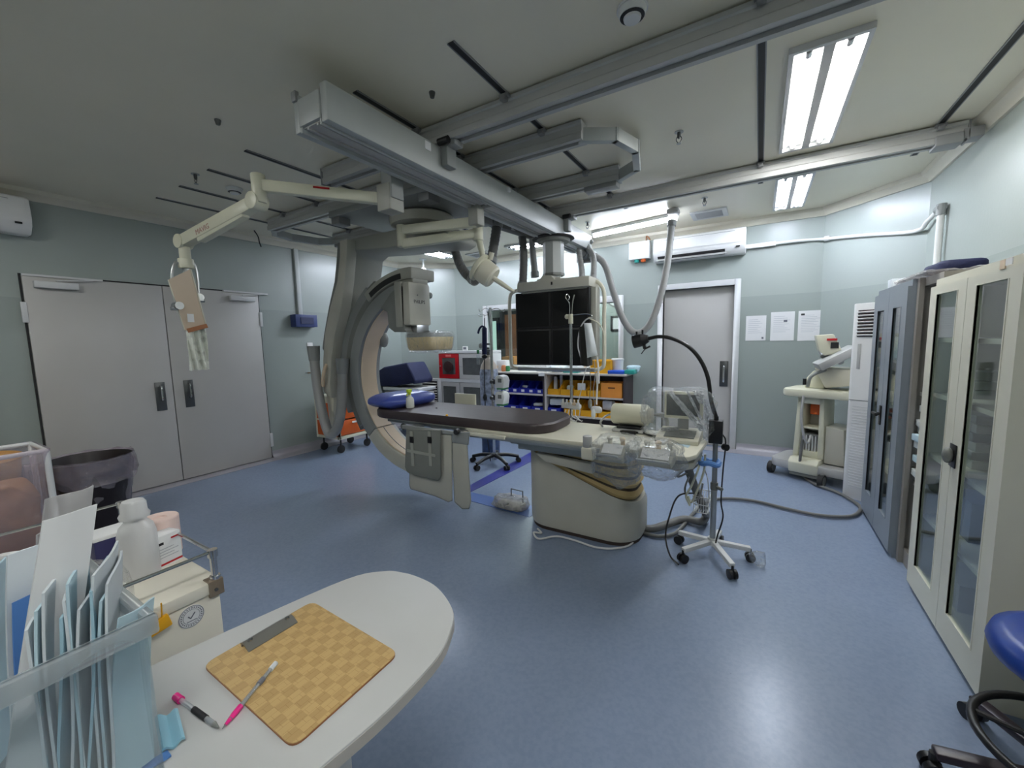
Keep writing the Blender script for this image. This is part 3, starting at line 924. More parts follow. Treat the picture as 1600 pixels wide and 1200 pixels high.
b.tube([(gx0 + .1, YG, TOP + .05), (xl + .06, YG, TOP + .04), (xl, YG, TOP - .06), (xl, YG, sz1 - .3), (xl, YG, zb + .1), (xl + .03, YG, zb + .02), (xl + .1, YG, zb)], .02, 10)
b.build('side_tube', M['ivory'], t)
MB().tube([(xl + .1, YG, zb), (xr - .1, YG, zb)], .022, 10, smooth=False).build('lower_handle', M['steel'], t)
MB().tube([(gx1 - .05, YG, TOP + .06), (xr - .06, YG, TOP + .05), (xr, YG, TOP - .06), (xr, YG, sz1 - .3), (xr, YG, zb + .1), (xr - .03, YG, zb + .02), (xr - .1, YG, zb)], .02, 10).build('side_tube', M['ivory'], t)

# ------------------------------------------------------------------ cable hoses
def hose(pts, r, m, label, name='cable_hose', group='corrugated cable hoses', ends=()):
    P = crom(pts, 10)
    L = sum((P[i + 1] - P[i]).length for i in range(len(P) - 1))
    t = thing(name, label, 'hose', tuple(pts[0]), group=group)
    MB().tube(P, r, 12, smooth=False).build('hose_body', m, t, smooth=60)
    b = MB()
    n = max(3, int(L / .035))
    step = (len(P) - 1) / n
    for k in range(1, n):
        f = k * step
        i = min(int(f), len(P) - 2)
        p = P[i].lerp(P[i + 1], f - i)
        d = (P[i + 1] - P[i]).normalized()
        b.cyl(p - d * .006, p + d * .006, r * 1.06, 12)
    b.build('ribs', m, t, smooth=60)
    for e, d in ((0, 1), (-1, -1)):
        q = (P[0], P[1]) if e == 0 else (P[-1], P[-2])
        dd = (q[1] - q[0]).normalized()
        MB().cyl(q[0], q[0] + dd * .06, r * 1.3, 14).build('hose_end', M['grey_mid'], t)
    return t


YH = 3.9
hose([(-1.86, 4.9, 2.5), at(873, 400, 1, 4.75), at(868, 430, 1, 4.55), at(862, 444, 1, 4.4)][:1] + [at(905, 392, 1, 4.75), at(909, 425, 1, 4.5), at(908, 452, 1, 4.3)], .034, M['hose'],
     'front grey hose looping down behind the right end of the monitor head')
hose([at(915, 384, 1, 4.9), at(927, 402, 1, 4.7), at(927, 440, 1, 4.5), at(927, 475, 1, 4.3), at(925, 520, 1, 4.22)], .034, M['hose'], 'grey hose hanging straight down at the right edge of the monitor panel')
c0 = at(1052, 333, 2, ZC)
t = hose([at(924, 398, 1, 4.85), at(944, 412, 1, 4.82), at(958, 455, 1, 4.8), at(972, 495, 1, 4.8), at(990, 519, 1, 4.8), at(1012, 511, 1, 4.82), at(1030, 470, 1, 4.85), at(1043, 410, 1, 4.9), at(1050, 345, 1, 4.96)], .037, M['hose'],
         'thick grey hose sagging in a deep loop from ceiling to bridge beam')
e = at(1052, 332, 1, 4.98)
MB().box(e.x - .06, e.x + .06, e.y - .06, e.y + .06, e.z - .015, e.z + .03).build('ceiling_socket', M['rail'], t, bevel=.006)
MB().cyl((e.x, e.y, e.z + .02), (e.x, e.y, ZC), .045, 16).build('ceiling_stub', M['white_paint'], t)
MB().tube([at(905, 374, 1, 4.9), at(915, 372, 1, 4.95), at(925, 380, 1, 4.95)], .03, 8).box(-1.98, -1.8, 4.86, 4.96, 2.44, 2.6).build('beam_clamp', M['grey_dark'], t, bevel=.01)
hose([at(815, 357, 1, 4.1), at(818, 400, 1, 4.1), at(817, 440, 1, 4.1), at(816, 449, 1, 4.1)], .045, M['hose_dark'], 'thick dark grey hose left of two running down to the monitor head')
hose([at(830, 352, 1, 4.2), at(832, 390, 1, 4.2), at(835, 420, 1, 4.2), at(836, 433, 1, 4.2)], .036, M['hose'], 'thinner pale grey hose between the thick hose and the monitor column')
hose([at(777, 347, 1, 3.75), at(774, 370, 1, 3.72), at(769, 398, 1, 3.7), at(766, 412, 1, 3.65)], .05, M['hose_dark'], 'dark grey hose stub behind the exam lamp stem')
hose([at(703, 380, 1, 3.3), at(711, 392, 1, 3.3), at(718, 412, 1, 3.25), at(728, 428, 1, 3.2), at(742, 438, 1, 3.12)], .042, M['hose_dark'], 'dark grey hose curving from the x-ray arm down to the exam lamp')
# horizontal cable trunk under the beam
t = thing('cable_duct', 'grey horizontal cable trunk under the bridge beam feeding the hoses', 'cable duct', (-2.1, 3.7, 2.5))
p, q = at(758, 345, 1, 3.64), at(842, 372, 1, 4.3)
MB().bar(p, q, .1, .08).build('duct_body', M['hose_dark'], t, bevel=.03)
MB().bar(at(798, 352, 1, 3.9), at(830, 363, 1, 4.2), .03, .1).build('duct_cover', M['beam'], t, bevel=.004)
MB().bar(q + Vector((0, 0, .02)), q + Vector((.12, -.08, .09)), .05, .05).build('duct_bracket', M['rail_dark'], t)

# ------------------------------------------------------------------ x-ray C-arm
CX, CZ = -2.75, 1.155
YA0, YA1 = 2.75, 3.03
t = thing('x_ray_arm', 'tall grey x-ray C-arm hung from the ceiling rails over the patient table', 'x-ray machine', (-2.9, 3.0, 0.2))
CARM = t


def strip(pxs, y):
    return [(p.x, p.z) for p in (at(x, yy, 1, y) for x, yy in pxs)]


MB().box(-3.62, -2.3, 2.6, 3.58, 2.725, 2.785).build('carriage_plate', M['grey_mid'], t, bevel=.006)
for x in (-3.55, -2.4):
    MB().box(x - .06, x + .06, 2.615, 2.75, 2.66, 2.73).build('carriage_bracket', M['rail_dark'], t, bevel=.01)
    MB().box(x - .05, x + .05, 3.43, 3.57, 2.66, 2.73).build('carriage_bracket', M['rail_dark'], t, bevel=.01)
MB().lathe([(.24, 2.6), (.3, 2.62), (.31, 2.66), (.31, 2.7), (.27, 2.726)], (-2.85, 3.08, 0), 36).build('swivel_disc', M['mach_light'], t)
# stand: L-shaped column
top_out = [(533, 377), (533, 400), (529, 440), (518, 480), (510, 520), (507, 560), (506, 600), (508, 613)]
top_in = [(520, 622), (518, 600), (520, 560), (526, 520), (536, 480), (541, 440), (544, 400), (545, 373)]
MB().prism(strip(top_out + top_in, 2.72), 'y', 2.70, 2.82).build('stand_cover', M['mach_light'], t, bevel=.012)
body = [(541, 374), (541, 440), (534, 480), (524, 520), (518, 560), (516, 610), (524, 612), (526, 570), (531, 530), (538, 490), (544, 450), (547, 420), (549, 400), (558, 391),
        (600, 388), (630, 384), (655, 381), (690, 379), (701, 371), (700, 358), (690, 350), (640, 352), (600, 362)]
MB().prism(strip(body, 2.80), 'y', 2.80, 3.22).build('stand_body', M['grey_mach'], t, bevel=.02)
back = [(527, 379), (525, 410), (522, 440), (513, 480), (506, 520), (503, 545), (515, 560), (530, 520), (540, 440), (545, 376)]
MB().prism(strip(back, 2.86), 'y', 2.86, 3.16).build('stand_back', M['grey_dark'], t, bevel=.012)
MB().prism(strip([(509, 612), (521, 620), (521, 655), (518, 676), (514, 655)], 2.74), 'y', 2.74, 2.86).build('stand_foot', M['ivory'], t, bevel=.01)
p = at(508, 575, 1, 2.68); q = at(506, 604, 1, 2.68)
MB().tube([at(510, 570, 1, 2.7), at(507, 578, 1, 2.66), at(505, 590, 1, 2.65), at(505, 603, 1, 2.68)], .018, 10).build('grip_handle', M['lining'], t)
# sleeve that holds the arc
MB().arc((CX, CZ), .925, 1.1, 124, 201, 2.78, 3.1, 36).build('arc_sleeve', M['grey_mid'], t, bevel=.012)
MB().arc((CX, CZ), .915, .985, 121, 212, 2.765, 2.79, 40).build('sleeve_trim', M['grey_dark'], t)
MB().arc((CX, CZ), .94, 1.06, 201, 213, 2.82, 3.06, 10).build('sleeve_end', M['grey_dark'], t, bevel=.006)
MB().arc((CX, CZ), .92, 1.09, 118, 124, 2.8, 3.08, 6).build('sleeve_end', M['grey_dark'], t, bevel=.006)
# the arc itself
MB().arc((CX, CZ), .775, .91, 96, 222, YA0, YA1, 70).build('arc_upper', M['grey_mid'], t, bevel=.01)
MB().arc((CX, CZ), .775, .915, 222, 292, YA0, YA1, 40).build('arc_lower', M['mach_light'], t, bevel=.01)
MB().arc((CX, CZ), .764, .778, 118, 221.5, YA0 + .035, YA1 - .055, 60).build('arc_lining', M['lining'], t)
MB().arc((CX, CZ), .764, .778, 222.5, 285, YA0 + .03, YA1 - .05, 34).build('arc_lining', M['lining'], t)
MB().arc((CX, CZ), .760, .766, 223, 285, YA0 + .1, YA0 + .106, 40).build('lining_seam', M['grey_dark'], t)
p = at(594, 530, 1, YA1)
MB().blob((p.x + .08, YA1 - .02, p.z), .05, .05, .09, 12).build('release_knob', M['grey_mid'], t)
# hood over the top of the arc
MB().arc((CX, CZ), .925, 1.03, 87, 126, YA0 - .01, YA1 + .02, 24).build('arc_hood', M['grey_mach'], t, bevel=.012)
MB().arc((CX, CZ), .935, .985, 95, 122, YA0 - .016, YA0 - .006, 20).build('hood_slot', M['black'], t)
# detector housing
poly = strip([(594, 482), (610, 458), (622, 447), (630, 446), (632, 515), (636, 519), (616, 519), (607, 512), (605, 488)], 2.70)
MB().prism(poly, 'y', 2.70, 3.02).build('housing_side', M['grey_dark'], t, bevel=.006)
MB().box(-2.88, -2.79, 2.692, 3.03, 1.645, 2.06).build('housing_frame', M['grey_mach'], t, bevel=.012)
hz = MB().box(-2.82, -2.70, 2.70, 2.98, 1.66, 2.05).build('detector_housing', M['mach_light'], t, bevel=.02)
lettering('PHILIPS', .046, M['black_ink'], (-2.6995, 2.755, 1.86), (0, 1, 0), (0, 0, 1), hz)
MB().box(-2.7, -2.697, 2.80, 2.81, 1.93, 1.94).build('badge', M['ink'], hz)
MB().box(-2.86, -2.705, 2.76, 2.97, 2.04, 2.105).build('housing_cap', M['grey_mach'], t, bevel=.02)
MB().cyl((-2.73, 2.985, 1.95), (-2.73, 3.01, 1.95), .03, 14).build('housing_knob', M['grey_mid'], t)
MB().box(-2.81, -2.71, 2.79, 2.95, 1.56, 1.67).build('detector_neck', M['steel'], t, bevel=.006)
def rrect(x0, x1, y0, y1, r, n=5):
    o = []
    for cx, cy, a in ((x1 - r, y1 - r, 0), (x0 + r, y1 - r, 90), (x0 + r, y0 + r, 180), (x1 - r, y0 + r, 270)):
        for k in range(n + 1):
            b = radians(a + 90 * k / n)
            o.append((cx + r * cos(b), cy + r * sin(b)))
    return o
def taper(o, f):
    cx = sum(p[0] for p in o) / len(o); cy = sum(p[1] for p in o) / len(o)
    return [(cx + (p[0] - cx) * f, cy + (p[1] - cy) * f) for p in o]
DR = rrect(-2.80, -2.47, 2.71, 3.05, .05)
def loft(b, rings):
    n = len(rings[0][1])
    vs = [(p[0], p[1], z) for z, r in rings for p in r]
    fs = [tuple(range(n - 1, -1, -1)), tuple((len(rings) - 1) * n + k for k in range(n))]
    for i in range(len(rings) - 1):
        fs += [(i * n + k, i * n + (k + 1) % n, (i + 1) * n + (k + 1) % n, (i + 1) * n + k) for k in range(n)]
    return b.add(vs, fs)
dt = loft(MB(), [(1.43, taper(DR, .86)), (1.445, taper(DR, .93)), (1.545, DR), (1.55, DR)]).build('flat_detector', mat('detector_beige', (222, 200, 150), .4, var=.02), t, smooth=50)
loft(MB(), [(1.55, DR), (1.585, taper(DR, .96)), (1.59, taper(DR, .9))]).build('detector_lid', M['grey_mid'], t, smooth=50)
loft(MB(), [(1.405, taper(DR, .7)), (1.42, taper(DR, .92)), (1.47, taper(DR, 1.0)), (1.56, taper(DR, 1.05)), (1.6, taper(DR, .99)), (1.61, taper(DR, .6))]).build('plastic_cover', M['film'], dt, smooth=60)
# tube housing under the table
MB().box(-2.86, -2.5, YA0 + .03, YA1 - .02, .29, .6).build('tube_housing', M['mach_light'], t, bevel=.04)
MB().lathe([(.12, .6), (.1, .66)], (-2.68, 2.9, 0), 20).build('tube_window', M['grey_dark'], t)
# hanging cable loop on the stand
pts = [at(490, 545, 1, 2.66), at(492, 570, 1, 2.66), at(497, 610, 1, 2.64), at(505, 650, 1, 2.62), at(515, 678, 1, 2.62), at(526, 670, 1, 2.63), at(533, 640, 1, 2.65), at(535, 600, 1, 2.68), at(535, 565, 1, 2.7)]
cl = MB().tube(pts, .05, 12).build('cable_loop', M['hose'], t, smooth=60)
for a, c in ((pts[0], pts[1]), (pts[-1], pts[-2])):
    d = (c - a).normalized()
    MB().cyl(a - d * .03, a + d * .13, .066, 14, r1=.056).build('cable_sleeve', M['grey_mid'], cl)

# ------------------------------------------------------------------ radiation shield on its ceiling arm
t = thing('radiation_shield', 'hanging lead shield with clear drape on a cream ceiling spring arm', 'shield', (-2.2, 2.05, 2.4))
MB().box(-2.2, -2.1, 1.99, 2.1, 2.46, 2.72).build('mount_post', M['grey_mid'], t, bevel=.008)
MB().box(-2.24, -2.112, 1.982, 2.112, 2.385, 2.56).build('pivot_block', M['grey_mach'], t, bevel=.012)
MB().box(-2.12, -2.06, 2.0, 2.09, 2.6, 2.66).build('mount_clamp', M['grey_dark'], t, bevel=.006)
A0 = Vector((-2.22, 2.05, 2.48)); A1 = at(404, 290, 2, 2.53)
ar = MB().bar(A0, A1, .06, .075).build('support_arm', M['cream'], t, bevel=.012)
s0 = A0.lerp(A1, .45)
nrm = (A1 - A0).normalized().cross(Vector((0, 0, 1)))
if nrm.dot(EYE - A0) < 0: nrm = -nrm
MB().bar(s0 + nrm * .031 + Vector((0, 0, .02)), s0 + nrm * .031 + Vector((0, 0, .02)) + (A1 - A0).normalized() * .1, .004, .012).build('warning_label', M['red'], ar)
E0 = Vector((A1.x, A1.y, 2.6)); E1 = Vector((A1.x, A1.y, 2.42))
MB().cyl(E0, E1, .042, 18).build('elbow_post', M['cream'], t, bevel=.006)
S0 = Vector((A1.x - .03, A1.y - .0, 2.435)); S1 = at(287, 378, 2, 2.27)
dn = (S1 - S0).normalized()
sd = dn.cross(Vector((0, 0, 1))).normalized()
if sd.dot(EYE - S0) < 0: sd = -sd
MB().cyl(S0 - sd * .045, S0 + sd * .05, .055, 20).build('elbow_joint', M['cream'], t, bevel=.006)
sp = MB().bar(S0, S1, .075, .085).bar(S0 + dn * .12 - Vector((0, 0, .03)), S0 + dn * .62 - Vector((0, 0, .04)), .06, .06).build('spring_arm', M['cream'], t, bevel=.014)
up = sd.cross(-dn) if False else Vector((0, 0, 1))
lettering('MAVIG', .05, mat('faded_red', (176, 128, 116), .5), S0 + dn * .6 + sd * .0385 - Vector((0, 0, .028)), -dn, up, sp)
MB().cyl(S1 - sd * .045, S1 + sd * .045, .05, 18).build('wrist_joint', M['cream'], t, bevel=.006)
H1 = S1 + Vector((-.0, 0, -.02))
MB().cyl(H1, H1 - Vector((0, 0, .1)), .035, 16).cyl(H1 - Vector((0, 0, .1)), H1 - Vector((0, 0, .17)), .048, 16).build('wrist_head', M['cream'], t, bevel=.005)
MB().cyl(H1 - Vector((0, 0, .17)), H1 - Vector((0, 0, .205)), .022, 12).build('wrist_nut', M['steel'], t)
XS = S1.x
q = [at(264, 437, 0, XS), at(297, 421, 0, XS + .05), at(321, 508, 0, XS + .05), at(290, 516, 0, XS)]
top = H1 - Vector((0, 0, .2))
y1 = [top, at(300, 410, 0, XS), at(307, 425, 0, XS), at(310, 455, 0, XS), at(309, 465, 0, XS)]
y2 = [top, at(276, 410, 0, XS), at(269, 425, 0, XS), at(270, 445, 0, XS), at(277, 478, 0, XS)]
yk = MB().tube(y1, .009, 8).tube(y2, .009, 8).build('yoke', M['steel'], t)
for e in (y1[-1], y2[-1]):
    MB().cyl(e - Vector((0.03, 0, 0)), e + Vector((.04, 0, 0)), .028, 12).cyl(e + Vector((0, -.04, -.02)), e + Vector((0, .04, -.02)), .014, 10).build('clamp_knob', M['steel'], yk)
pn = MB().sheet(q[3], q[2], q[1], q[0], 4, 4, .022).build('shield_panel', mat('shield_acrylic', (196, 178, 158), .25, var=.03), t)
b = MB()
for i, j in ((0, 3), (3, 2), (1, 2)):
    b.bar(q[i], q[j], .028, .008)
b.build('panel_edge', M['ivory'], pn)
MB().bar(q[3] + Vector((.03, 0, -.005)), q[2] + Vector((.03, 0, -.005)), .02, .03).build('drape_clamp', M['wood_brown'], pn)
m_ = (q[3] * .55 + q[2] * .45) + Vector((.03, -.02, .07))
MB().box(m_.x, m_.x + .003, m_.y - .03, m_.y + .01, m_.z - .03, m_.z + .03).build('panel_sticker', M['paper'], pn)
dq = [at(291, 516, 0, XS + .02), at(321, 510, 0, XS + .04), at(328, 577, 0, XS + .03), at(296, 579, 0, XS)]
MB().sheet(dq[3], dq[2], dq[1], dq[0], 12, 16, .003, lambda u, v: .02 * sin(u * 17 + v * 5) + .012 * noise.noise(Vector((u * 5, v * 9, 3)))).build('clear_drape', M['drape'], t, smooth=30)

# ------------------------------------------------------------------ exam lamp
t = thing('exam_lamp', 'cream exam lamp on a folded ceiling arm between x-ray arm and monitors', 'lamp', (-2.05, 2.82, 2.2))
LP = Vector((-2.02, 2.82, 0))
MB().box(LP.x - .05, LP.x + .05, LP.y - .05, LP.y + .05, 2.44, 2.6).build('mount_post', M['grey_mach'], t, bevel=.012)
L0 = Vector((LP.x, LP.y, 2.475)); L1 = at(627, 360, 2, 2.475)
L1 = LP + (L1 - LP).normalized() * .82 if (L1 - L0).length > .9 else L1
L1.z = 2.475
MB().bar(L0, L1, .06, .08).build('support_arm', M['cream'], t, bevel=.014)
MB().cyl((L1.x, L1.y, 2.52), (L1.x, L1.y, 2.335), .04, 16).build('elbow_post', M['cream'], t, bevel=.006)
L2 = Vector((L1.x, L1.y, 2.36)); L3 = at(747, 365, 1, 2.95)
MB().bar(L2, L3, .065, .078).build('spring_arm', M['cream'], t, bevel=.014)
MB().cyl(L3 + Vector((0, 0, .06)), L3 - Vector((0, 0, .06)), .045, 16).build('wrist_joint', M['cream'], t, bevel=.006)
L4 = at(759, 424, 1, 2.97)
MB().tube([L3 - Vector((0, 0, .02)), L3.lerp(L4, .5), L4], .03, 12, r1=.022).build('drop_tube', M['cream'], t)
C0, C1 = at(752, 420, 1, 2.95), at(778, 440, 1, 3.0)
ax = (C1 - C0).normalized()
Rm = ax.to_track_quat('Z', 'Y').to_matrix()
MB().lathe([(.115, -.04), (.125, -.03), (.125, -.005), (.11, 0)], C0, 24, Rm).build('lamp_rim', M['cream'], t)
MB().lathe([(.1, 0), (.105, .02), (.1, .12), (.085, .135)], C0, 24, Rm).build('lamp_head', M['ivory'], t)
MB().bar(L4, C0 + ax * .03, .05, .02).build('lamp_yoke', M['steel'], t)
k0 = C0 + ax * .135
k1 = at(803, 456, 1, 3.05)
MB().cyl(k0, k0.lerp(k1, .35), .02, 12).cyl(k0.lerp(k1, .35), k1, .022, 12, r1=.014).build('handle', M['ivory'], t)
p = at(766, 406, 1, 2.98)
MB().cyl(p, p + Vector((.02, 0, .06)), .022, 10).build('latch', M['ivory'], t)

# ------------------------------------------------------------------ patient table
ZT = 0.80
t = thing('patient_table', 'long cream patient table on a slanted pedestal with tan bellows', 'table', (-1.15, 2.95, 0))
BR = rrect(-1.6, -.69, 2.76, 3.26, .2, 7)
n = len(BR)
def ztop(x): return .64 - (x + 1.6) * .37
vs = [(p[0], p[1], .028) for p in taper(BR, .98)] + [(p[0], p[1], .06) for p in BR] + [(p[0], p[1], ztop(p[0]) - .03) for p in BR] + [(p[0], p[1], ztop(p[0])) for p in taper(BR, .965)] + [(p[0], p[1], ztop(p[0]) - .015) for p in taper(BR, .86)]
fs = [tuple(range(n - 1, -1, -1)), tuple(4 * n + k for k in range(n))]
for i in range(4): fs += [(i * n + k, i * n + (k + 1) % n, (i + 1) * n + (k + 1) % n, (i + 1) * n + k) for k in range(n)]
MB().add(vs, fs).build('base_body', M['mach_light'], t, smooth=50)
loft(MB(), [(0, taper(BR, .965)), (.05, taper(BR, .95))]).build('base_plinth', mat('plinth_shade_brown', (52, 40, 34), .6), t)  # dark plinth; the shadow under the base is put into its colour
# bellows: pleats fanning from the slanted base top to the flat upper cover
rings = []
NP = 4
for k in range(NP):
    for df, g in ((0, .89), (.13, .905), (.5, .945), (.87, .905)):
        f = (k + df) / NP
        rings.append([(p[0], p[1], (ztop(p[0]) - .012) * (1 - f) + .655 * f) for p in taper(BR, g)])
rings.append([(p[0], p[1], .655) for p in taper(BR, .89)])
vs = [q for r in rings for q in r]
fs = []
for i in range(len(rings) - 1): fs += [(i * n + k, i * n + (k + 1) % n, (i + 1) * n + (k + 1) % n, (i + 1) * n + k) for k in range(n)]
fs += [tuple(range(n - 1, -1, -1)), tuple((len(rings) - 1) * n + k for k in range(n))]
bl = MB().add(vs, fs)
for k in range(len(bl.f)):
    if (k // n) % 4 in (0, 3) and k < n * (len(rings) - 1): bl.mi[k] = 1
bl.build('bellows', [mat('bellows_tan', (196, 170, 116), .55, var=.05), mat('bellows_crease', (66, 52, 34), .6)], t, smooth=20)
loft(MB(), [(.625, taper(BR, .95)), (.63, taper(BR, .97)), (.66, taper(BR, .97))]).build('upper_plate', M['mach_light'], t, smooth=40)
pv = strip([(836, 708), (905, 722), (926, 726), (926, 741), (852, 722)], 2.66)
MB().prism(pv, 'y', 2.66, 2.72).build('front_cover', M['mach_light'], t, bevel=.006)
MB().box(-1.58, -.72, 2.66, 3.2, .66, .735).build('slide_carriage', mat('carriage_grey', (156, 164, 166), .45, var=.03), t, bevel=.01)
MB().box(-1.66, -1.5, 2.68, 3.18, .69, .75).build('carriage_bracket', M['grey_mid'], t, bevel=.008)
TOPP = [(-3.12, 2.7), (-2.1, 2.66), (-1.95, 2.56), (-1.0, 2.56), (-.42, 2.5), (-.33, 2.51), (-.295, 2.58), (-.275, 2.95), (-.31, 3.04), (-.42, 3.1), (-.95, 3.17), (-1.45, 3.18), (-1.95, 3.18), (-2.1, 3.12), (-3.12, 3.08), (-3.2, 3.0), (-3.2, 2.78)]
MB().prism(TOPP, 'z', ZT - .03, ZT).build('tabletop', mat('tabletop_cream', (226, 222, 204), .35, var=.02), t, bevel=.006)
MB().prism([p for p in taper(TOPP, .97)], 'z', ZT - .055, ZT - .028).build('tabletop_core', M['grey_mid'], t, bevel=.004)
MB().box(-2.0, -.5, 2.515, 2.535, ZT - .05, ZT - .02).build('accessory_rail', M['steel'], t, bevel=.003)
MB().box(-1.95, -.6, 3.2, 3.215, ZT - .05, ZT - .02).build('accessory_rail', M['steel'], t, bevel=.003)
MB().prism([(-.48, 2.53), (-.36, 2.53), (-.31, 2.6), (-.3, 2.95), (-.36, 3.05), (-.48, 3.05)], 'z', ZT - .1, ZT - .055).build('end_tray', M['mach_light'], t, bevel=.012)

# mattress and things lying on it
MT = ZT + .078
tag(loft(MB(), [(ZT, taper(rrect(-3.22, -1.30, 2.60, 3.2, .2, 7), .985)), (ZT + .012, rrect(-3.22, -1.30, 2.60, 3.2, .2, 7)), (MT - .014, rrect(-3.22, -1.30, 2.60, 3.2, .2, 7)), (MT, taper(rrect(-3.22, -1.30, 2.60, 3.2, .2, 7), .985))])
    .build('mattress', M['mattress'], smooth=35), 'long dark brown vinyl mattress on the patient table', 'mattress')
PC = Vector((-3.06, 2.9, MT))
def pil(q): return Vector((q.x, q.y, q.z * (1 - .55 * max(abs(q.x) / .16, abs(q.y) / .3) ** 3)))
tag(MB().blob((PC.x, PC.y, MT + .062), .2, .325, .078, 36, .38, lambda q: Vector((q.x * (1 - .12 * (abs(q.y) / .33) ** 2), q.y, q.z * (1 - .8 * max(abs(q.x) / .205, abs(q.y) / .33) ** 4))), Matrix.Rotation(radians(-8), 3, 'Z')).build('pillow', M['pillow'], smooth=60),
    'shiny blue vinyl pillow at the head end of the brown mattress', 'pillow')
p = at(641, 637, 2, MT)
t = thing('spray_bottle', 'white spray bottle with lime trigger head beside the blue pillow', 'bottle', (p.x, p.y, MT))
MB().lathe([(.0, 0), (.036, 0), (.04, .006), (.04, .075), (.034, .095), (.016, .11), (.015, .125)], (p.x, p.y, MT), 18).build('bottle_body', mat('bottle_white', (224, 226, 216), .35, var=.02), t)
MB().box(p.x - .014, p.x + .014, p.y - .03, p.y + .02, MT + .15, MT + .18).cyl((p.x, p.y, MT + .125), (p.x, p.y, MT + .155), .013, 12).bar((p.x, p.y - .02, MT + .155), (p.x - .0, p.y - .04, MT + .115), .012, .008).build('trigger_head', M['lime'], t, bevel=.003)
p = at(697, 650, 2, MT)
tag(MB().lathe([(.011, 0), (.012, .004), (.009, .012), (.004, .013)], (p.x, p.y + .01, MT), 12).build('stopcock_cap', M['yellow']), 'tiny yellow cap at the front edge of the brown mattress', 'cap')
p = at(682, 638, 2, MT)
tag(MB().lathe([(.009, 0), (.01, .004), (.005, .008)], (p.x, p.y, MT), 10).build('button_cap', M['black']), 'tiny black cap lying on the brown mattress', 'cap')
p, q = at(713, 640, 1, 3.3), at(744, 616, 1, 3.3)
t = thing('arm_board', 'small cream board standing at the far edge of the mattress', 'board', (p.x, 3.3, .8))
MB().box(p.x, q.x, 3.28, 3.30, .74, q.z).build('board', M['cream'], t, bevel=.004)
MB().box((p.x + q.x) / 2 - .03, (p.x + q.x) / 2 + .03, 3.19, 3.28, .745, .775).build('clamp', M['steel'], t, bevel=.003)

# lead curtain hung on the near rail
t = thing('lead_curtain', 'cream lead curtain with a strapped grey flap hanging under the table edge', 'curtain', (-2.3, 2.52, .1))
y = 2.5
def pan(pxs, y0, y1, nm, m, bev=.01):
    return MB().prism(strip(pxs, y0), 'y', y0, y1).build(nm, m, t, bevel=bev)
pan([(640, 675), (705, 680), (706, 782), (700, 784), (680, 775), (642, 764), (640, 758)], y, y + .012, 'curtain_panel', M['mach_light'])
for pts_ in ([(640, 675), (705, 680), (706, 782), (700, 784), (680, 775), (642, 764), (640, 758)], [(706, 692), (729, 694), (735, 785), (732, 795), (722, 795), (710, 784)]):
    MB().prism(taper(strip(pts_, y + .012), 1.016), 'y', y + .0125, y + .0165).build('edge_trim', M['grey_dark'], t)
pan([(706, 692), (729, 694), (735, 785), (732, 795), (722, 795), (710, 784)], y - .006, y + .012, 'curtain_panel', M['mach_light'])
pan([(706, 675), (733, 675), (731, 696), (706, 692)], y - .012, y + .004, 'curtain_hanger', M['grey_mid'])
fl_ = pan([(634, 670), (687, 672), (688, 745), (684, 752), (648, 744), (635, 738), (632, 730)], y - .035, y - .015, 'grey_flap', mat('flap_grey', (122, 124, 118), .6, var=.04, bump=.1))
for x0 in (642.5, 670.5):
    p, q = at(x0, 674, 1, y - .04), at(x0 + 2, 728, 1, y - .04)
    MB().box(p.x - .016, p.x + .016, y - .042, y - .034, q.z, p.z).build('strap', M['grey_mach'], fl_)
    MB().box(p.x - .02, p.x + .02, y - .046, y - .036, p.z - .1, p.z - .045).build('buckle', M['black'], fl_, bevel=.003)
p, q = at(636, 704, 1, y - .04), at(680, 712, 1, y - .04)
MB().bar(p, q, .006, .024).build('strap', M['grey_mach'], fl_)
MB().box(-2.66, -1.96, 2.49, 2.515, .755, .785).build('hanger_bar', M['grey_mid'], t, bevel=.003)
MB().box(-2.62, -2.55, 2.51, 2.66, .745, .77).box(-2.1, -2.03, 2.51, 2.66, .745, .77).build('hanger_bracket', M['grey_mid'], t)
p = at(713, 675, 1, 2.47)
MB().cyl((p.x, 2.46, p.z), (p.x, 2.495, p.z), .022, 14).build('clamp_knob', M['black'], t)
MB().box(-1.99, -1.6, 2.5, 2.53, .765, .79).build('rail_extension', M['ivory'], t, bevel=.003)

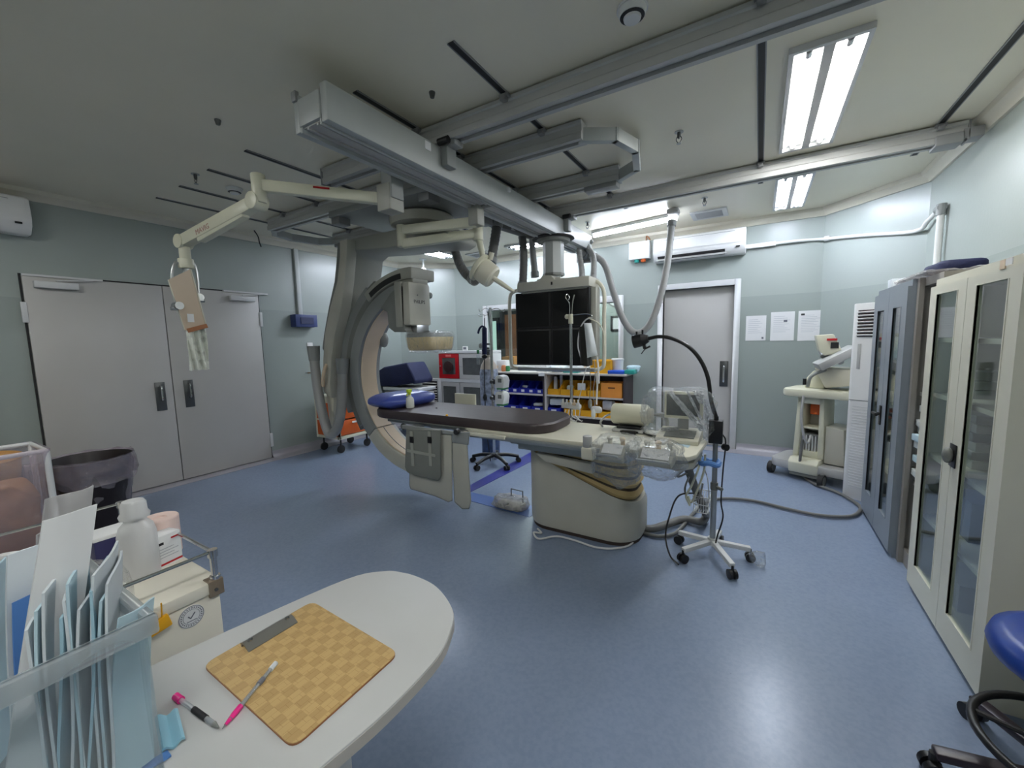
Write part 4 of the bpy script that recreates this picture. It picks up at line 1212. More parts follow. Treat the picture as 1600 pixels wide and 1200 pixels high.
# ------------------------------------------------------------------ controls wrapped in film
def module(pxa, pxb, label, knobs):
    p, q = at(pxa[0], pxa[1], 1, 2.41), at(pxb[0], pxb[1], 1, 2.41)
    t = thing('control_unit', label, 'control unit', ((p.x + q.x) / 2, 2.45, q.z), group='table-side control units')
    MB().prism([(2.36, q.z), (2.5, q.z), (2.5, p.z + .01), (2.42, p.z + .01), (2.36, p.z - .04)], 'x', p.x, q.x).build('housing', M['grey_mach'], t, bevel=.01)
    MB().prism([(2.37, p.z - .03), (2.43, p.z + .012), (2.425, p.z + .018), (2.363, p.z - .026)], 'x', p.x + .02, q.x - .02).build('key_panel', M['white_plastic'], t)
    for k in range(knobs):
        x = p.x + (q.x - p.x) * (k + .6) / knobs
        MB().cyl((x, 2.46, p.z), (x, 2.45, p.z + .045), .014, 10).blob((x, 2.448, p.z + .05), .02, .02, .016, 10).build('joystick', M['ivory'] if k != 1 else M['lining'], t)
    MB().tube([(p.x + .02, 2.36, q.z + .03), (p.x + .02, 2.3, q.z + .05), (p.x + .03, 2.29, p.z - .02), (q.x - .03, 2.29, p.z - .02), (q.x - .02, 2.3, q.z + .05), (q.x - .02, 2.36, q.z + .03)], .007, 8).build('guard_rail', M['steel'], t)
    MB().box(p.x + .04, q.x - .04, 2.49, 2.515, q.z + .02, q.z + .06).build('rail_clamp', M['grey_dark'], t)
    return p, q


p1, q1 = module((938, 697), (978, 722), 'left table-side control unit wrapped in clear film', 2)
p2, q2 = module((998, 704), (1052, 730), 'right table-side control unit with small levers under clear film', 3)
def wrap(x0, x1, y0, y1, z0, z1, nm, label, hang, seed):
    b = MB()
    sg = 54
    def fn(q):
        k = (abs(noise.noise(q * 13 + Vector((seed, 0, 0)))) - .2) * .05 + abs(noise.noise(q * 34)) * .02
        s = 1 + k / .12
        z = q.z
        if z < 0: z = z * (1 + hang * (.6 + .6 * noise.noise(Vector((q.x * 9 + seed, 0, 0)))))
        return Vector((q.x * s, q.y * s * (1 if z > -.1 else .75), z))
    b.blob(((x0 + x1) / 2, (y0 + y1) / 2, (z0 + z1) / 2), (x1 - x0) / 2, (y1 - y0) / 2, (z1 - z0) / 2, sg, .55, fn)
    return tag(b.build(nm, M['film'], smooth=8), label, 'plastic film')


wrap(p1.x - .015, q1.x + .08, 2.27, 2.52, q1.z - .05, p1.z + .09, 'plastic_wrap', 'crumpled clear film hanging over the left control unit', 1.5, 2)
wrap(p2.x - .05, q2.x + .04, 2.27, 2.52, q2.z - .03, p2.z + .08, 'plastic_wrap', 'crumpled clear film draped over the right control unit', .7, 5)
p = at(917, 692, 1, 2.47)
t = thing('rail_clamp', 'cream clamp with grey knob on the near table rail', 'clamp', (p.x, 2.5, .7))
MB().cyl((p.x, 2.48, p.z - .03), (p.x, 2.48, p.z + .045), .03, 16).build('knob', M['rail'], t, bevel=.004)
MB().box(p.x - .035, p.x + .05, 2.45, 2.515, p.z - .11, p.z - .03).build('clamp_body', M['ivory'], t, bevel=.01)

# ------------------------------------------------------------------ injector and loose items on the table end
t = thing('contrast_injector', 'cream drum-shaped contrast injector head on a small grey base', 'injector', (-.8, 3.05, ZT))
MB().lathe([(.0, 0), (.07, 0), (.078, .01), (.08, .25), (.07, .265), (.0, .265)], (-.945, 3.05, .925), 28, Matrix.Rotation(pi / 2, 3, 'Y')).build('drum', M['cream'], t)
MB().lathe([(.055, 0), (.055, .03), (.03, .035)], (-.68, 3.05, .925), 18, Matrix.Rotation(pi / 2, 3, 'Y')).build('drum_cap', M['mach_light'], t)
MB().tube([(-.64, 3.05, .935), (-.57, 3.05, .93), (-.55, 3.06, .88), (-.56, 3.08, .83)], .014, 8).box(-.6, -.56, 3.03, 3.08, .92, .95).build('handle', M['steel'], t)
MB().box(-.9, -.72, 2.98, 3.1, .825, .845).build('arm_plate', M['black'], t, bevel=.006)
MB().box(-.93, -.69, 2.95, 3.1, ZT, .825).build('base', M['rail'], t, bevel=.012)
MB().tube([(-.945, 3.05, .92), (-1.0, 3.04, .9), (-1.04, 3.03, .85), (-1.03, 3.05, .81)], .008, 8).build('nozzle_tube', M['steel'], t)
b = MB()
b.tube([at(969, 674, 2, ZT + .015), at(985, 676, 2, ZT + .012), at(1003, 676, 2, ZT + .012), at(1020, 681, 2, ZT + .01), at(1035, 684, 2, ZT + .009)], .008, 8)
b.tube([at(1010, 677, 2, ZT + .01), at(1022, 682, 2, ZT + .008), at(1025, 689, 2, ZT + .008)], .007, 8)
b.cbox(at(982, 676, 2, ZT + .014), .1, .03, .026)
tag(b.build('black_strap', M['black'], bevel=0), 'black forked cable lying on the cream tabletop before the injector', 'cable')
p, q = at(1031, 696, 2, ZT), at(1047, 686, 2, ZT)
t = thing('remote_control', 'small white hand control lying on the tabletop right of the black cable', 'remote control', p.to_tuple())
d = (q - p); d.z = 0
MB().bar(p + Vector((0, 0, .012)), q + Vector((0, 0, .012)), .05, .022).build('shell', M['white_plastic'], t, bevel=.006)
MB().lathe([(.012, 0), (.012, .004)], p.lerp(q, .7) + Vector((0, 0, .023)), 14).lathe([(.008, 0), (.008, .004)], p.lerp(q, .3) + Vector((0, 0, .023)), 12).build('button', M['rail'], t)
c = [at(1050, 692, 2, ZT), at(1075, 700, 2, ZT), at(1085, 690, 2, ZT), at(1056, 684, 2, ZT)]
tag(MB().sheet(c[0], c[1], c[2], c[3], 2, 2, .0015, lambda u, v: .001).build('paper_sheet', M['paper_blue']), 'pale blue paper sheet on the end of the cream tabletop', 'paper')
# console
t = thing('injector_console', 'grey-screened console with keypad wrapped in film at the table end', 'console', (-.43, 2.98, ZT))
q4 = [at(1040, 610, 1, 3.02), at(1100, 611, 1, 3.02), at(1100, 655, 1, 3.0), at(1040, 652, 1, 3.0)]
u = (q4[1] - q4[0]).normalized()
mx0, mx1, mz0, mz1 = q4[0].x, q4[1].x, q4[3].z, q4[0].z
MB().box(mx0, mx1, 2.985, 3.02, mz0, mz1).build('monitor_housing', M['cream'], t, bevel=.006)
MB().box(mx0 + .015, mx1 - .02, 2.982, 2.986, mz0 + .022, mz1 - .02).build('screen', mat('grey_screen', (70, 74, 76), .25, var=.05), t)
MB().box(mx0 + .09, mx1 - .09, 2.99, 3.01, ZT + .05, mz0 + .01).build('monitor_neck', M['grey_mid'], t)
MB().prism([(2.78, ZT), (3.05, ZT), (3.05, ZT + .06), (2.95, ZT + .06), (2.78, ZT + .03)], 'x', mx0 - .02, mx1 + .0).build('keypad_base', M['ivory'], t, bevel=.006)
MB().prism([(2.81, ZT + .036), (2.94, ZT + .059), (2.94, ZT + .064), (2.81, ZT + .041)], 'x', mx0 + .03, mx1 - .03).build('keypad', M['grey_dark'], t)
def fw(q):
    k = (abs(noise.noise(q * 9 + Vector((8, 1, 0)))) - .2) * .07 + abs(noise.noise(q * 26)) * .03
    return Vector((q.x * (1 + k / .2), q.y * (1 + k / .3) + .1 * (.2 - q.z) * 0, q.z * (1 + k / .4)))
w_ = MB().blob(((mx0 + mx1) / 2 - .03, 2.96, .97), (mx1 - mx0) / 2 + .09, .13, .175, 56, .5, fw).build('plastic_wrap', M['film'], smooth=8)
for c4 in (((1042, 612), (1050, 611), (1106, 672), (1094, 674)), ((1082, 609), (1100, 610), (1100, 632), (1092, 630)), ((1100, 632), (1106, 632), (1108, 662), (1102, 664)), ((1072, 612), (1076, 611), (1098, 655), (1094, 657)), ((1032, 668), (1062, 667), (1060, 672), (1034, 674))):
    q_ = [at(x, yy, 1, 2.9) for x, yy in c4]
    MB().sheet(q_[3], q_[2], q_[1], q_[0], 10, 22, .002, lambda a, v: .03 * noise.noise(Vector((a * 6, v * 14, c4[0][0])))).build('fold_highlight', M['fold_highlight'], w_, smooth=8)  # whitish strips laid along the creases as painted highlights
tag(w_, 'large crumpled clear bag pulled over the injector console', 'plastic film')

# ------------------------------------------------------------------ IV pole clamped to the far table rail
YP = 3.26
b0, b1 = at(893, 645, 1, YP), at(894, 500, 1, YP)
t = thing('iv_pole', 'slim chrome drip pole clamped to the far side of the patient table', 'iv pole', (b0.x, YP, .75))
MB().cyl((b0.x, YP, .74), (b0.x, YP, b1.z), .012, 12).build('pole', M['chrome'], t)
MB().box(b0.x - .04, b0.x + .04, YP - .045, YP + .02, .735, .79).build('rail_clamp', M['ivory'], t, bevel=.004)
MB().cyl((b0.x, YP, b1.z - .03), (b0.x, YP, b1.z + .05), .02, 12).blob((b0.x - .035, YP, b1.z + .03), .022, .015, .022, 10).build('pole_collar', M['cream'], t)
hk = MB()
zz = b1.z + .04
hk.tube([(b0.x - .01, YP, zz), (b0.x - .012, YP, zz + .1), (b0.x - .045, YP, zz + .15), (b0.x - .03, YP, zz + .18), (b0.x - .01, YP, zz + .15), (b0.x - .02, YP, zz + .13)], .004, 6)
hk.tube([(b0.x + .01, YP, zz), (b0.x + .02, YP, zz + .12), (b0.x + .035, YP, zz + .17), (b0.x + .02, YP, zz + .1)], .004, 6)
hk.tube([(b0.x, YP, zz), (b0.x + .12, YP, zz + .005), (b0.x + .18, YP, zz - .005), (b0.x + .19, YP, zz - .03)], .004, 6)
hk.build('hook', M['chrome'], t)
p = at(890, 634, 1, YP - .03)
mf = MB().box(p.x - .08, p.x + .09, YP - .03, YP + .02, p.z - .025, p.z + .01).build('manifold_rack', M['white_plastic'], t, bevel=.005)
for k in range(5):
    x = p.x - .06 + k * .035
    MB().cyl((x, YP - .03, p.z + .005), (x, YP - .035, p.z + .055), .009, 8).box(x - .014, x + .014, YP - .05, YP - .03, p.z + .01, p.z + .03).build('stopcock', M['white_plastic'] if k != 3 else M['lining'], mf)
# pressure bag
hx = b0.x + .19
p = at(921, 510, 1, YP); q = at(922, 572, 1, YP)
t = thing('pressure_bag', 'white and black pressure infuser bag hanging from the chrome drip pole', 'infusion bag', (p.x, YP, q.z))
cs = [at(904, 512, 1, YP), at(921, 506, 1, YP), at(934, 556, 1, YP), at(918, 560, 1, YP)]
MB().sheet(at(918, 559, 1, YP - .02), at(934, 555, 1, YP), at(924, 505, 1, YP), at(913, 505, 1, YP - .02), 8, 12, .02, lambda u, v: .03 * sin(pi * u) * sin(pi * v) ** .5).build('white_sleeve', M['pouch_white'], t)
MB().sheet(at(910, 570, 1, YP + .02), at(921, 572, 1, YP), at(916, 508, 1, YP), at(907, 514, 1, YP + .02), 8, 12, .025, lambda u, v: .02 * sin(pi * u)).build('black_sleeve', mat('black_cloth', (24, 26, 22), .8), t)
MB().tube([(hx, YP, zz - .03), at(915, 500, 1, YP), at(906, 515, 1, YP), at(903, 540, 1, YP + .03), at(908, 560, 1, YP + .03)], .006, 8).build('inflation_tube', M['bottle'], t)
MB().tube([(hx, YP, zz - .03), at(920, 497, 1, YP), at(935, 505, 1, YP), at(943, 520, 1, YP), at(944, 540, 1, YP)], .005, 8).build('coiled_line', M['cream'], t)
# lines that hang down
def line(pxs, y, r, m, label):
    return tag(MB().tube([at(a, c, 1, y) for a, c in pxs], r, 6, n=5).build('iv_line', m), label, 'iv line', 'thin lines under the pressure bag')
line([(917, 572), (912, 590), (908, 610), (904, 628), (906, 642), (904, 655)], YP - .02, .004, M['white_plastic'], 'leftmost thin white drip line below the pressure bag')
line([(921, 573), (923, 600), (921, 625), (923, 640)], YP + .02, .003, M['grey_dark'], 'thin grey drip line hanging straight below the pressure bag')
line([(928, 560), (930, 585), (927, 612), (930, 640)], YP + .05, .003, M['rail'], 'thin pale grey drip line right of the grey one below the pressure bag')
t = thing('transducer', 'white pressure transducer hanging on a white line from the pressure bag', 'transducer', at(930, 640, 1, YP).to_tuple())
MB().tube([at(933, 557, 1, YP - .02), at(935, 580, 1, YP - .03), at(933, 605, 1, YP - .03), at(932, 632, 1, YP - .03)], .008, 8).build('line', M['white_plastic'], t)
p = at(932, 640, 1, YP - .03)
MB().blob((p.x, YP - .03, p.z), .05, .02, .03, 12, .7).build('housing', M['white_plastic'], t)
MB().blob((p.x - .02, YP - .05, p.z - .035), .02, .015, .045, 10).build('flush_valve', M['pouch_white'], t)
p = at(934, 588, 1, YP - .03)
MB().box(p.x - .012, p.x + .014, YP - .042, YP - .02, p.z - .06, p.z + .03).build('drip_clamp', M['white_plastic'], t, bevel=.003)
p = at(922, 631, 1, YP + .02)
tag(MB().lathe([(.004, -.04), (.016, -.03), (.018, .02), (.008, .04)], p, 12).build('squeeze_bulb', M['grey_dark']), 'small dark grey bulb on the thin grey drip line', 'bulb')
t = thing('tubing_bundle', 'tangle of thin white tubing below the drip pole at the far table edge', 'tubing', at(895, 648, 1, YP - .05).to_tuple())
for k in range(4):
    MB().tube([at(884 + 5 * k, 640, 1, YP - .06), at(882 + 6 * k, 650, 1, YP - .08), at(890 + 6 * k, 655 + k % 2 * 3, 1, YP - .1), at(898 + 4 * k, 657, 1, YP - .1)], .004, 6).build('tube', M['white_plastic'], t)

# ------------------------------------------------------------------ cables at the table end
def cable(pts, r, m, label, group=None, name='cable'):
    return tag(MB().tube(pts, r, 8, n=7).build(name, m, smooth=60), label, 'cable', group)


F = lambda x, y, z=.02: at(x, y, 2, z)
cable([F(840, 826, .012), F(846, 833, .01), F(834, 832, .008), F(842, 842, .01), F(870, 838, .01), F(900, 845, .01), F(930, 855, .008), F(960, 857, .008), F(985, 851, .008), F(996, 836, .01)], .0075, M['white_plastic'],
      'thin white cable snaking along the foot of the table pedestal')
cable([F(1000, 824, .05), F(1020, 826, .04), F(1045, 818, .04), F(1070, 811, .04), F(1095, 815, .04), F(1103, 805, .06), at(1098, 790, 1, 3.15), at(1085, 760, 1, 3.1), at(1073, 725, 1, 2.95), at(1070, 716, 1, 2.85)], .03, M['hose_dark'],
      'thick dark ribbed hose rising from the floor to the table end', name='cable_hose')
cable([F(1003, 832), F(1030, 838), F(1055, 833), F(1070, 818), F(1090, 795), F(1110, 782), F(1140, 779), F(1180, 783), F(1230, 795), F(1280, 805), F(1325, 807), F(1343, 799), F(1340, 788), F(1310, 770), F(1275, 757), F(1257, 745), at(1250, 728, 1, 4.98), at(1252, 700, 1, 4.98), at(1256, 680, 1, 5.0)], .014, M['hose_dark'],
      'long grey cable looping over the floor from the table to the ultrasound cart')
cable([at(1092, 770, 1, 3.0), F(1062, 790, .5) if False else at(1060, 775, 1, 2.96), at(1045, 810, 1, 2.9), at(1040, 840, 1, 2.85), F(1047, 868), F(1060, 882, .015)], .006, M['black'], 'thin black cable hanging left of the lamp stand down to the floor')
g = 'signal cables under the table end'
for k, (a, m_) in enumerate((([(1095, 712), (1092, 730), (1080, 760), (1072, 775), (1078, 790)], 'cream'), ([(1102, 710), (1100, 735), (1090, 765), (1080, 785), (1075, 775)], 'cream'),
                             ([(1075, 712), (1062, 722), (1045, 728), (1060, 735), (1085, 728)], 'ivory'), ([(1098, 712), (1085, 722), (1062, 740), (1060, 745), (1075, 738), (1092, 725)], 'hose'),
                             ([(1085, 714), (1078, 740), (1070, 765), (1078, 782), (1092, 778), (1098, 755)], 'hose'))):
    cable([at(x, y, 1, 2.92 + .02 * k) for x, y in a], .007, M[m_], 'thin pale signal cable looping under the end of the patient table', g)
t = thing('wire_basket', 'small white wire basket hanging under the table end by the lamp stand', 'basket', at(1097, 790, 1, 3.15).to_tuple())
p, q = at(1085, 770, 1, 3.15), at(1109, 798, 1, 3.15)
for k, z in enumerate((p.z, (p.z + q.z) / 2, q.z)):
    f = 1 - .12 * k
    cxm = (p.x + q.x) / 2; hw = (q.x - p.x) / 2 * f
    MB().tube([(cxm - hw, 3.08, z), (cxm + hw, 3.08, z), (cxm + hw, 3.08 + .16 * f, z), (cxm - hw, 3.08 + .16 * f, z)], .004, 6, smooth=False, closed=True).build('rim_wire', M['white_plastic'], t)
for k in range(7):
    x = p.x + (q.x - p.x) * k / 6
    MB().tube([(x, 3.08, p.z), (x * .9 + (p.x + q.x) * .05, 3.085, q.z), (x * .9 + (p.x + q.x) * .05, 3.21, q.z), (x, 3.24, p.z)], .002, 5, smooth=False).build('wire', M['white_plastic'], t)
MB().tube([(q.x, 3.08, p.z), (q.x - .01, 3.05, p.z + .15), (-.33, 3.0, .72)], .004, 6, smooth=False).build('hanger', M['white_plastic'], t)

# ------------------------------------------------------------------ gooseneck lamp on its wheeled stand
SX, SY = -.225, 2.96
t = thing('gooseneck_lamp', 'black gooseneck lamp on a white five-legged wheeled stand', 'lamp', (SX, SY, 0))
WC = [F(1067, 872, .03), F(1144, 897, .03), F(1172, 870, .03), F(1061, 843, .03), F(1124, 842, .03)]
for c in WC:
    d = Vector((c.x - SX, c.y - SY, 0))
    e = Vector((SX, SY, .1)) + d * 1.0
    e.z = .085
    lg = MB().bar((SX, SY, .105), e, .035, .03).build('base_leg', M['white_paint'], t, bevel=.004)
    dd = d.normalized()
    sd = Vector((-dd.y, dd.x, 0))
    cs = MB()
    for s in (-1, 1):
        cs.cyl(e + sd * s * .006 + Vector((0, 0, -.055)), e + sd * s * .024 + Vector((0, 0, -.055)), .03, 16)
    cs.cyl(e + Vector((0, 0, -.045)), e, .008, 8)
    cs.build('caster', M['black'], lg)
MB().cyl((SX, SY, .08), (SX, SY, .13), .032, 16).build('hub', M['white_paint'], t)
MB().cyl((SX, SY, .1), (SX, SY, .5), .019, 14).cyl((SX, SY, .5), (SX, SY, .82), .016, 14).build('pole', M['steel'], t)
MB().cyl((SX, SY, .47), (SX, SY, .52), .024, 14).cyl((SX + .02, SY - .02, .495), (SX + .05, SY - .05, .495), .012, 10).build('pole_clamp', M['grey_dark'], t)
MB().box(SX - .042, SX + .042, SY - .03, SY + .03, .79, .945).build('power_box', M['black'], t, bevel=.006)
MB().cyl((SX + .05, SY, .77), (SX + .07, SY - .02, .77), .022, 12).build('knob', M['black'], t)
MB().cyl((SX - .0, SY, .94), (SX, SY, .97), .015, 12).build('neck_ferrule', M['black'], t)
g_ = [(SX, SY, .96), at(1111, 625, 1, SY), at(1106, 590, 1, SY), at(1094, 562, 1, SY), at(1075, 541, 1, SY), at(1050, 529, 1, SY), at(1030, 526, 1, SY), at(1013, 529, 1, SY)]
MB().tube(g_, .013, 10).build('gooseneck', M['black'], t, smooth=60)
e0, e1 = at(1013, 529, 1, SY), at(990, 534, 1, SY)
hd = MB().cyl(e0, e0.lerp(e1, .4), .025, 16, r1=.045).cyl(e0.lerp(e1, .4), e1, .045, 18, r1=.048).build('lamp_head', M['black'], t, smooth=35)
p = at(1008, 545, 1, SY); q = at(1002, 553, 1, SY)
MB().bar(e0.lerp(e1, .3) - Vector((0, 0, .03)), p, .03, .02).bar(p, at(1016, 541, 1, SY), .012, .012).bar(p, q, .006, .006).build('focus_grip', M['black'], hd)
MB().cyl(e0.lerp(e1, .4) + Vector((0, 0, .04)), e0.lerp(e1, .4) + Vector((0, 0, .07)), .007, 8).cyl(e0.lerp(e1, .8) + Vector((0, 0, .04)), e0.lerp(e1, .8) + Vector((0, 0, .068)), .007, 8).build('screw', M['black'], hd)
MB().tube([(SX + .042, SY, .85), (SX + .06, SY - .01, .8), (SX + .05, SY - .02, .6), (SX + .045, SY - .02, .4), (SX + .06, SY - .03, .3), (SX + .03, SY - .03, .16), (SX + .02, SY - .05, .1)], .005, 6).build('power_cord', M['black'], t)
t2 = tag(MB().tube([(SX - .03 + .055 * cos(a), SY + .055 * sin(a) - .02, .66 + .008 * sin(3 * a)) for a in [2 * pi * k / 14 for k in range(14)]], .018, 8, closed=True, n=2).build('tape_roll', M['sky_blue']), 'light blue ring hooked round the lamp stand pole under the table edge', 'ring')
p = F(1186, 872, .06)
tag(MB().blob(p, .05, .04, .045, 14, .8, lambda q: q * (1 + 3 * noise.noise(q * 30) * .2)).build('plastic_scrap', M['film'], smooth=20), 'crumpled clear plastic scrap on the right leg of the lamp stand', 'plastic film')

# ------------------------------------------------------------------ foot pedal in plastic
t = thing('foot_pedal', 'foot pedal unit with a metal hoop wrapped in crumpled plastic on the floor', 'foot pedal', (-1.83, 2.93, 0))
c = F(796, 795, 0)
c = Vector((c.x, c.y + .03, 0))
MB().box(c.x - .13, c.x + .12, c.y - .07, c.y + .07, .0, .05).build('pedal_body', M['ivory'], t, bevel=.015)
MB().tube([(c.x - .02, c.y + .04, .04), (c.x - .02, c.y + .04, .16), (c.x + .1, c.y + .04, .155), (c.x + .1, c.y + .04, .04)], .006, 8, smooth=False).build('hoop', M['dark_steel'], t)
MB().cyl((c.x - .02, c.y - .05, .05), (c.x - .02, c.y - .05, .06), .025, 14).build('pedal', M['grey_dark'], t)
MB().blob((c.x, c.y, .052), .17, .1, .053, 24, .6, lambda q: Vector((q.x * (1 + .25 * noise.noise(q * 20)), q.y * (1 + .25 * noise.noise(q * 18)), q.z * (1 + .2 * noise.noise(q * 25)) if q.z > -.03 else q.z))).build('plastic_wrap', M['film_milky'], t, smooth=25)

# ------------------------------------------------------------------ infusion pole, pumps and oxygen behind the table
PX, PY = -2.72, 4.02
t = thing('infusion_stand', 'chrome infusion stand on a black five-star wheeled base behind the table', 'iv pole', (PX, PY, 0))
MB().cyl((PX, PY, .1), (PX, PY, 1.89), .017, 14).build('pole', M['chrome'], t)
MB().cyl((PX, PY, .06), (PX, PY, .14), .035, 16).build('hub', M['steel'], t)
for k in range(5):
    a = radians(-100 + 72 * k)
    e = Vector((PX + .3 * cos(a), PY + .3 * sin(a), .075))
    lg = MB().tube([(PX, PY, .115), (PX + .15 * cos(a), PY + .15 * sin(a), .11), e], .025, 10, r1=.02).build('base_leg', M['black'], t)
    sd = Vector((-sin(a), cos(a), 0))
    cs = MB()
    for s in (-1, 1): cs.cyl(e + sd * s * .008 - Vector((0, 0, .045)), e + sd * s * .028 - Vector((0, 0, .045)), .03, 14)
    cs.cyl(e - Vector((0, 0, .04)), e, .01, 8)
    cs.build('caster', M['rubber'], lg)
b = MB()
for a in (0.3, 2.4, 4.5):
    b.tube([(PX, PY, 1.86), (PX + .08 * cos(a), PY + .08 * sin(a), 1.88), (PX + .16 * cos(a), PY + .16 * sin(a), 1.84), (PX + .18 * cos(a), PY + .18 * sin(a), 1.87)], .004, 6)
b.build('hook', M['chrome'], t)


def pump(py, label):
    p = at(781, py, 1, PY - .04)
    t = thing('infusion_pump', label, 'infusion pump', (p.x, PY, p.z), group='infusion pumps')
    T = Matrix.Translation((p.x, PY - .08, p.z))
    MB(T).prism([(-.05, -.07), (.07, -.075), (.085, .02), (.065, .07), (.0, .085), (-.045, .06)], 'y', 0, .13).build('pump_body', M['white_plastic'], t, bevel=.012)
    MB(T).box(-.02, .078, -.003, .1, -.085, -.066).build('drip_tray', M['green'], t, bevel=.004)
    MB(T).box(-.0, .05, -.004, .0, .0, .045).build('display', M['grey_dark'], t)
    MB(T).box(-.1, -.045, .05, .11, -.03, .03).cyl((-.1, .04, 0), (-.1, .0, 0), .022, 10).build('pole_clamp', M['dark_steel'], t, bevel=.004)


pump(597, 'upper white infusion pump with green base on the chrome stand')
pump(622, 'lower white infusion pump with green base on the chrome stand')

OX, OY = -3.0, 4.36
t = thing('oxygen_cylinder', 'tall blue oxygen cylinder with plastic-wrapped top standing behind the table', 'gas cylinder', (OX, OY, 0))
MB().lathe([(.1, 0), (.115, .01), (.118, .03), (.118, .62)], (OX, OY, 0), 28).build('cylinder_body', M['o2'], t)
MB().lathe([(.118, .62), (.12, .64), (.119, 1.1), (.112, 1.14)], (OX, OY, 0), 28).build('cylinder_wrap', M['o2_wrap'], t)
MB().lathe([(.112, 1.14), (.1, 1.19), (.06, 1.26), (.03, 1.29), (.03, 1.32)], (OX, OY, 0), 28).build('cylinder_shoulder', mat('shoulder', (196, 184, 170), .5, var=.1), t)
v = MB().cyl((OX, OY, 1.31), (OX, OY, 1.42), .02, 12).cyl((OX - .08, OY - .02, 1.38), (OX + .06, OY - .02, 1.38), .014, 10).build('valve', M['dark_steel'], t)
MB().lathe([(.035, 0), (.035, .03), (.03, .034)], (OX - .08, OY - .02, 1.44), 16, Matrix.Rotation(pi / 2, 3, 'X')).build('pressure_gauge', M['steel'], v)
MB().lathe([(.03, 0), (.03, .025)], (OX + .02, OY - .04, 1.45), 12).build('hand_wheel', M['dark_steel'], v)
MB().lathe([(.018, 0), (.022, .01), (.022, .12), (.014, .14)], (OX - .12, OY - .06, 1.2), 14).build('humidifier_bottle', M['box_clear'], v)
MB().cyl((OX - .12, OY - .06, 1.34), (OX - .12, OY - .06, 1.39), .018, 12).build('flow_meter', M['green'], v)
# navy wrapped bag on a thin rod beside the cylinder
t = thing('wrapped_rod', 'navy cloth-wrapped black rod with a curved top beside the chrome stand', 'rod', at(757, 570, 1, 4.1).to_tuple())
a, c = at(757, 512, 1, 4.1), at(757, 556, 1, 4.1)
MB().tube([at(757, 497, 1, 4.1), at(757, 600, 1, 4.1), at(758, 622, 1, 4.1), at(758, 660, 1, 4.1), (a.x + .03, 4.1, .0)], .006, 8, smooth=False).build('rod', M['black'], t)
MB().tube([a, c], .03, 12, smooth=False).build('cloth_cover', M['navy'], t, bevel=.01)
MB().tube([at(758, 512, 1, 4.1), at(753, 510, 1, 4.1), at(749, 514, 1, 4.1), at(747, 521, 1, 4.1)], .013, 8).build('curved_top', M['navy'], t)
e = at(757, 492, 1, 4.1)
MB().tube([e + Vector((0, 0, -.04)), e + Vector((0, 0, .0)), e + Vector((-.06, 0, .01)), e + Vector((-.09, 0, .0)), e + Vector((-.06, 0, -.015)), e + Vector((.05, 0, .0))], .003, 6).build('wire_hook', M['chrome'], t)
MB().blob(at(758, 621, 1, 4.08), .03, .025, .05, 8, 1.0).build('toggle', M['black'], t)
MB().blob(at(757, 557, 1, 4.08), .04, .03, .03, 10).build('clamp', M['black'], t)

# ------------------------------------------------------------------ storage shelf under the window
HX0, HX1, HY0, HY1, HZ = -3.76, -1.56, 5.58, 5.985, 1.0
HM = -2.82
t = thing('storage_shelf', 'low dark laminate shelf unit with pale edges under the control window', 'shelf', ((HX0 + HX1) / 2, 5.8, 0))
MB().box(HX0, HX1 + .02, HY0 - .02, HY1, HZ - .03, HZ).build('countertop', M['edge_pale'], t, bevel=.004)
MB().box(HX0, HX0 + .03, HY0, HY1, 0, HZ - .03).build('side_panel', M['wood_dark'], t)
MB().box(HX1 - .03, HX1, HY0, HY1, 0, HZ - .03).build('side_panel', M['wood_dark'], t)
MB().box(HM - .02, HM + .01, HY0 + .003, HY1, 0, HZ - .03).build('divider', M['wood_dark'], t)
MB().box(HM + .01, HM + .04, HY0 + .003, HY1, 0.06, HZ - .03).build('divider_liner', M['edge_pale'], t)
MB().box(HX0 + .03, HX1 - .03, HY1 - .02, HY1, 0, HZ - .03).build('back_panel', M['wood_dark'], t)
for x0, x1, zs in ((HX0 + .03, HM - .02, (.66, .36, .06)), (HM + .04, HX1 - .03, (.66, .36, .06))):
    for z in zs:
        MB().box(x0, x1, HY0 + .005, HY1 - .02, z - .025, z).build('shelf_board', M['edge_pale'], t)
p = at(847, 587, 1, HY0)
MB().box(p.x - .05, p.x + .05, HY0 - .024, HY0 - .018, HZ - .055, HZ - .005).build('shelf_label', M['paper'], t)


def bin_mesh(wd, dp, ht):
    b = MB()
    th = .006
    side = [(0, 0), (dp, 0), (dp, ht), (dp * .55, ht), (dp * .02, ht * .45)]
    for s in (0, 1):
        x = s * (wd - th)
        b.prism([(p[0], p[1]) for p in side], 'x', x, x + th)
    b.box(th, wd - th, 0, dp, 0, th).box(th, wd - th, dp - th, dp, 0, ht).box(th, wd - th, 0, th, 0, ht * .45)
    return b


def make_bin(m, wd, dp, ht, label, group, loc, card=True):
    t = thing('storage_bin', label, 'storage bin', loc, group=group)
    b = bin_mesh(wd, dp, ht)
    b.v = [Vector(loc) + p for p in b.v]
    b.build('bin_body', M[m], t, smooth=0)
    if card: MB(Matrix.Translation(Vector(loc))).box(wd * .3, wd * .7, -.003, 0, ht * .12, ht * .34).build('label_card', M['paper'], t)
    return t


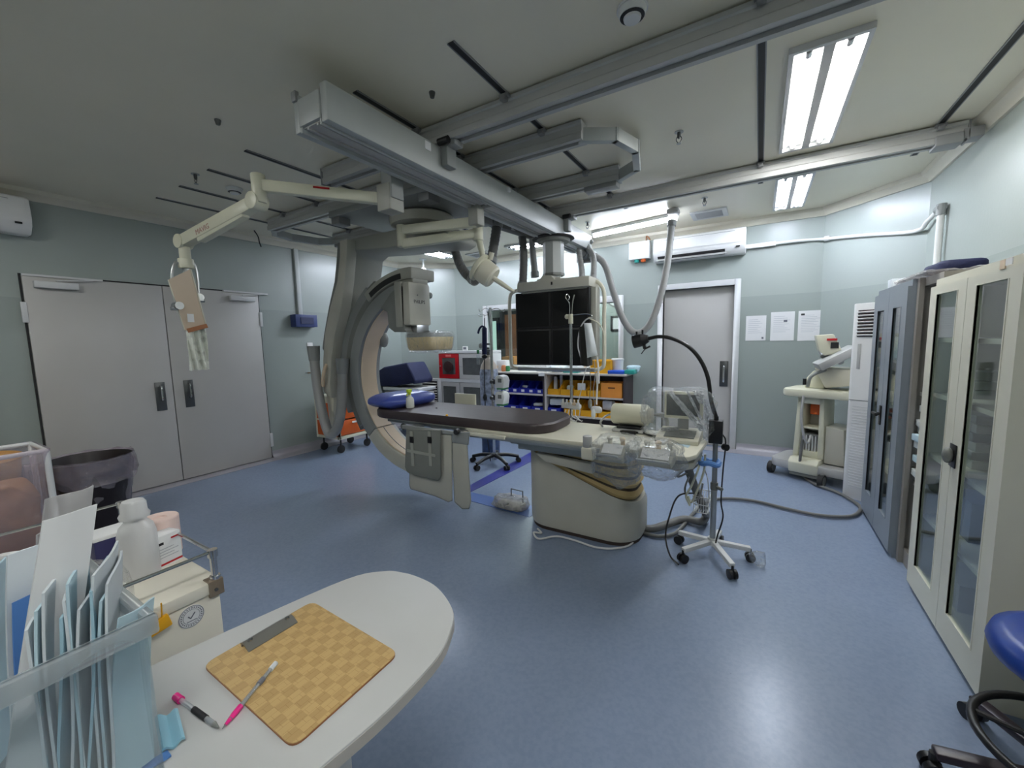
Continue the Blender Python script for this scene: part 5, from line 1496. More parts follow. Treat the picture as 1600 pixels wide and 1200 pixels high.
ORD = ['first', 'second', 'third', 'fourth', 'fifth', 'sixth', 'seventh']
BY = HY0 + .03
w6 = (HM - .02 - HX0 - .03) / 6
m0 = make_bin('blue_bin', w6 - .008, .3, .17, 'blue open-front storage bin, first from the left on the upper left shelf', 'blue bins on the upper shelf', (HX0 + .034, BY, .66))
for k in range(1, 6):
    dup(m0, TR(HX0 + .034 + k * w6, BY, .66), 'blue open-front storage bin, %s from the left on the upper left shelf' % ORD[k])
w4 = (HM - .02 - HX0 - .03) / 4
m0 = make_bin('blue_bin', w4 - .01, .34, .21, 'blue large storage bin, first from the left on the lower left shelf', 'blue bins on the lower shelf', (HX0 + .034, BY, .36))
for k in range(1, 4):
    dup(m0, TR(HX0 + .034 + k * w4, BY, .36), 'blue large storage bin, %s from the left on the lower left shelf' % ORD[k])
dup(m0, TR(HM + .045, BY, .36), 'blue large storage bin just right of the shelf divider, on the lower shelf')
yx = [at(x, 610, 1, BY).x for x in (857, 879, 902, 926)]
m0 = make_bin('yellow', .2, .32, .2, 'yellow storage bin, first from the left on the upper right shelf', 'yellow bins on the upper shelf', (HM + .05, BY, .66), False)
for k in range(1, 4):
    dup(m0, TR(HM + .05 + k * .215, BY, .66), 'yellow storage bin, %s from the left on the upper right shelf' % ORD[k])
p = at(951, 600, 1, BY)
t = thing('storage_box', 'orange lidless box with a grip hole on the upper right shelf', 'box', (p.x + .12, BY + .1, .66))
x0, x1 = HX1 - .35, HX1 - .05
MB().box(x0, x1, BY - .02, BY, .66, .87).box(x0, x1, BY + .24, BY + .26, .66, .87).box(x0, x0 + .01, BY, BY + .24, .66, .87).box(x1 - .01, x1, BY, BY + .24, .66, .87).box(x0, x1, BY, BY + .24, .66, .67).build('box_body', M['orange_bin'], t)
MB().box((x0 + x1) / 2 - .05, (x0 + x1) / 2 + .05, BY - .022, BY - .018, .79, .81).build('grip_hole', mat('grip_shadow', (120, 70, 30), .6), t)
m0 = make_bin('yellow', .25, .34, .2, 'yellow storage bin, first from the left on the lower right shelf', 'yellow bins on the lower shelf', (HM + .32, BY, .36), False)
for k in range(1, 3):
    dup(m0, TR(HM + .32 + k * .27, BY, .36), 'yellow storage bin, %s from the left on the lower right shelf' % ORD[k])
# packets in the bins
def packet(c, s, m, label, rz=0.0, name='packet', tilt=0.0):
    b = MB(Matrix.Translation(Vector(c)) @ Matrix.Rotation(rz, 4, 'Z') @ Matrix.Rotation(tilt, 4, 'X'))
    b.box(-s[0] / 2, s[0] / 2, -s[1] / 2, s[1] / 2, 0, s[2])
    return tag(b.build(name, M[m], bevel=min(s) * .2), label, 'packet', 'packets in the shelf bins')


packet((HM + .12, BY + .14, .67), (.05, .12, .25), 'paper', 'tall white packet leaning in the first yellow bin of the upper shelf', .3, tilt=-.2)
packet((HM + .19, BY + .2, .67), (.04, .14, .27), 'pouch_white', 'second tall white packet in the first yellow bin of the upper shelf', .5, tilt=-.15)
packet((HM + .38, BY + .12, .67), (.1, .1, .13), 'pouch_white', 'grey-white packet in the second yellow bin of the upper shelf', .2)
packet((HM + .6, BY + .02, .73), (.12, .03, .12), 'paper', 'white card slip at the front of the third yellow bin of the upper shelf', .1)
packet((HX0 + .034 + w6 * 3.4, BY + .1, .74), (.14, .05, .03), 'paper', 'white packet lying in the fourth blue bin of the upper shelf', -.4)
packet((HX0 + .034 + w4 * 3.5, BY + .1, .46), (.2, .12, .04), 'paper', 'flat white packet in the fourth blue bin of the lower shelf', .2)
packet((HM + .16, BY + .12, .49), (.22, .16, .1), 'pouch_white', 'bulky white packet on the blue bin right of the shelf divider', .3)
packet((HM + .46, BY + .12, .4), (.16, .14, .1), 'pouch_white', 'white packet in the first yellow bin of the lower right shelf', .2)
packet((HM + .98, BY + .12, .46), (.16, .12, .14), 'paper', 'white packet in the third yellow bin of the lower right shelf', -.2)

# things on the countertop
def put(px, py, y, z=HZ):
    p = at(px, py, 1, y)
    return Vector((p.x, y, z))


def span(px0, px1, py0, y):
    return at(px0, 575, 1, y).x, at(px1, 575, 1, y).x, at((px0 + px1) / 2, py0, 1, y).z


x0, x1, z = span(768, 790, 563, 5.72)
t = thing('carton', 'white printed carton at the left end of the shelf countertop', 'box', ((x0 + x1) / 2, 5.78, HZ))
MB().box(x0, x1, 5.7, 5.86, HZ, z).build('carton_body', M['paper'], t, bevel=.003)
MB().box(x0 + .09, x0 + .15, 5.697, 5.7, HZ + .05, HZ + .09).build('print', M['lining'], t)
p = put(787, 575, 5.64)
tag(MB().lathe([(.035, 0), (.04, .02), (.04, .07), (.03, .1)], p, 14).build('jar', mat('jar_orange', (206, 130, 84), .5)), 'small orange jar before the white carton on the countertop', 'jar')
p = put(793.5, 575, 5.66)
tag(MB().lathe([(.032, 0), (.036, .02), (.036, .07), (.028, .09)], p, 14).build('jar', M['green']), 'small green jar right of the orange jar on the countertop', 'jar')
x0, x1, z = span(840, 856, 565, 5.75)
tag(MB().box(x0, x1, 5.7, 5.9, HZ, HZ + .13).build('carton', M['white_plastic'], bevel=.004), 'plain white box on the countertop below the black screens', 'box')
x0, x1, z = span(858, 886, 567, 5.7)
tag(MB().blob(((x0 + x1) / 2, 5.72, HZ + .06), (x1 - x0) / 2, .12, .06, 20, .7, lambda q: Vector((q.x, q.y * (1 + .4 * noise.noise(q * 9)), q.z * (1 + .5 * noise.noise(q * 16)) if q.z > -.03 else q.z))).build('plastic_bags', M['pouch_white'], smooth=25), 'heap of white plastic bags on the countertop behind the chrome drip pole', 'plastic bag')
x0, x1, z = span(882, 905, 572, 5.66)
tag(MB().box(x0, x1, 5.6, 5.74, HZ, HZ + .035).build('tray', M['teal'], bevel=.006), 'flat dark green tray on the countertop behind the pressure bag', 'tray')
x0, x1, z = span(905, 916, 567, 5.8)
tag(MB().box(x0, x1, 5.72, 5.85, HZ, HZ + .1).build('carton', M['paper'], bevel=.004), 'small white carton left of the big yellow box on the countertop', 'box')
x0, x1, z = span(926, 957, 566, 5.72)
t = thing('storage_box', 'big yellow plastic box on the shelf countertop behind the drip lines', 'box', ((x0 + x1) / 2, 5.72, HZ))
z = HZ + .19
MB().box(x0, x1, 5.62, 5.63, HZ, z).box(x0, x1, 5.86, 5.87, HZ, z).box(x0, x0 + .01, 5.63, 5.86, HZ, z).box(x1 - .01, x1, 5.63, 5.86, HZ, z).box(x0, x1, 5.63, 5.86, HZ, HZ + .01).build('box_body', M['yellow'], t)
MB().box(x0 - .008, x1 + .008, 5.61, 5.625, z - .03, z).build('rim', M['yellow'], t, bevel=.003)
p = put(965, 575, 5.78)
t = thing('tub', 'white round tub with lid right of the yellow box on the countertop', 'tub', p.to_tuple())
MB().lathe([(.075, 0), (.085, .18)], p, 20).build('tub_body', M['white_plastic'], t)
MB().lathe([(.09, .18), (.09, .2), (.08, .21)], p, 20).build('tub_lid', M['white_paint'], t)
x0, x1, z = span(951, 976, 577, 5.62)
tag(MB().box(x0, x1, 5.57, 5.72, HZ, HZ + .05).build('tray', mat('tray_blue', (40, 90, 200), .4), bevel=.008), 'bright blue tray at the right front of the shelf countertop', 'tray')
x0, x1, z = span(977, 992, 575, 5.65)
tag(MB().box(x0, x1, 5.6, 5.78, HZ, HZ + .055).build('carton', M['teal'], bevel=.004), 'teal box right of the bright blue tray on the countertop', 'box')
x0, x1, z = span(977, 997, 570, 5.78)
tag(MB().blob(((x0 + x1) / 2, 5.86, HZ + .055), (x1 - x0) / 2, .09, .055, 16, .6, lambda q: q * (1 + .25 * noise.noise(q * 22))).build('packet', M['paper_blue'], smooth=25), 'pale blue crumpled packet behind the teal box on the countertop', 'packet')
p = put(880, 575, 5.9)

# ------------------------------------------------------------------ small wall-side cabinets with glass doors
def small_cab(x0, x1, z0, z1, label, m='door_paint', group='small glass-door cabinets'):
    y0, y1 = 5.52, 5.84
    t = thing('glass_cabinet', label, 'cabinet', ((x0 + x1) / 2, 5.7, z0), group=group)
    MB().box(x0, x1, y0 + .02, y1, z0, z1).build('cabinet_body', M['white_paint'], t, bevel=.004)
    f = .075
    b = MB().box(x0 + .004, x0 + f, y0, y0 + .02, z0 + .004, z1 - .004).box(x1 - f, x1 - .004, y0, y0 + .02, z0 + .004, z1 - .004).box(x0 + f, x1 - f, y0, y0 + .02, z0 + .004, z0 + f).box(x0 + f, x1 - f, y0, y0 + .02, z1 - f, z1 - .004)
    d = b.build('door', M[m], t)
    MB().box(x0 + f, x1 - f, y0 + .008, y0 + .014, z0 + f, z1 - f).build('glass_pane', mat('smoked_glass', (86, 88, 86), .12, var=.15, scale=9), d)
    MB().cyl((x0 + .035, y0 - .012, (z0 + z1) / 2), (x0 + .035, y0, (z0 + z1) / 2), .012, 10).build('lock', M['steel'], d)
    return t


cz = [.34, .80, 1.31]
q = [at(x, 600, 1, 5.52).x for x in (687, 718, 768)]
small_cab(q[0], q[1] - .004, .34, .80, 'pale grey glass-door cabinet below the red cabinet')
small_cab(q[1] + .004, q[2], .34, .80, 'pale grey glass-door cabinet behind the oxygen cylinder, bottom right of four')
small_cab(q[1] + .004, q[2], .86, 1.30, 'pale grey glass-door cabinet with brown contents right of the red cabinet')
t = small_cab(q[0], q[1] - .004, .86, 1.30, 'red glass-door emergency cabinet above a grey one near the corner', 'red')
MB().box((q[0] + q[1]) / 2 - .06, (q[0] + q[1]) / 2 + .06, 5.515, 5.52, 1.245, 1.28).build('sign_plate', mat('sign_pink', (222, 120, 116), .5), t)
MB().lathe([(.1, 0), (.1, .02)], ((q[0] + q[1]) / 2, 5.518, 1.07), 20, Matrix.Rotation(pi / 2, 3, 'X')).build('emblem', mat('emblem_dark', (46, 22, 22), .5), t)
tb = thing('cabinet_stand', 'pale steel stand carrying the four small glass-door cabinets', 'stand', (q[0], 5.7, 0))
MB().box(q[0], q[2], 5.52, 5.84, .30, .338).build('stand_top', M['white_paint'], tb)
MB().box(q[0], q[2], 5.52, 5.84, .802, .858).build('middle_shelf', M['white_paint'], tb)
for x in (q[0] + .02, q[2] - .02):
    for y in (5.54, 5.82):
        MB().box(x - .018, x + .018, y - .018, y + .018, 0, .3).build('leg', M['white_paint'], tb)
MB().box(q[0], q[2], 5.525, 5.84, 1.305, 1.345).build('top_panel', M['white_paint'], tb)
p = at(732, 541, 1, 5.8)
t = thing('thermometer', 'small white digital thermometer standing on the grey cabinets', 'thermometer', (p.x, 5.7, 1.345))
MB().box(p.x - .05, p.x + .05, 5.69, 5.715, 1.345, 1.42).build('case', M['white_plastic'], t, bevel=.004)
MB().box(p.x - .032, p.x + .032, 5.688, 5.691, 1.365, 1.405).build('display', M['ink'], t)

# louvred unit and covered machine
x0, x1 = at(657, 600, 1, 5.4).x, at(684, 600, 1, 5.4).x
t = thing('louvred_unit', 'low grey louvred unit left of the small glass-door cabinets', 'heater', ((x0 + x1) / 2, 5.5, 0))
MB().box(x0, x1, 5.42, 5.5, 0, .86).build('unit_body', M['rail'], t, bevel=.006)
b = MB()
for k in range(9):
    z = .42 + k * .045
    b.bar((x0 + .04, 5.415, z), (x1 - .04, 5.415, z), .03, .008, (0, -.5, 1))
b.build('louvres', M['edge_pale'], t)
MB().box(x0 + .03, x1 - .03, 5.417, 5.421, .39, .82).build('louvre_back', M['slot'], t)
t = thing('covered_trolley', 'white trolley with a machine under a navy cloth behind the x-ray arm', 'trolley', (-5.0, 4.75, 0))
MB().box(-5.3, -4.5, 4.6, 5.0, .74, .79).build('trolley_top', M['white_paint'], t, bevel=.006)
MB().box(-5.28, -4.52, 4.62, 4.98, .28, .72).build('trolley_body', M['rail'], t, bevel=.006)
for x in (-5.24, -4.56):
    for y in (4.64, 4.96):
        MB().cyl((x, y - .015, .06), (x, y + .015, .06), .06, 14).cyl((x, y, .06), (x, y, .28), .015, 8).build('caster_leg', M['grey_dark'], t)
def cl(q):
    return Vector((q.x, q.y, q.z * (1 + .12 * q.x / .3)))
b = MB()
yl = 4.7
pf = strip([(586, 603), (588, 585), (606, 573), (642, 566), (648, 577), (656, 594), (654, 600), (648, 598), (620, 603)], yl)
pf = [(x, max(z, .792)) for x, z in pf]
b.prism(pf, 'y', yl - .1, yl + .32)
o = tag(b.build('cloth_cover', M['navy'], bevel=.03, segs=3), 'navy cloth thrown over a machine on the white trolley', 'cloth')

# ------------------------------------------------------------------ orange drawer cart
t = thing('drawer_cart', 'cream cart with orange drawers on casters behind the x-ray arm cable', 'cart', (-5.0, 3.75, 0))
cx0, cx1, cy0, cy1 = -5.36, -4.86, 3.42, 3.98
cz0, cz1 = .2, .8
MB().box(cx0, cx1, cy0, cy1, cz0, cz0 + .04).build('bottom_panel', M['cream'], t, bevel=.004)
MB().box(cx0, cx1, cy0, cy1, cz1 - .1, cz1).build('top_panel', M['cream'], t, bevel=.006)
for y in (cy0, cy1 - .025):
    MB().box(cx0, cx1, y, y + .025, cz0 + .04, cz1 - .1).build('side_panel', M['orange'] if y == cy0 else M['cream'], t)
MB().box(cx0, cx0 + .02, cy0 + .025, cy1 - .025, cz0 + .04, cz1 - .1).build('back_panel', M['cream'], t)
MB().box(cx1 - .03, cx1, cy0, cy0 + .03, cz0, cz1).box(cx1 - .03, cx1, cy1 - .03, cy1, cz0, cz1).build('corner_post', M['cream'], t)
MB().box(cx0 + .0, cx0 + .03, cy0 - .004, cy0 + .03, cz0, cz1).build('corner_post', M['cream'], t)
MB().box(cx0 + .03, cx1 - .03, cy0 - .004, cy0 + .01, cz0 + .25, cz0 + .27).build('side_trim', M['cream'], t)
for k in range(2):
    z0 = cz0 + .05 + k * .225
    d = MB().box(cx1 - .05, cx1 - .004, cy0 + .034, cy1 - .034, z0, z0 + .205).build('drawer', M['orange'], t, bevel=.006)
    MB().box(cx1 - .004, cx1 + .012, (cy0 + cy1) / 2 - .06, (cy0 + cy1) / 2 + .06, z0 + .15, z0 + .175).build('handle', M['white_plastic'], d, bevel=.004)
for x in (cx0 + .06, cx1 - .06):
    for y in (cy0 + .06, cy1 - .06):
        MB().cyl((x, y, .1), (x, y, .2), .012, 8).cyl((x - .012, y, .055), (x + .012, y, .055), .055, 16).build('caster', M['rubber'], t)

# ------------------------------------------------------------------ fittings on the left wall
t = thing('conduit', 'pale vertical conduit running from ceiling to the blue wall box', 'conduit', (XL, 3.44, 1.95))
MB().box(XL, XL + .035, 3.41, 3.47, 1.93, 2.84).build('trunking', mat('trunking_grey', (196, 200, 198), .45), t, bevel=.003)
t = thing('junction_box', 'dark blue enamel switch box on the left wall', 'switch box', (XL, 3.46, 1.75))
MB().box(XL, XL + .13, 3.3, 3.62, 1.76, 1.93).build('box_body', M['blue_box'], t, bevel=.004)
MB().box(XL + .13, XL + .138, 3.37, 3.56, 1.8, 1.89).build('cover_slot', mat('blue_slot', (34, 44, 84), .5), t)
t = thing('light_switch', 'white wall switch below the blue wall box', 'switch', (XL, 3.55, 1.4))
MB().box(XL, XL + .012, 3.515, 3.6, 1.4, 1.54).build('switch_plate', M['white_plastic'], t, bevel=.003)
MB().box(XL + .012, XL + .02, 3.545, 3.57, 1.43, 1.47).build('rocker', M['grey_mid'], t)
p = at(484, 582, 0, XL)
t = thing('door_lever', 'small chrome lever handle on the left wall behind the hanging cable', 'handle', (XL, p.y, p.z))
MB().cyl((XL, p.y - .06, p.z), (XL + .05, p.y - .06, p.z), .01, 8).bar((XL + .05, p.y - .07, p.z), (XL + .05, p.y + .07, p.z), .014, .014).build('lever', M['chrome'], t)

# CCTV camera
p = at(661, 405, 2, ZC)
t = thing('security_camera', 'small white dome security camera hung from the ceiling behind the x-ray arm', 'camera', p.to_tuple())
MB().lathe([(.06, -.015), (.065, 0)], p, 18).cyl(p - Vector((0, 0, .14)), p, .014, 10).build('mount', M['white_plastic'], t)
c = p - Vector((.0, .0, .19))
MB().blob(c, .05, .05, .06, 16).build('camera_body', M['white_plastic'], t)
MB().blob(c + Vector((.012, -.025, -.03)), .032, .032, .032, 14).build('lens', M['black'], t)

# ------------------------------------------------------------------ fittings on the far wall
p, q = at(1028, 378, 1, 5.8), at(1170, 398, 1, 5.8)
def aircon(T, wd, label):
    t = thing('air_conditioner', label, 'air conditioner', T.translation.to_tuple(), group='wall air conditioners')
    MB(T).prism([(0, 0), (0, .31), (-.15, .31), (-.2, .29), (-.215, .12), (-.19, .06), (-.12, .0)], 'x', 0, wd).build('casing', M['white_plastic'], t, bevel=.012)
    MB(T).prism([(-.218, .128), (-.204, .288), (-.208, .288), (-.222, .126)], 'x', .03, wd - .03).build('front_panel', M['white_plastic'], t, bevel=.002)
    MB(T).prism([(-.15, .012), (-.196, .058), (-.2, .066), (-.205, .058), (-.16, .006)], 'x', .06, wd - .22).build('outlet', M['black'], t)
    MB(T).bar((.05, -.2, .018), (wd - .2, -.2, .018), .05, .008, (0, -.6, 1)).build('air_flap', M['rail'], t)
    MB(T).box(wd - .1, wd - .06, -.214, -.2, .07, .085).build('display', M['black'], t)
    MB(T).box(.1, wd - .12, -.2125, -.19, .262, .266).build('panel_groove', M['grey_mid'], t)
    return t


aircon(Matrix.Translation((-1.26, 5.995, 2.5)), 1.08, 'white split air conditioner above the single door')
aircon(Matrix.Translation((XL + .005, -.06, 2.51)) @ Matrix.Rotation(pi / 2, 4, 'Z'), 1.04, 'white split air conditioner cut by the left photo edge above the double door')
t = thing('conduit', 'white pipe run from the air conditioner along the wall to the cabinets', 'pipe', (.5, 5.95, 2.58))
pts = [(-.18, 5.965, 2.585), (.1, 5.965, 2.585), (.35, 5.965, 2.585), (.58, 5.96, 2.57), (.9, 5.63, 2.5), (1.2, 5.29, 2.42), (1.235, 5.1, 2.46), (1.24, 4.86, 2.5)]
pts = [Vector(p_) for p_ in pts]
MB().tube(pts, .018, 10, n=4).build('pipe', M['white_plastic'], t)
MB().box(-.18, .13, 5.945, 5.999, 2.56, 2.61).build('pipe_cover', M['white_plastic'], t, bevel=.004)
MB().cyl((1.24, 4.88, 2.5), (1.24, 4.78, 2.5), .032, 12).cyl((1.24, 4.8, 2.53), (1.24, 4.8, 2.44), .032, 12).build('elbow', M['grey_mid'], t)
MB().cyl((1.24, 4.8, 2.46), (1.24, 4.8, 1.9), .024, 10).build('drop_pipe', M['white_plastic'], t)
MB().cyl((.6, 5.955, 2.57), (.64, 5.93, 2.565), .03, 10).build('coupler', M['white_plastic'], t)
p, q = at(983, 380, 1, 5.9), at(1015, 403, 1, 5.9)
t = thing('emergency_light', 'white wall box with a green and an orange lamp left of the air conditioner', 'emergency light', ((p.x + q.x) / 2, 5.95, q.z))
MB().box(p.x, q.x, 5.88, 5.998, q.z, p.z).build('box_body', M['white_plastic'], t, bevel=.006)
MB().lathe([(.03, -.04), (.035, 0)], (p.x + .1, 5.93, q.z), 14).build('green_lamp', M['teal'], t)
MB().lathe([(.03, -.04), (.035, 0)], (q.x - .09, 5.93, q.z), 14).build('orange_lamp', M['orange'], t)
MB().tube([(q.x - .06, 5.95, p.z), (q.x - .05, 5.93, p.z + .07), (q.x - .0, 5.92, 2.83)], .008, 6).build('supply_cable', M['wood_brown'], t)
p = at(1046, 357, 2, 2.9)

# papers on the far wall
def notice(pa, pb, label, marks):
    p, q = at(pa[0], pa[1], 1, 5.995), at(pb[0], pb[1], 1, 5.995)
    t = thing('wall_notice', label, 'paper', ((p.x + q.x) / 2, 5.998, q.z), group='papers on the far wall')
    MB().box(p.x, q.x, 5.9955, 5.9995, q.z, p.z).build('sheet', M['paper'], t)
    W = q.x - p.x; Hh = p.z - q.z
    b = MB()
    for k in range(marks):
        f = (k + .5) / marks
        b.box(p.x + W * .12, p.x + W * (.6 + .28 * ((k * 7) % 5) / 5), 5.9948, 5.9956, q.z + Hh * (.88 - f * .6) - .003, q.z + Hh * (.88 - f * .6) + .001)
    b.build('print', mat('faint_print', (186, 188, 194), .7), t)
    return p, q, W, Hh, t


p, q, W, H_, t = notice((1166, 494), (1196, 532), 'left printed paper taped beside the single door', 8)
MB().box(q.x - W * .2, q.x - W * .1, 5.9945, 5.9956, q.z + .02, q.z + .045).build('stamp', M['ink'], t)
p, q, W, H_, t = notice((1205, 488), (1240, 532), 'middle printed paper of three on the far wall', 9)
MB().box(p.x + W * .55, p.x + W * .7, 5.9945, 5.9956, p.z - H_ * .36, p.z - H_ * .28).build('stamp', M['ink'], t)
p, q, W, H_, t = notice((1248, 486), (1287, 532), 'right printed paper curling by the ultrasound cart', 11)
MB().box(p.x + W * .1, p.x + W * .24, 5.9945, 5.9956, p.z - H_ * .15, p.z - H_ * .09).build('stamp', M['black_ink'], t)

# ------------------------------------------------------------------ ultrasound cart in the corner
t = thing('ultrasound_cart', 'cream wheeled ultrasound cart with folded grey screen in the corner', 'ultrasound machine', (.6, 5.2, 0))
T = Matrix.Translation((.56, 5.17, 0)) @ Matrix.Rotation(radians(-24), 4, 'Z')
def ub(): return MB(T)
b = ub()
ub().prism(rrect(-.36, .36, -.25, .25, .1), 'z', .10, .19).build('base_platform', M['rail'], t, bevel=.015)
ub().prism([(-.25, .08), (-.27, .19), (-.22, .235), (.2, .235), (.25, .2), (.25, .08)], 'x', -.17, .09).build('base_cover', M['cream'], t, bevel=.012)
ub().box(-.16, .1, -.24, .2, .05, .1).build('base_underside', M['grey_dark'], t)
for x, y in ((-.36, -.17), (.14, -.29), (-.3, .22), (.3, .2)):
    w_ = ub()
    w_.cyl((x - .022, y, .062), (x + .022, y, .062), .062, 18)
    c = w_.build('wheel', M['rubber'], t)
    ub().cyl((x - .024, y, .062), (x + .024, y, .062), .042, 16).build('wheel_hub', M['grey_dark'], c)
    ub().cyl((x, y, .09), (x, y, .13), .02, 10).build('wheel_fork', M['grey_dark'], c)
# A-shaped column
ub().prism([(-.17, .235), (-.12, .235), (-.085, .78), (-.1, .86), (-.145, .86)], 'y', -.16, .12).build('column_side', M['cream'], t, bevel=.01)
ub().prism([(.05, .235), (.1, .235), (.085, .86), (.035, .86), (.045, .78)], 'y', -.16, .12).build('column_side', M['cream'], t, bevel=.01)
ub().box(-.145, .085, -.16, .12, .79, .87).build('column_top', M['cream'], t, bevel=.01)
ub().box(-.1, .05, .06, .12, .26, .8).build('column_back', M['mach_light'], t)
ub().box(-.12, .05, -.14, .08, .235, .3).build('shelf', M['cream'], t, bevel=.004)
ub().box(-.115, .048, -.14, .1, .53, .55).build('shelf', M['cream'], t, bevel=.004)
for k in range(6):
    x = -.09 + k * .026
    ub().box(x, x + .008, -.13, .0, .3, .46).build('rack_bar', M['white_plastic'], t)
ub().box(-.1, .04, -.12, .05, .46, .475).build('rack_top', M['grey_dark'], t)
ub().box(-.065, .035, -.06, .05, .67, .785).build('orange_module', M['orange'], t, bevel=.006)
ub().prism([(.1, .2), (.27, .2), (.25, .56), (.1, .58)], 'y', -.14, .14).build('rear_box', M['mach_light'], t, bevel=.012)
ub().prism(rrect(-.27, .34, -.27, .16, .1), 'z', .865, .945).build('tray', M['cream'], t, bevel=.02)
ub().prism([(-.12, .945), (.06, .945), (.03, 1.1), (-.04, 1.13), (-.1, 1.05)], 'y', -.1, .1).build('neck', M['cream'], t, bevel=.015)
ub().prism([(.08, .96), (.3, 1.0), (.33, 1.15), (-.02, 1.16), (-.0, 1.12)], 'y', -.16, .14).build('control_panel', M['ivory'], t, bevel=.015)
q0, q1 = at(1276, 573, 1, 4.98), at(1336, 544, 1, 5.0)
MB().bar(q0, q1, .3, .075).build('folded_screen', M['rail'], t, bevel=.012)
MB().tube([at(1262, 604, 1, 4.98), at(1266, 590, 1, 4.96), at(1276, 583, 1, 4.96), at(1290, 578, 1, 5.0)], .016, 10).build('support_arm', M['grey_mid'], t)
p = at(1313, 565, 1, 4.95)
MB().cyl(p, p + Vector((0, .08, 0)), .03, 14).build('tilt_knob', M['steel'], t)
MB().tube([at(1289, 556, 1, 5.05), at(1285, 546, 1, 5.1)], .04, 10).build('screen_pivot', M['steel'], t)
hp = strip([(1275, 524), (1303, 522), (1316, 548), (1314, 551), (1288, 556), (1280, 548)], 5.02)
mh = MB().prism(hp, 'y', 5.02, 5.2).build('monitor_housing', M['cream'], t, bevel=.02)
p, q = at(1298, 535, 1, 5.02), at(1310, 544, 1, 5.02)
MB().box(p.x, q.x, 5.005, 5.02, q.z, p.z).build('side_socket', M['black'], mh)
p, q = at(1292, 529, 1, 5.02), at(1308, 532, 1, 5.02)
MB().box(p.x, q.x, 5.005, 5.02, q.z, p.z).build('side_label', M['red'], mh)
p = at(1257, 601, 1, 4.92)
MB().cyl(p, p + Vector((0, 0, .06)), .016, 10).build('grip_end', M['black'], t)
MB().tube([at(1256, 615, 1, 4.96), at(1252, 650, 1, 4.93), at(1256, 680, 1, 4.93), at(1262, 692, 1, 4.95), at(1268, 680, 1, 4.98)], .012, 8).build('probe_cable', M['rail'], t)

# ------------------------------------------------------------------ floor-standing air conditioner
t = thing('floor_air_conditioner', 'tall white floor-standing air conditioner between grey cabinet and ultrasound cart', 'air conditioner', (.95, 4.7, 0))
T = Matrix(((.8, .6, 0, .695), (-.6, .8, 0, 4.67), (0, 0, 1, 0), (0, 0, 0, 1)))
MB(T).prism(rrect(0, .45, 0, .27, .035), 'z', 0, 1.75).build('casing', M['white_plastic'], t, bevel=.008)
MB(T).box(.05, .4, -.006, .002, 1.46, 1.69).build('outlet_recess', mat('outlet_dark', (52, 36, 36), .6), t)
for k in range(8):
    z = 1.475 + k * .028
    MB(T).bar((.05, -.012, z), (.4, -.012, z), .02, .007, (0, .5, 1)).build('louvre', M['white_plastic'], t)
MB(T).box(.02, .43, -.003, .001, .9, .906).build('panel_seam', M['grey_mid'], t)
MB(T).box(.06, .085, -.006, .001, 1.18, 1.4).build('badge_strip', M['rail'], t, bevel=.002)
b = MB(T)
for k in range(30):
    z = .12 + k * .025
    b.box(.05, .4, -.003, .001, z, z + .006)
b.build('intake_grille', M['white_paint'], t)

# ------------------------------------------------------------------ glass-door cabinets
def cab(y0, y1, x0, x1, H, mname, label, shelves, pane_z, doors=True, frame=.085, plinth=.1):
    t = thing('glass_cabinet', label, 'cabinet', ((x0 + x1) / 2, (y0 + y1) / 2, 0))
    m = M[mname]
    th = .018
    MB().box(x0 + .02, x1, y0, y0 + th, 0, H).build('side_panel', m, t)
    MB().box(x0 + .02, x1, y1 - th, y1, 0, H).build('side_panel', m, t)
    MB().box(x1 - th, x1, y0 + th, y1 - th, 0, H).build('back_panel', m, t)
    MB().box(x0 + .02, x1 - th, y0 + th, y1 - th, H - .05, H).build('top_panel', m, t)
    MB().box(x0 + .02, x1 - th, y0 + th, y1 - th, 0, plinth).build('bottom_panel', m, t)
    for z in shelves: MB().box(x0 + .04, x1 - th, y0 + th, y1 - th, z - .022, z).build('shelf', m, t)
    if not doors: return t
    ym = (y0 + y1) / 2
    for a, c, s in ((y0, ym - .002, 1), (ym + .002, y1, -1)):
        b = MB()
        f = frame
        z0, z1 = .03, H - .04
        b.box(x0, x0 + .02, a, a + f, z0, z1).box(x0, x0 + .02, c - f, c, z0, z1).box(x0, x0 + .02, a + f, c - f, z0, pane_z[0]).box(x0, x0 + .02, a + f, c - f, pane_z[1], z1)
        d = b.build('door', m, t)
        MB().box(x0 + .008, x0 + .013, a + f, c - f, pane_z[0], pane_z[1]).build('glass_pane', M['cab_glass'], d)
        b = MB().box(x0 - .002, x0 + .008, a + f - .008, a + f, pane_z[0], pane_z[1]).box(x0 - .002, x0 + .008, c - f, c - f + .008, pane_z[0], pane_z[1])
        b.build('pane_trim', m, d)
    return t


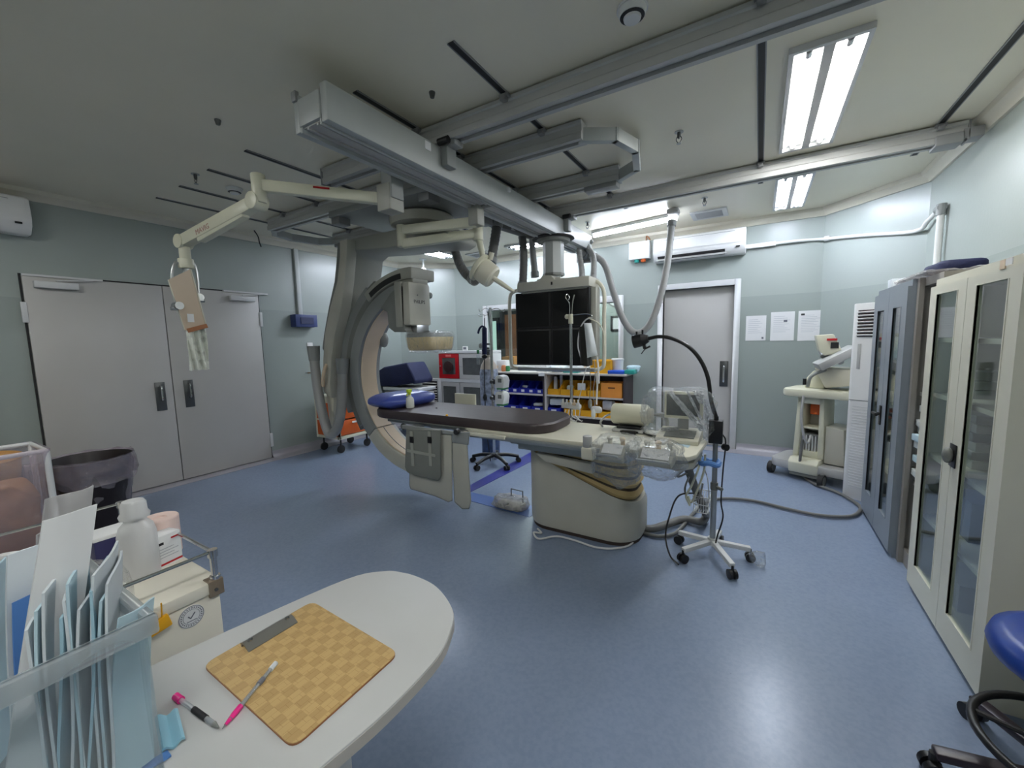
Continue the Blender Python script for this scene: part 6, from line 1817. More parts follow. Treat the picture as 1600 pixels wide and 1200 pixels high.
M['cab_cream'] = mat('cabinet_cream', (214, 212, 196), .4, var=.02)
M['cab_grey'] = mat('cabinet_grey', (128, 136, 144), .4, var=.03)
M['cab_taupe'] = mat('cabinet_taupe', (142, 138, 132), .45, var=.03)
WCY0, WCY1, WX = 2.22, 3.15, .80
t = cab(WCY0, WCY1, WX, WX + .46, 1.775, 'cab_cream', 'tall cream steel cabinet with two glass doors nearest the blue stool', (.46, .82, 1.16, 1.46), (.17, 1.69), frame=.1)
p = at(1490, 712, 0, WX)
h = MB().box(WX - .006, WX, p.y - .035, p.y + .035, p.z - .055, p.z + .055).build('lock_plate', M['black'], t, bevel=.003)
MB().blob((WX - .02, p.y, p.z), .02, .026, .038, 14).build('lock_knob', M['grey_dark'], h)
p = at(1580, 402, 0, WX)
MB().box(WX - .003, WX, p.y - .02, p.y + .03, 1.74, 1.765).build('name_plate', M['paper'], t)
MB().box(WX - .004, WX, p.y + .03, p.y + .07, 1.73, 1.765).build('tape_piece', M['lining'], t)
t = cab(3.5, 4.35, .785, 1.25, 1.82, 'cab_grey', 'tall dark grey cabinet with two glass doors beside the floor air conditioner', (.5, .93, 1.3), (.22, 1.66), frame=.12)
MB().box(.777, .785, 3.905, 3.945, .82, .96).cyl((.785, 3.925, .9), (.745, 3.925, .9), .012, 8).cyl((.75, 3.975, .9), (.75, 3.875, .9), .012, 8).build('lock_handle', M['black'], t)
t = cab(3.16, 3.49, .83, 1.25, 1.82, 'cab_taupe', 'open taupe cabinet without doors between the cream and grey cabinets', (.55, 1.12), (.2, 1.6), False)
MB().box(.825, .85, 3.45, 3.49, .0, 1.82).build('door_edge', M['cab_taupe'], t)

# goods in the cabinets
def carton(x, y, z, sx, sy, sz, m, label, grp, name='carton', rz=0.0):
    b = MB(Matrix.Translation((x, y, z)) @ Matrix.Rotation(rz, 4, 'Z')).box(-sx / 2, sx / 2, -sy / 2, sy / 2, 0, sz)
    return tag(b.build(name, m, bevel=.004), label, 'box', grp)


M['pack_grey'] = mat('pack_grey', (172, 176, 180), .5, var=.05)
M['pack_white'] = mat('pack_white', (214, 218, 216), .5, var=.04)
pos = ['bottom', 'second', 'third', 'fourth', 'fifth', 'top']
for k in range(6):
    carton(1.06, 2.9, .82 + k * .045, .3, .2, .042, M['pack_grey'] if k % 2 else M['pack_white'], '%s flat grey-white packet of the tall pile behind the right pane of the cream cabinet' % pos[k].capitalize(), 'packets piled in the cream cabinet', 'packet', rnd(-.08, .08))
for k in range(3):
    carton(1.04, 2.95, 1.16 + k * .045, .3, .16, .042, M['pack_white'], '%s white packet of the three on the middle shelf of the cream cabinet' % ('Bottom', 'Middle', 'Top')[k], 'white packets on the middle shelf', 'packet', rnd(-.08, .08))
carton(1.1, 2.78, 1.16, .2, .1, .22, M['grey_dark'], 'dark grey upright box on the middle shelf of the cream cabinet', None)
for k in range(3):
    p = (1.08, 2.74 + k * .1, 1.46)
    t = thing('bottle', ('left', 'middle', 'right')[2 - k].capitalize() + ' grey-white bottle of three on the top shelf of the cream cabinet', 'bottle', p, group='bottles on the top cabinet shelf')
    MB().lathe([(.0, 0), (.035, 0), (.038, .01), (.038, .12), (.02, .15), (.015, .17)], p, 14).build('bottle_body', M['bottle'], t)
    MB().lathe([(.017, .17), (.017, .19)], p, 12).build('bottle_cap', M['white_plastic'], t)
carton(1.06, 2.9, .46, .3, .26, .2, mat('box_bluegrey', (120, 134, 160), .5, var=.1), 'large blue-grey box on the low shelf of the cream cabinet', None)
carton(1.04, 2.9, .102, .3, .3, .14, M['pack_grey'], 'grey box on the floor of the cream cabinet', None)
# open cabinet: piled packs and cables
for k in range(11):
    carton(1.0 + rnd(-.02, .02), 3.34, .55 + k * .045, .26, .24, .04, M['pack_white'] if k % 3 else M['paper_blue'],
           'white-teal sealed packet in the leaning pile in the open taupe cabinet, %s from the bottom' % (ORD + ['eighth', 'ninth', 'tenth', 'eleventh'])[k], 'packets piled in the open cabinet', 'packet', rnd(-.12, .12))
b = MB()
random.seed(11)
for k in range(5):
    b.tube([(.88 + rnd(0, .1), 3.22 + rnd(0, .05), 1.14), (.86 + rnd(0, .1), 3.28, 1.2 + rnd(0, .08)), (.95, 3.36 + rnd(-.05, .05), 1.22 + rnd(0, .06)), (.9 + rnd(0, .2), 3.42, 1.14)], .008, 6)
tag(b.build('cable_coil', M['black']), 'black cables heaped on the upper shelf of the open taupe cabinet', 'cable', kind=None)
carton(1.04, 3.33, 1.12, .2, .26, .02, M['paper'], 'white sheet pile under the black cables in the open cabinet', None)
# grey cabinet
carton(1.02, 3.76, 1.3, .3, .26, .3, M['navy'], 'navy blue box behind the right pane of the grey cabinet', None)
carton(1.02, 4.1, 1.3, .26, .22, .16, M['paper_blue'], 'pale blue packet on the upper shelf of the grey cabinet', None)
carton(1.02, 3.75, .93, .24, .2, .12, M['pack_white'], 'white packet on the middle shelf of the grey cabinet, right pane', None)
carton(1.02, 4.12, .93, .24, .2, .1, M['ivory'], 'ivory packet on the middle shelf of the grey cabinet, left pane', None)
for k in range(3):
    p = (.98 + .02 * k, 3.68 + k * .1, .5)
    t = thing('bottle', ('Right', 'Middle', 'Left')[k] + ' clear bottle of three on the low shelf of the grey cabinet', 'bottle', p, group='bottles in the grey cabinet')
    MB().lathe([(.0, 0), (.035, 0), (.036, .14), (.015, .18), (.015, .2)], p, 12).build('bottle_body', M['bottle'], t)
    MB().lathe([(.018, .2), (.018, .22)], p, 10).build('bottle_cap', M['white_plastic'], t)
carton(1.02, 4.1, .5, .26, .2, .14, M['pack_grey'], 'grey packet on the low shelf of the grey cabinet, left pane', None)
# things on top of the cabinets
for k, (y, z) in enumerate(((4.22, 1.82), (4.08, 1.82), (3.94, 1.82))):
    carton(.94, y, z, .2, .11, .075 if k < 1 else .05, M['pouch_white'] if k != 1 else M['white_plastic'], ('far', 'middle', 'near')[k].capitalize() + ' white tray pack on top of the grey cabinet', 'white packs on the grey cabinet', 'packet')
tag(MB().sheet((.8, 3.25, 1.83), (.8, 3.9, 1.835), (1.1, 3.9, 1.835), (1.1, 3.25, 1.83), 12, 8, .01, lambda u, v: -.012 + .022 * noise.noise(Vector((u * 6, v * 5, 1)))).build('plastic_sheet', M['film_milky'], smooth=30), 'milky plastic sheet lying on top of the open taupe cabinet', 'plastic sheet')
MBX = MB().blob((1.0, 3.56, 1.875), .11, .18, .04, 22, .5, lambda q: q * (1 + .12 * noise.noise(q * 7)))
tag(MBX.build('cloth_bag', M['navy'], smooth=40), 'navy cloth bundle on top of the grey cabinet behind the cream one', 'bag')

# ------------------------------------------------------------------ stool
KX, KY = .90, 1.81
t = thing('stool', 'round blue-seated stool with black foot ring cut by the right photo edge', 'stool', (KX, KY, 0))
MB().lathe([(.0, .455), (.2, .455), (.225, .47), (.235, .5), (.225, .535), (.19, .552), (.0, .556)], (KX, KY, 0), 40).build('seat', mat('seat_blue', (24, 58, 140), .35, var=.04), t, smooth=60)
MB().lathe([(.19, .44), (.2, .456)], (KX, KY, 0), 30).build('seat_plate', M['black'], t)
MB().cyl((KX, KY, .1), (KX, KY, .44), .025, 16).build('column', M['black'], t)
FR = .245
MB().tube([(KX + FR * cos(2 * pi * k / 24), KY + FR * sin(2 * pi * k / 24), .2) for k in range(24)], .013, 10, closed=True, n=2).build('foot_ring', M['black'], t)
for k in range(3):
    a = radians(40 + 120 * k)
    MB().cyl((KX, KY, .2), (KX + FR * cos(a), KY + FR * sin(a), .2), .009, 8).build('ring_spoke', M['black'], t)
for k in range(5):
    a = radians(186 + 72 * k)
    e = Vector((KX + .35 * cos(a), KY + .35 * sin(a), .085))
    lg = MB().bar((KX, KY, .115), e, .045, .03).build('base_leg', mat('leg_dark', (38, 26, 34), .35) if k == 0 else bpy.data.materials['leg_dark'], t, bevel=.008)
    sd = Vector((-sin(a), cos(a), 0))
    cs = MB()
    for s in (-1, 1): cs.cyl(e + sd * s * .008 - Vector((0, 0, .055)), e + sd * s * .03 - Vector((0, 0, .055)), .03, 16)
    cs.cyl(e - Vector((0, 0, .05)), e, .012, 8)
    cs.build('caster', M['black'], lg)

# ------------------------------------------------------------------ white table in the foreground
ZW = .85
t = thing('work_table', 'white round-ended work table in the foreground', 'table', (-.8, -.2, 0))
e_ = [(-1.06, -1.2), (-1.055, .2), (-1.05, .28), (-1.027, .40), (-.963, .666), (-.9, .748), (-.85, .768), (-.8, .774), (-.73, .768), (-.665, .742), (-.61, .705), (-.58, .66), (-.55, .58), (-.545, .44), (-.56, .31), (-.58, .2), (-.6, -1.2)]
e_ = e_[:3] + [(p.x, p.y) for p in crom([(a, c, 0) for a, c in e_[3:15]], 5)] + e_[15:]
MB().prism(e_, 'z', ZW - .028, ZW).build('tabletop', mat('table_white', (203, 203, 201), .4, var=.02), t, bevel=.002)
MB().prism(taper(e_, 1.004), 'z', ZW - .026, ZW - .004).build('edge_band', M['edge_pale'], t)
MB().box(-.86, -.74, .2, .5, .02, ZW - .028).build('pedestal', M['white_paint'], t, bevel=.01)
MB().box(-1.02, -.64, -1.15, -1.1, 0, ZW - .028).build('side_panel', M['white_paint'], t)
MB().box(-.98, -.62, .12, .58, 0, .03).build('foot', M['white_paint'], t, bevel=.01)

# clipboard
def tp(x, y, z=ZW): return at(x, y, 2, z)
cb = [tp(317, 1042), tp(488, 942), tp(623, 1023), tp(458, 1172)]
t = thing('clipboard', 'tan basket-weave clipboard lying on the white table', 'clipboard', ((cb[0] + cb[2]) / 2).to_tuple())
def weave():
    m = mat('basket_weave', (200, 164, 104), .55, var=.04, scale=20)
    nt = m.node_tree
    b = nt.nodes['Principled BSDF']
    uv = nt.nodes.new('ShaderNodeTexCoord')
    mp = nt.nodes.new('ShaderNodeMapping')
    d = (cb[1] - cb[0]).normalized()
    mp.inputs['Rotation'].default_value = (0, 0, -math.atan2(d.y, d.x))
    nt.links.new(uv.outputs['Object'], mp.inputs['Vector'])
    ck = nt.nodes.new('ShaderNodeTexBrick')
    ck.offset = .5
    ck.inputs['Scale'].default_value = 24
    ck.inputs['Brick Width'].default_value = .62
    ck.inputs['Row Height'].default_value = .32
    ck.inputs['Mortar Size'].default_value = .008
    ck.inputs['Color1'].default_value = rgb(198, 166, 112)
    ck.inputs['Color2'].default_value = rgb(198, 166, 112)
    ck.inputs['Mortar'].default_value = rgb(176, 140, 86)
    ch = nt.nodes.new('ShaderNodeTexChecker')
    ch.inputs['Scale'].default_value = 44
    ch.inputs['Color1'].default_value = (1, 1, 1, 1)
    ch.inputs['Color2'].default_value = (.84, .82, .76, 1)
    nt.links.new(mp.outputs[0], ck.inputs['Vector'])
    nt.links.new(mp.outputs[0], ch.inputs['Vector'])
    mx = nt.nodes.new('ShaderNodeMix'); mx.data_type = 'RGBA'; mx.blend_type = 'MULTIPLY'; mx.inputs[0].default_value = 1
    ck.inputs['Color2'].default_value = rgb(198, 166, 112)
    nt.links.new(ck.outputs['Color'], mx.inputs[6]); nt.links.new(ch.outputs['Color'], mx.inputs[7])
    nt.links.new(mx.outputs[2], b.inputs['Base Color'])
    return m


def rquad(c, r):
    o = []
    for i in range(4):
        p, a, d = c[i], c[i - 1], c[(i + 1) % 4]
        u, v = (a - p).normalized() * r, (d - p).normalized() * r
        for k in range(6):
            f = k / 5
            o.append(p + u * (1 - f) ** 2 + v * f ** 2)
    return [(q.x, q.y) for q in o]


MB().prism(rquad(cb, .022), 'z', ZW, ZW + .005).build('board', weave(), t, bevel=.001)
MB().prism(taper(rquad(cb, .022), 1.003), 'z', ZW + .0003, ZW + .0035).build('board_edge', M['wood_brown'], t)
a, c = tp(378, 1011, ZW + .005), tp(454, 966, ZW + .005)
d = (c - a).normalized(); nn = Vector((-d.y, d.x, 0))
if nn.dot(Vector(cb[2]) - a) < 0: nn = -nn
T = Matrix(((d.x, nn.x, 0, a.x), (d.y, nn.y, 0, a.y), (0, 0, 1, ZW + .005), (0, 0, 0, 1)))
L = (c - a).length
cl_ = MB(T).prism([(-.004, 0), (-.006, .007), (.004, .012), (.016, .01), (.03, .002), (.03, 0), (.026, .0), (.014, .006), (.002, .007), (.0, 0)], 'x', 0, L).build('clip', mat('clip_steel', (128, 127, 122), .35, metal=.4), t, smooth=30)
for f in (.12, .88):
    MB(T).lathe([(.005, 0), (.005, .003), (.002, .004)], (L * f, .01, .0105), 12).build('rivet', M['chrome'], cl_)


def pen(pa, pb, z0, z1, label, cap_at_a=True, cap_len=.02):
    p, q = tp(*pa, z0), tp(*pb, z1)
    d = (q - p).normalized(); L = (q - p).length
    r = .004
    t = thing('pen', label, 'pen', p.to_tuple(), group='pink-ended pens')
    MB().cyl(p + d * .01, p + d * (L - .014), r, 12).build('barrel', M['box_rim'], t)
    MB().cyl(p + d * .03, p + d * (L - .006), r * .4, 8).build('refill', M['ink'], t)
    return t, p, q, d, L, r


t, p, q, d, L, r = pen((276, 1089), (342, 1137), ZW + .006, ZW + .006, 'short clear pen with pink end cap beside the clipboard')
MB().cyl(p - d * .004, p + d * .016, .0062, 12).build('end_cap', M['pink'], t)
MB().cyl(p + d * L * .42, p + d * L * .72, .0049, 12).build('print_band', M['black_ink'], t)
MB().cyl(q - d * .016, q, .0045, 10, r1=.0012).build('tip', M['grey_dark'], t)
t, p, q, d, L, r = pen((352, 1133), (431, 1036), ZW + .005, ZW + .0105, 'slim clear pen with pink tip resting on the clipboard edge')
MB().cyl(p + d * .0, p + d * .02, .0025, 10, r1=.0052).cyl(p + d * .02, p + d * .035, .0052, 10).build('pink_tip', M['pink'], t)
MB().cyl(p - d * .006, p, .0008, 6, r1=.002).build('point', M['steel'], t)
MB().cyl(p + d * L * .62, p + d * L * .72, .0049, 12).build('print_band', M['ink'], t)
MB().cyl(q - d * .016, q, .005, 10).build('end_plug', M['pouch_white'], t)
# folded mask pouch
c = [tp(252, 1182), tp(290, 1160), tp(280, 1124), tp(244, 1145)]
t = thing('sterile_pouch', 'folded light blue pouch on the table right of the clear box', 'pouch', c[0].to_tuple())
MB().sheet(c[0], c[1], c[2], c[3], 8, 8, .004, lambda u, v: .004 + .02 * v * (1 - .4 * u) + .004 * sin(9 * u)).build('pouch_film', mat('teal_film', (146, 194, 212), .4, var=.1), t)
c = [tp(225, 1205), tp(262, 1190), tp(268, 1178), tp(225, 1200)]
MB().sheet(tp(225, 1212), tp(268, 1184), tp(262, 1176), tp(222, 1200), 4, 3, .003, lambda u, v: .002).build('pouch_strip', M['sky_blue'], t)

# ------------------------------------------------------------------ clear box full of sterile pouches
BXR, BYF, BZ = -.765, .195, 1.10
BXL, BYN = -1.2, -.22
t = thing('clear_box', 'clear plastic box packed with sterile pouches on the white table', 'box', ((BXR + BXL) / 2, 0, ZW))
th = .004
b = MB()
b.box(BXR - th, BXR, BYN, BYF, ZW + .004, BZ).box(BXL, BXL + th, BYN, BYF, ZW + .004, BZ).box(BXL + th, BXR - th, BYF - th, BYF, ZW + .004, BZ).box(BXL + th, BXR - th, BYN, BYN + th, ZW + .004, BZ).box(BXL, BXR, BYN, BYF, ZW, ZW + .004)
b.build('box_walls', M['box_clear'], t)
b = MB()
b.box(BXR - .002, BXR + .012, BYN - .012, BYF + .012, BZ - .022, BZ + .006).box(BXL - .012, BXL + .002, BYN - .012, BYF + .012, BZ - .022, BZ + .006).box(BXL + .002, BXR - .002, BYF - .002, BYF + .012, BZ - .022, BZ + .006).box(BXL + .002, BXR - .002, BYN - .012, BYN + .002, BZ - .022, BZ + .006)
b.build('box_rim', M['box_rim'], t, bevel=.003)

random.seed(5)


def pouch(xb, yb, hgt, wd, yaw, lean_x, lean_y, m, label, grp='sterile pouches in the clear box', curl=.01, seal=None, zb=ZW + .012):
    """A flat pouch standing in the box; yaw turns its face, lean tips its top."""
    u = Vector((cos(yaw), sin(yaw), 0))
    up = Vector((lean_x, lean_y, 1)).normalized()
    p = Vector((xb, yb, zb))
    c00, c10 = p - u * wd / 2, p + u * wd / 2
    c11, c01 = c10 + up * hgt, c00 + up * hgt
    s_ = random.random() * 9
    n_ = u.cross(up)
    t = thing('sterile_pouch', label, 'pouch', p.to_tuple(), group=grp)
    MB().sheet(c00, c10, c11, c01, 6, 12, .003, lambda a, v: curl * (sin(v * 4 + s_) + .6 * sin(a * 5 + v * 3 + s_))).build('pouch_sheet', M[m], t, smooth=50)
    if seal:
        k = up * hgt
        MB().sheet(c00 + k * .55 + n_ * .012, c10 + k * .55 + n_ * .012, c10 + k * .82 + n_ * .012, c00 + k * .82 + n_ * .012, 4, 4, .002, lambda a, v: curl * (sin((.55 + .27 * v) * 4 + s_) + .6 * sin(a * 5 + (.55 + .27 * v) * 3 + s_))).build('seal_strip', M[seal], t)
    return t


# fan of pouches at the right end of the box, their near edges close behind the clear wall
NUM = ORD + ['eighth', 'ninth', 'tenth', 'eleventh', 'twelfth', 'thirteenth']
for k in range(11):
    f = k / 10
    ya = radians(157 + rnd(-3, 3))
    pouch(-.776 + cos(ya) * .062, .072 + .062 * f + sin(ya) * .062, .285 + .02 * (k % 3), .124, ya, -.04, .06 + .05 * f, ('pouch_white', 'paper_blue', 'pouch_white', 'pouch_blue')[k % 4],
          '%s blue-white pouch from the left in the right-hand fan of the clear box' % NUM[k].capitalize(), curl=.003)
# paler blue fan further left and deeper
for k in range(10):
    f = k / 9
    ya = radians(150 + rnd(-5, 5))
    pouch(-.90 + cos(ya) * .08, -.12 + .14 * f + sin(ya) * .07, .30 + .03 * (k % 3), .16, ya, -.08, .08, ('pouch_blue', 'paper_blue', 'pouch_blue', 'pouch_white')[k % 4],
          '%s pale blue pouch from the left in the left-hand fan of the clear box' % NUM[k].capitalize(), curl=.006)
pouch(-.785, .062, .42, .06, radians(104), -.15, .215, 'paper', 'tall grey-white paper pouch leaning right at the near wall of the clear box', curl=.005)
pouch(-.865, .085, .36, .07, radians(112), -.09, .12, 'pouch_white', 'white pouch with a bright blue band in the middle of the clear box', curl=.006, seal='sky_blue')
pouch(-.9, .095, .42, .06, radians(115), -.1, .2, 'film_milky', 'tallest clear plastic pouch sticking out of the clear box', curl=.012)
pouch(-.93, .1, .36, .07, radians(120), -.1, .2, 'film_milky', 'second clear plastic pouch behind the paper one in the clear box', curl=.014)
pouch(-.79, .165, .25, .05, radians(110), -.03, .12, 'paper_blue', 'short pale pouch at the right corner of the clear box', curl=.006)

# ------------------------------------------------------------------ cream trolley with chrome gallery rail
TZ = .82
TX0, TX1, TY0, TY1 = -2.12, -1.34, -.35, .52
t = thing('instrument_trolley', 'cream instrument trolley with chrome gallery rail behind the clear box', 'trolley', ((TX0 + TX1) / 2, .1, 0))
MB().box(TX0, TX1, TY0, TY1, TZ - .035, TZ).build('trolley_top', mat('trolley_cream', (230, 224, 208), .4, var=.02), t, bevel=.004)
MB().box(TX0 + .012, TX1 - .006, TY0 + .01, TY1 - .006, .3, TZ - .036).build('trolley_body', bpy.data.materials['trolley_cream'], t, bevel=.004)
for x in (TX0 + .03, TX1 - .03):
    for y in (TY0 + .03, TY1 - .03):
        MB().cyl((x, y, .1), (x, y, .3), .016, 10).cyl((x, y - .014, .05), (x, y + .014, .05), .05, 16).build('caster_leg', M['steel'], t)
for x, y in ((TX1 - .012, TY1 - .012), (TX0 + .012, TY1 - .012), (TX1 - .012, TY0 + .012)):
    MB().cyl((x, y, TZ), (x, y, TZ + .085), .009, 12).cyl((x, y, TZ), (x, y, TZ + .012), .014, 12).cyl((x, y, TZ + .07), (x, y, TZ + .092), .013, 12).build('rail_post', M['chrome'], t)
zr = TZ + .085
MB().cyl((TX1 - .012, TY1 - .012, zr), (TX0 + .012, TY1 - .012, zr), .005, 8).cyl((TX1 - .012, TY1 - .012, zr), (TX1 - .012, TY0 + .012, zr), .005, 8).cyl((TX0 + .012, TY1 - .012, zr), (TX0 + .012, TY0 + .012, zr), .005, 8).build('gallery_rail', M['chrome'], t)
cp = MB().box(TX1 - .035, TX1 + .003, TY1 - .035, TY1 + .003, TZ - .045, TZ + .003).build('corner_plate', M['worn_steel'], t, bevel=.002)
MB().cyl((TX1, TY1 - .018, TZ - .025), (TX1 + .006, TY1 - .018, TZ - .025), .005, 10).build('corner_screw', M['dark_steel'], cp)
# round sticker with a tick on the side facing right
p = at(299, 963, 0, TX1 - .006)
st = MB().lathe([(.031, 0), (.031, .0012)], (p.x, p.y, p.z), 32, Matrix.Rotation(pi / 2, 3, 'Y')).build('round_sticker', M['paper'], t)
b = MB()
N = 40
for r0, r1 in ((.0285, .030), (.0195, .0205)):
    vs = []; fs = []
    for k in range(N):
        a = 2 * pi * k / N
        for r in (r0, r1):
            vs += [(p.x + .0012, p.y + r * cos(a), p.z + r * sin(a)), (p.x + .0018, p.y + r * cos(a), p.z + r * sin(a))]
    for k in range(N):
        j = (k + 1) % N
        fs += [(4 * k, 4 * j, 4 * j + 2, 4 * k + 2), (4 * k + 1, 4 * k + 3, 4 * j + 3, 4 * j + 1), (4 * k, 4 * k + 1, 4 * j + 1, 4 * j), (4 * k + 2, 4 * j + 2, 4 * j + 3, 4 * k + 3)]
    b.add(vs, fs)
for k in range(26):
    a = 2 * pi * k / 26
    b.cbox((p.x + .0015, p.y + .0245 * cos(a), p.z + .0245 * sin(a)), .0006, .003, .003)
b.bar((p.x + .0015, p.y - .008, p.z + .003), (p.x + .0015, p.y - .002, p.z - .005), .003, .0006, (1, 0, 0)).bar((p.x + .0015, p.y - .002, p.z - .005), (p.x + .0015, p.y + .009, p.z + .009), .003, .0006, (1, 0, 0))
b.box(p.x + .0012, p.x + .0018, p.y - .012, p.y + .012, p.z - .0135, p.z - .0115)
b.build('sticker_print', M['ink'], st, smooth=0)
# things on the trolley
p = at(218, 890, 0, -1.45)
_b = at(207, 781, 2, TZ + .235)
bx, by = _b.x, _b.y
t = thing('bottle', 'clear plastic bottle with stepped neck standing on the cream trolley', 'bottle', (bx, by, TZ))
MB().lathe([(.0, 0), (.045, 0), (.046, .008), (.046, .13), (.04, .155), (.027, .17), (.026, .178), (.035, .181), (.037, .19), (.031, .2), (.03, .225), (.025, .233), (.0, .235)], (bx, by, TZ), 24).build('bottle_body', M['bottle'], t, smooth=50)
_r = at(249, 808, 2, TZ + .127)
t = thing('tissue_roll', 'pale pink paper roll standing behind a white carton on the trolley', 'paper roll', (_r.x, _r.y, TZ))
MB().lathe([(.018, 0), (.048, 0), (.05, .003), (.05, .125), (.047, .128), (.02, .126), (.018, .12)], (_r.x, _r.y, TZ), 26).build('roll', mat('pink_paper', (234, 208, 198), .7, var=.03), t, smooth=40)
q = at(253, 880, 2, TZ)
t = thing('carton', 'white carton with red stripe and black print on the cream trolley', 'box', q.to_tuple())
T = Matrix.Translation(q) @ Matrix.Rotation(radians(14), 4, 'Z')
MB(T).box(-.02, .035, -.04, .04, 0, .1).build('carton_body', M['paper'], t, bevel=.001)
MB(T).box(.0352, .036, -.039, .039, .006, .012).build('red_stripe', M['red'], t)
MB(T).box(.0352, .036, .012, .038, .082, .087).build('red_print', M['red'], t)
MB(T).box(.0352, .036, -.036, -.01, .072, .08).build('black_print', M['black_ink'], t)
b = MB(T)
for k in range(4): b.box(.0352, .0358, -.03, .03 - .012 * (k % 2), .03 + .009 * k, .032 + .009 * k)
b.build('small_print', mat('faint_print_b', (170, 172, 178), .7), t, smooth=0)
t = thing('carton', 'navy box with white top standing behind the clear bottle on the trolley', 'box', (-1.75, .4, TZ))
MB().box(-1.79, -1.70, .34, .44, TZ, TZ + .1).build('carton_body', mat('navy_card', (34, 34, 84), .5), t, bevel=.002)
MB().box(-1.792, -1.698, .338, .442, TZ + .1, TZ + .112).build('carton_lid', M['paper'], t, bevel=.002)
t = thing('tray', 'shallow white tray on the far left of the cream trolley', 'tray', (-1.9, .0, TZ))
MB().prism(rrect(-2.05, -1.7, -.2, .24, .05), 'z', TZ, TZ + .012).build('tray_base', M['white_plastic'], t, bevel=.003)
MB().tube([(x, y, TZ + .03) for x, y in rrect(-2.05, -1.7, -.2, .24, .05)], .012, 8, closed=True, smooth=False).build('tray_rim', M['white_plastic'], t)
p = at(250, 978, 0, TX1 + .006)
t = thing('yellow_tag', 'yellow plastic tag hanging on the trolley side behind the clear box', 'tag', p.to_tuple())
MB().prism([(p.y - .03, p.z - .02), (p.y + .026, p.z - .01), (p.y + .018, p.z + .025), (p.y - .028, p.z + .012)], 'x', TX1, TX1 + .012).build('tag_body', M['yellow'], t, bevel=.003)
MB().cyl((TX1 + .006, p.y + .005, p.z), (TX1 + .006, p.y + .008, p.z + .06), .002, 6).build('tag_pin', M['yellow'], t)
tag(MB().blob((-1.40, .27, TZ + .075), .06, .06, .075, 20, .7, lambda q: q * (1 + .3 * noise.noise(q * 16))).build('plastic_bag', M['film'], smooth=25), 'crumpled clear bag beside the clear bottle on the trolley', 'plastic bag')

# ------------------------------------------------------------------ waste bins by the double door
def liner(c, r0, z0, z1, r1, seg=40, amp=.012, seed=0):
    vs, fs = [], []
    K = 8
    for j in range(K + 1):
        f = j / K
        for k in range(seg):
            a = 2 * pi * k / seg
            r = r0 * (1 - f) + r1 * f + amp * noise.noise(Vector((cos(a) * 4, sin(a) * 4, f * 3 + seed))) * (1 + f)
            vs.append((c[0] + r * cos(a), c[1] + r * sin(a), z0 + (z1 - z0) * f + amp * noise.noise(Vector((cos(a) * 3 + 5, sin(a) * 3, f * 2 + seed))) * 1.6))
    for j in range(K):
        fs += [(j * seg + k, j * seg + (k + 1) % seg, (j + 1) * seg + (k + 1) % seg, (j + 1) * seg + k) for k in range(seg)]
    return vs, fs


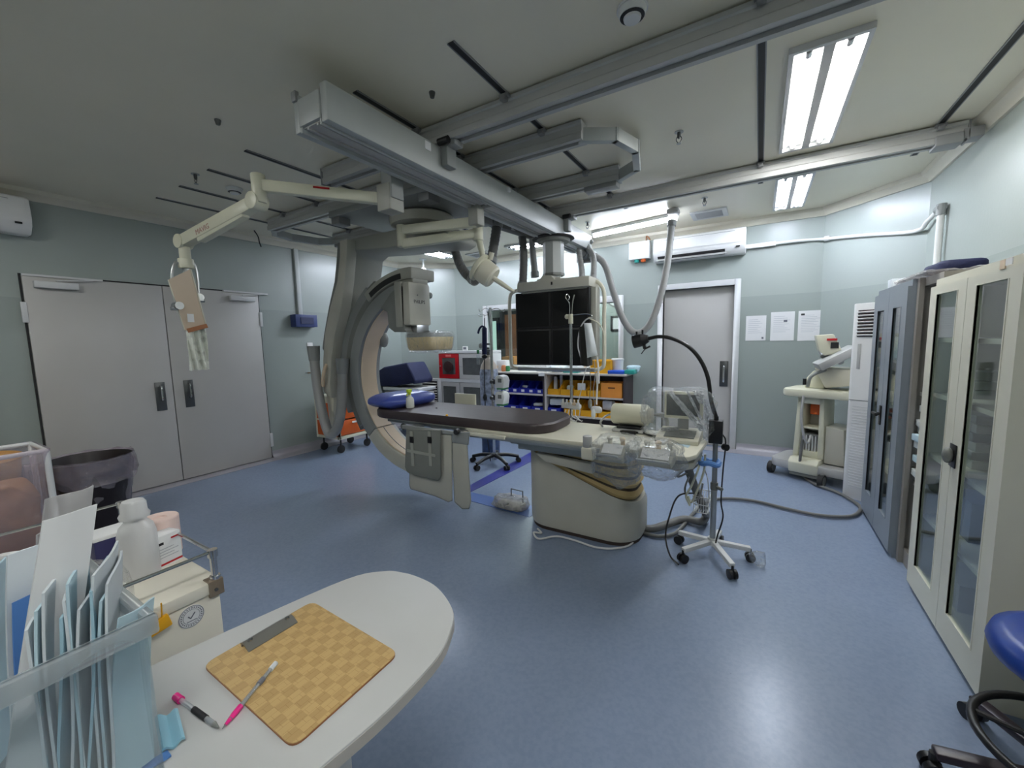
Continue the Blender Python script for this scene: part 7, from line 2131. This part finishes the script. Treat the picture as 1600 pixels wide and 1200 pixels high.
bc = (-4.72, .985)
t = thing('waste_bin', 'round black waste bin with clear liner before the left door leaf', 'waste bin', (bc[0], bc[1], 0))
MB().lathe([(.0, .005), (.2, .0), (.205, .01), (.265, .6), (.275, .615), (.265, .62), (.257, .6), (.195, .02), (.0, .018)], (bc[0], bc[1], 0), 40).build('bin_body', mat('bin_black', (34, 26, 28), .4), t, smooth=50)
b = MB()
vs, fs = liner(bc, .28, .63, .43, .29, amp=.022)
b.add(vs, fs)
vs, fs = liner(bc, .28, .63, .2, .215, amp=.015, seed=3)
b.add(vs, fs)
b.build('bin_liner', M['liner'], t, smooth=60)
yc = (-4.95, .36)
t = thing('waste_bin', 'round yellow waste bin behind the white bag frame at the left edge', 'waste bin', (yc[0], yc[1], 0))
MB().lathe([(.0, .005), (.24, .0), (.245, .01), (.3, .68), (.32, .7), (.31, .72), (.292, .69), (.235, .02), (.0, .018)], (yc[0], yc[1], 0), 36).build('bin_body', M['yellow'], t, smooth=50)
# bag frame
p0 = at(72, 704, 0, -4.05)
fx, fy, fz = p0.x, p0.y, p0.z
t = thing('waste_bag_stand', 'white tube frame holding a clear waste bag at the left photo edge', 'waste bag stand', (fx, fy - .2, 0))
fx1, fy0 = fx - .42, fy - .5
fr = MB()
fr.tube([(fx, fy, fz), (fx, fy0, fz), (fx1, fy0, fz), (fx1, fy, fz)], .016, 10, smooth=False, closed=True)
fr.build('top_ring', M['white_plastic'], t)
for x, y in ((fx, fy), (fx1, fy), (fx, fy0), (fx1, fy0)):
    MB().cyl((x, y, 0), (x, y, fz), .017, 10).build('leg', M['white_plastic'], t)
bw = MB()
c_ = ((fx + fx1) / 2, (fy + fy0) / 2)
rr0 = rrect(fx1 - .01, fx + .022, fy0 - .02, fy + .02, .03)
lo = lambda f: [(c_[0] + (q[0] - c_[0]) * f * (1 + .05 * noise.noise(Vector((q[0] * 6, q[1] * 6, f * 5)))), c_[1] + (q[1] - c_[1]) * f * (1 + .08 * noise.noise(Vector((q[0] * 5, q[1] * 6, f * 9))))) for q in rr0]
loft(bw, [(.12, lo(.5)), (.16, lo(.78)), (.4, lo(.84)), (fz - .12, lo(.92)), (fz + .012, lo(1.0)), (fz + .018, lo(.97))])
bw.f = bw.f[:1] + bw.f[2:]
bw.mi = [0] * len(bw.f)
bw.build('waste_bag', M['liner'], t, smooth=60)
tag(MB().blob((c_[0], c_[1] - .0, .38), .18, .215, .27, 20, .55, lambda q: q * (1 + .2 * noise.noise(q * 9))).build('waste_paper', mat('tan_waste', (186, 146, 110), .7, var=.2), smooth=50), 'tan crumpled waste inside the clear bag of the white frame', 'waste')
t = thing('wall_box', 'small grey mains box low on the wall behind the black waste bin', 'box', (XL, .8, .2))
MB().box(XL, XL + .1, .74, .86, .06, .5).build('box_body', M['rail'], t, bevel=.01)
MB().box(XL + .1, XL + .11, .76, .84, .2, .46).build('box_cover', M['grey_mid'], t, bevel=.004)
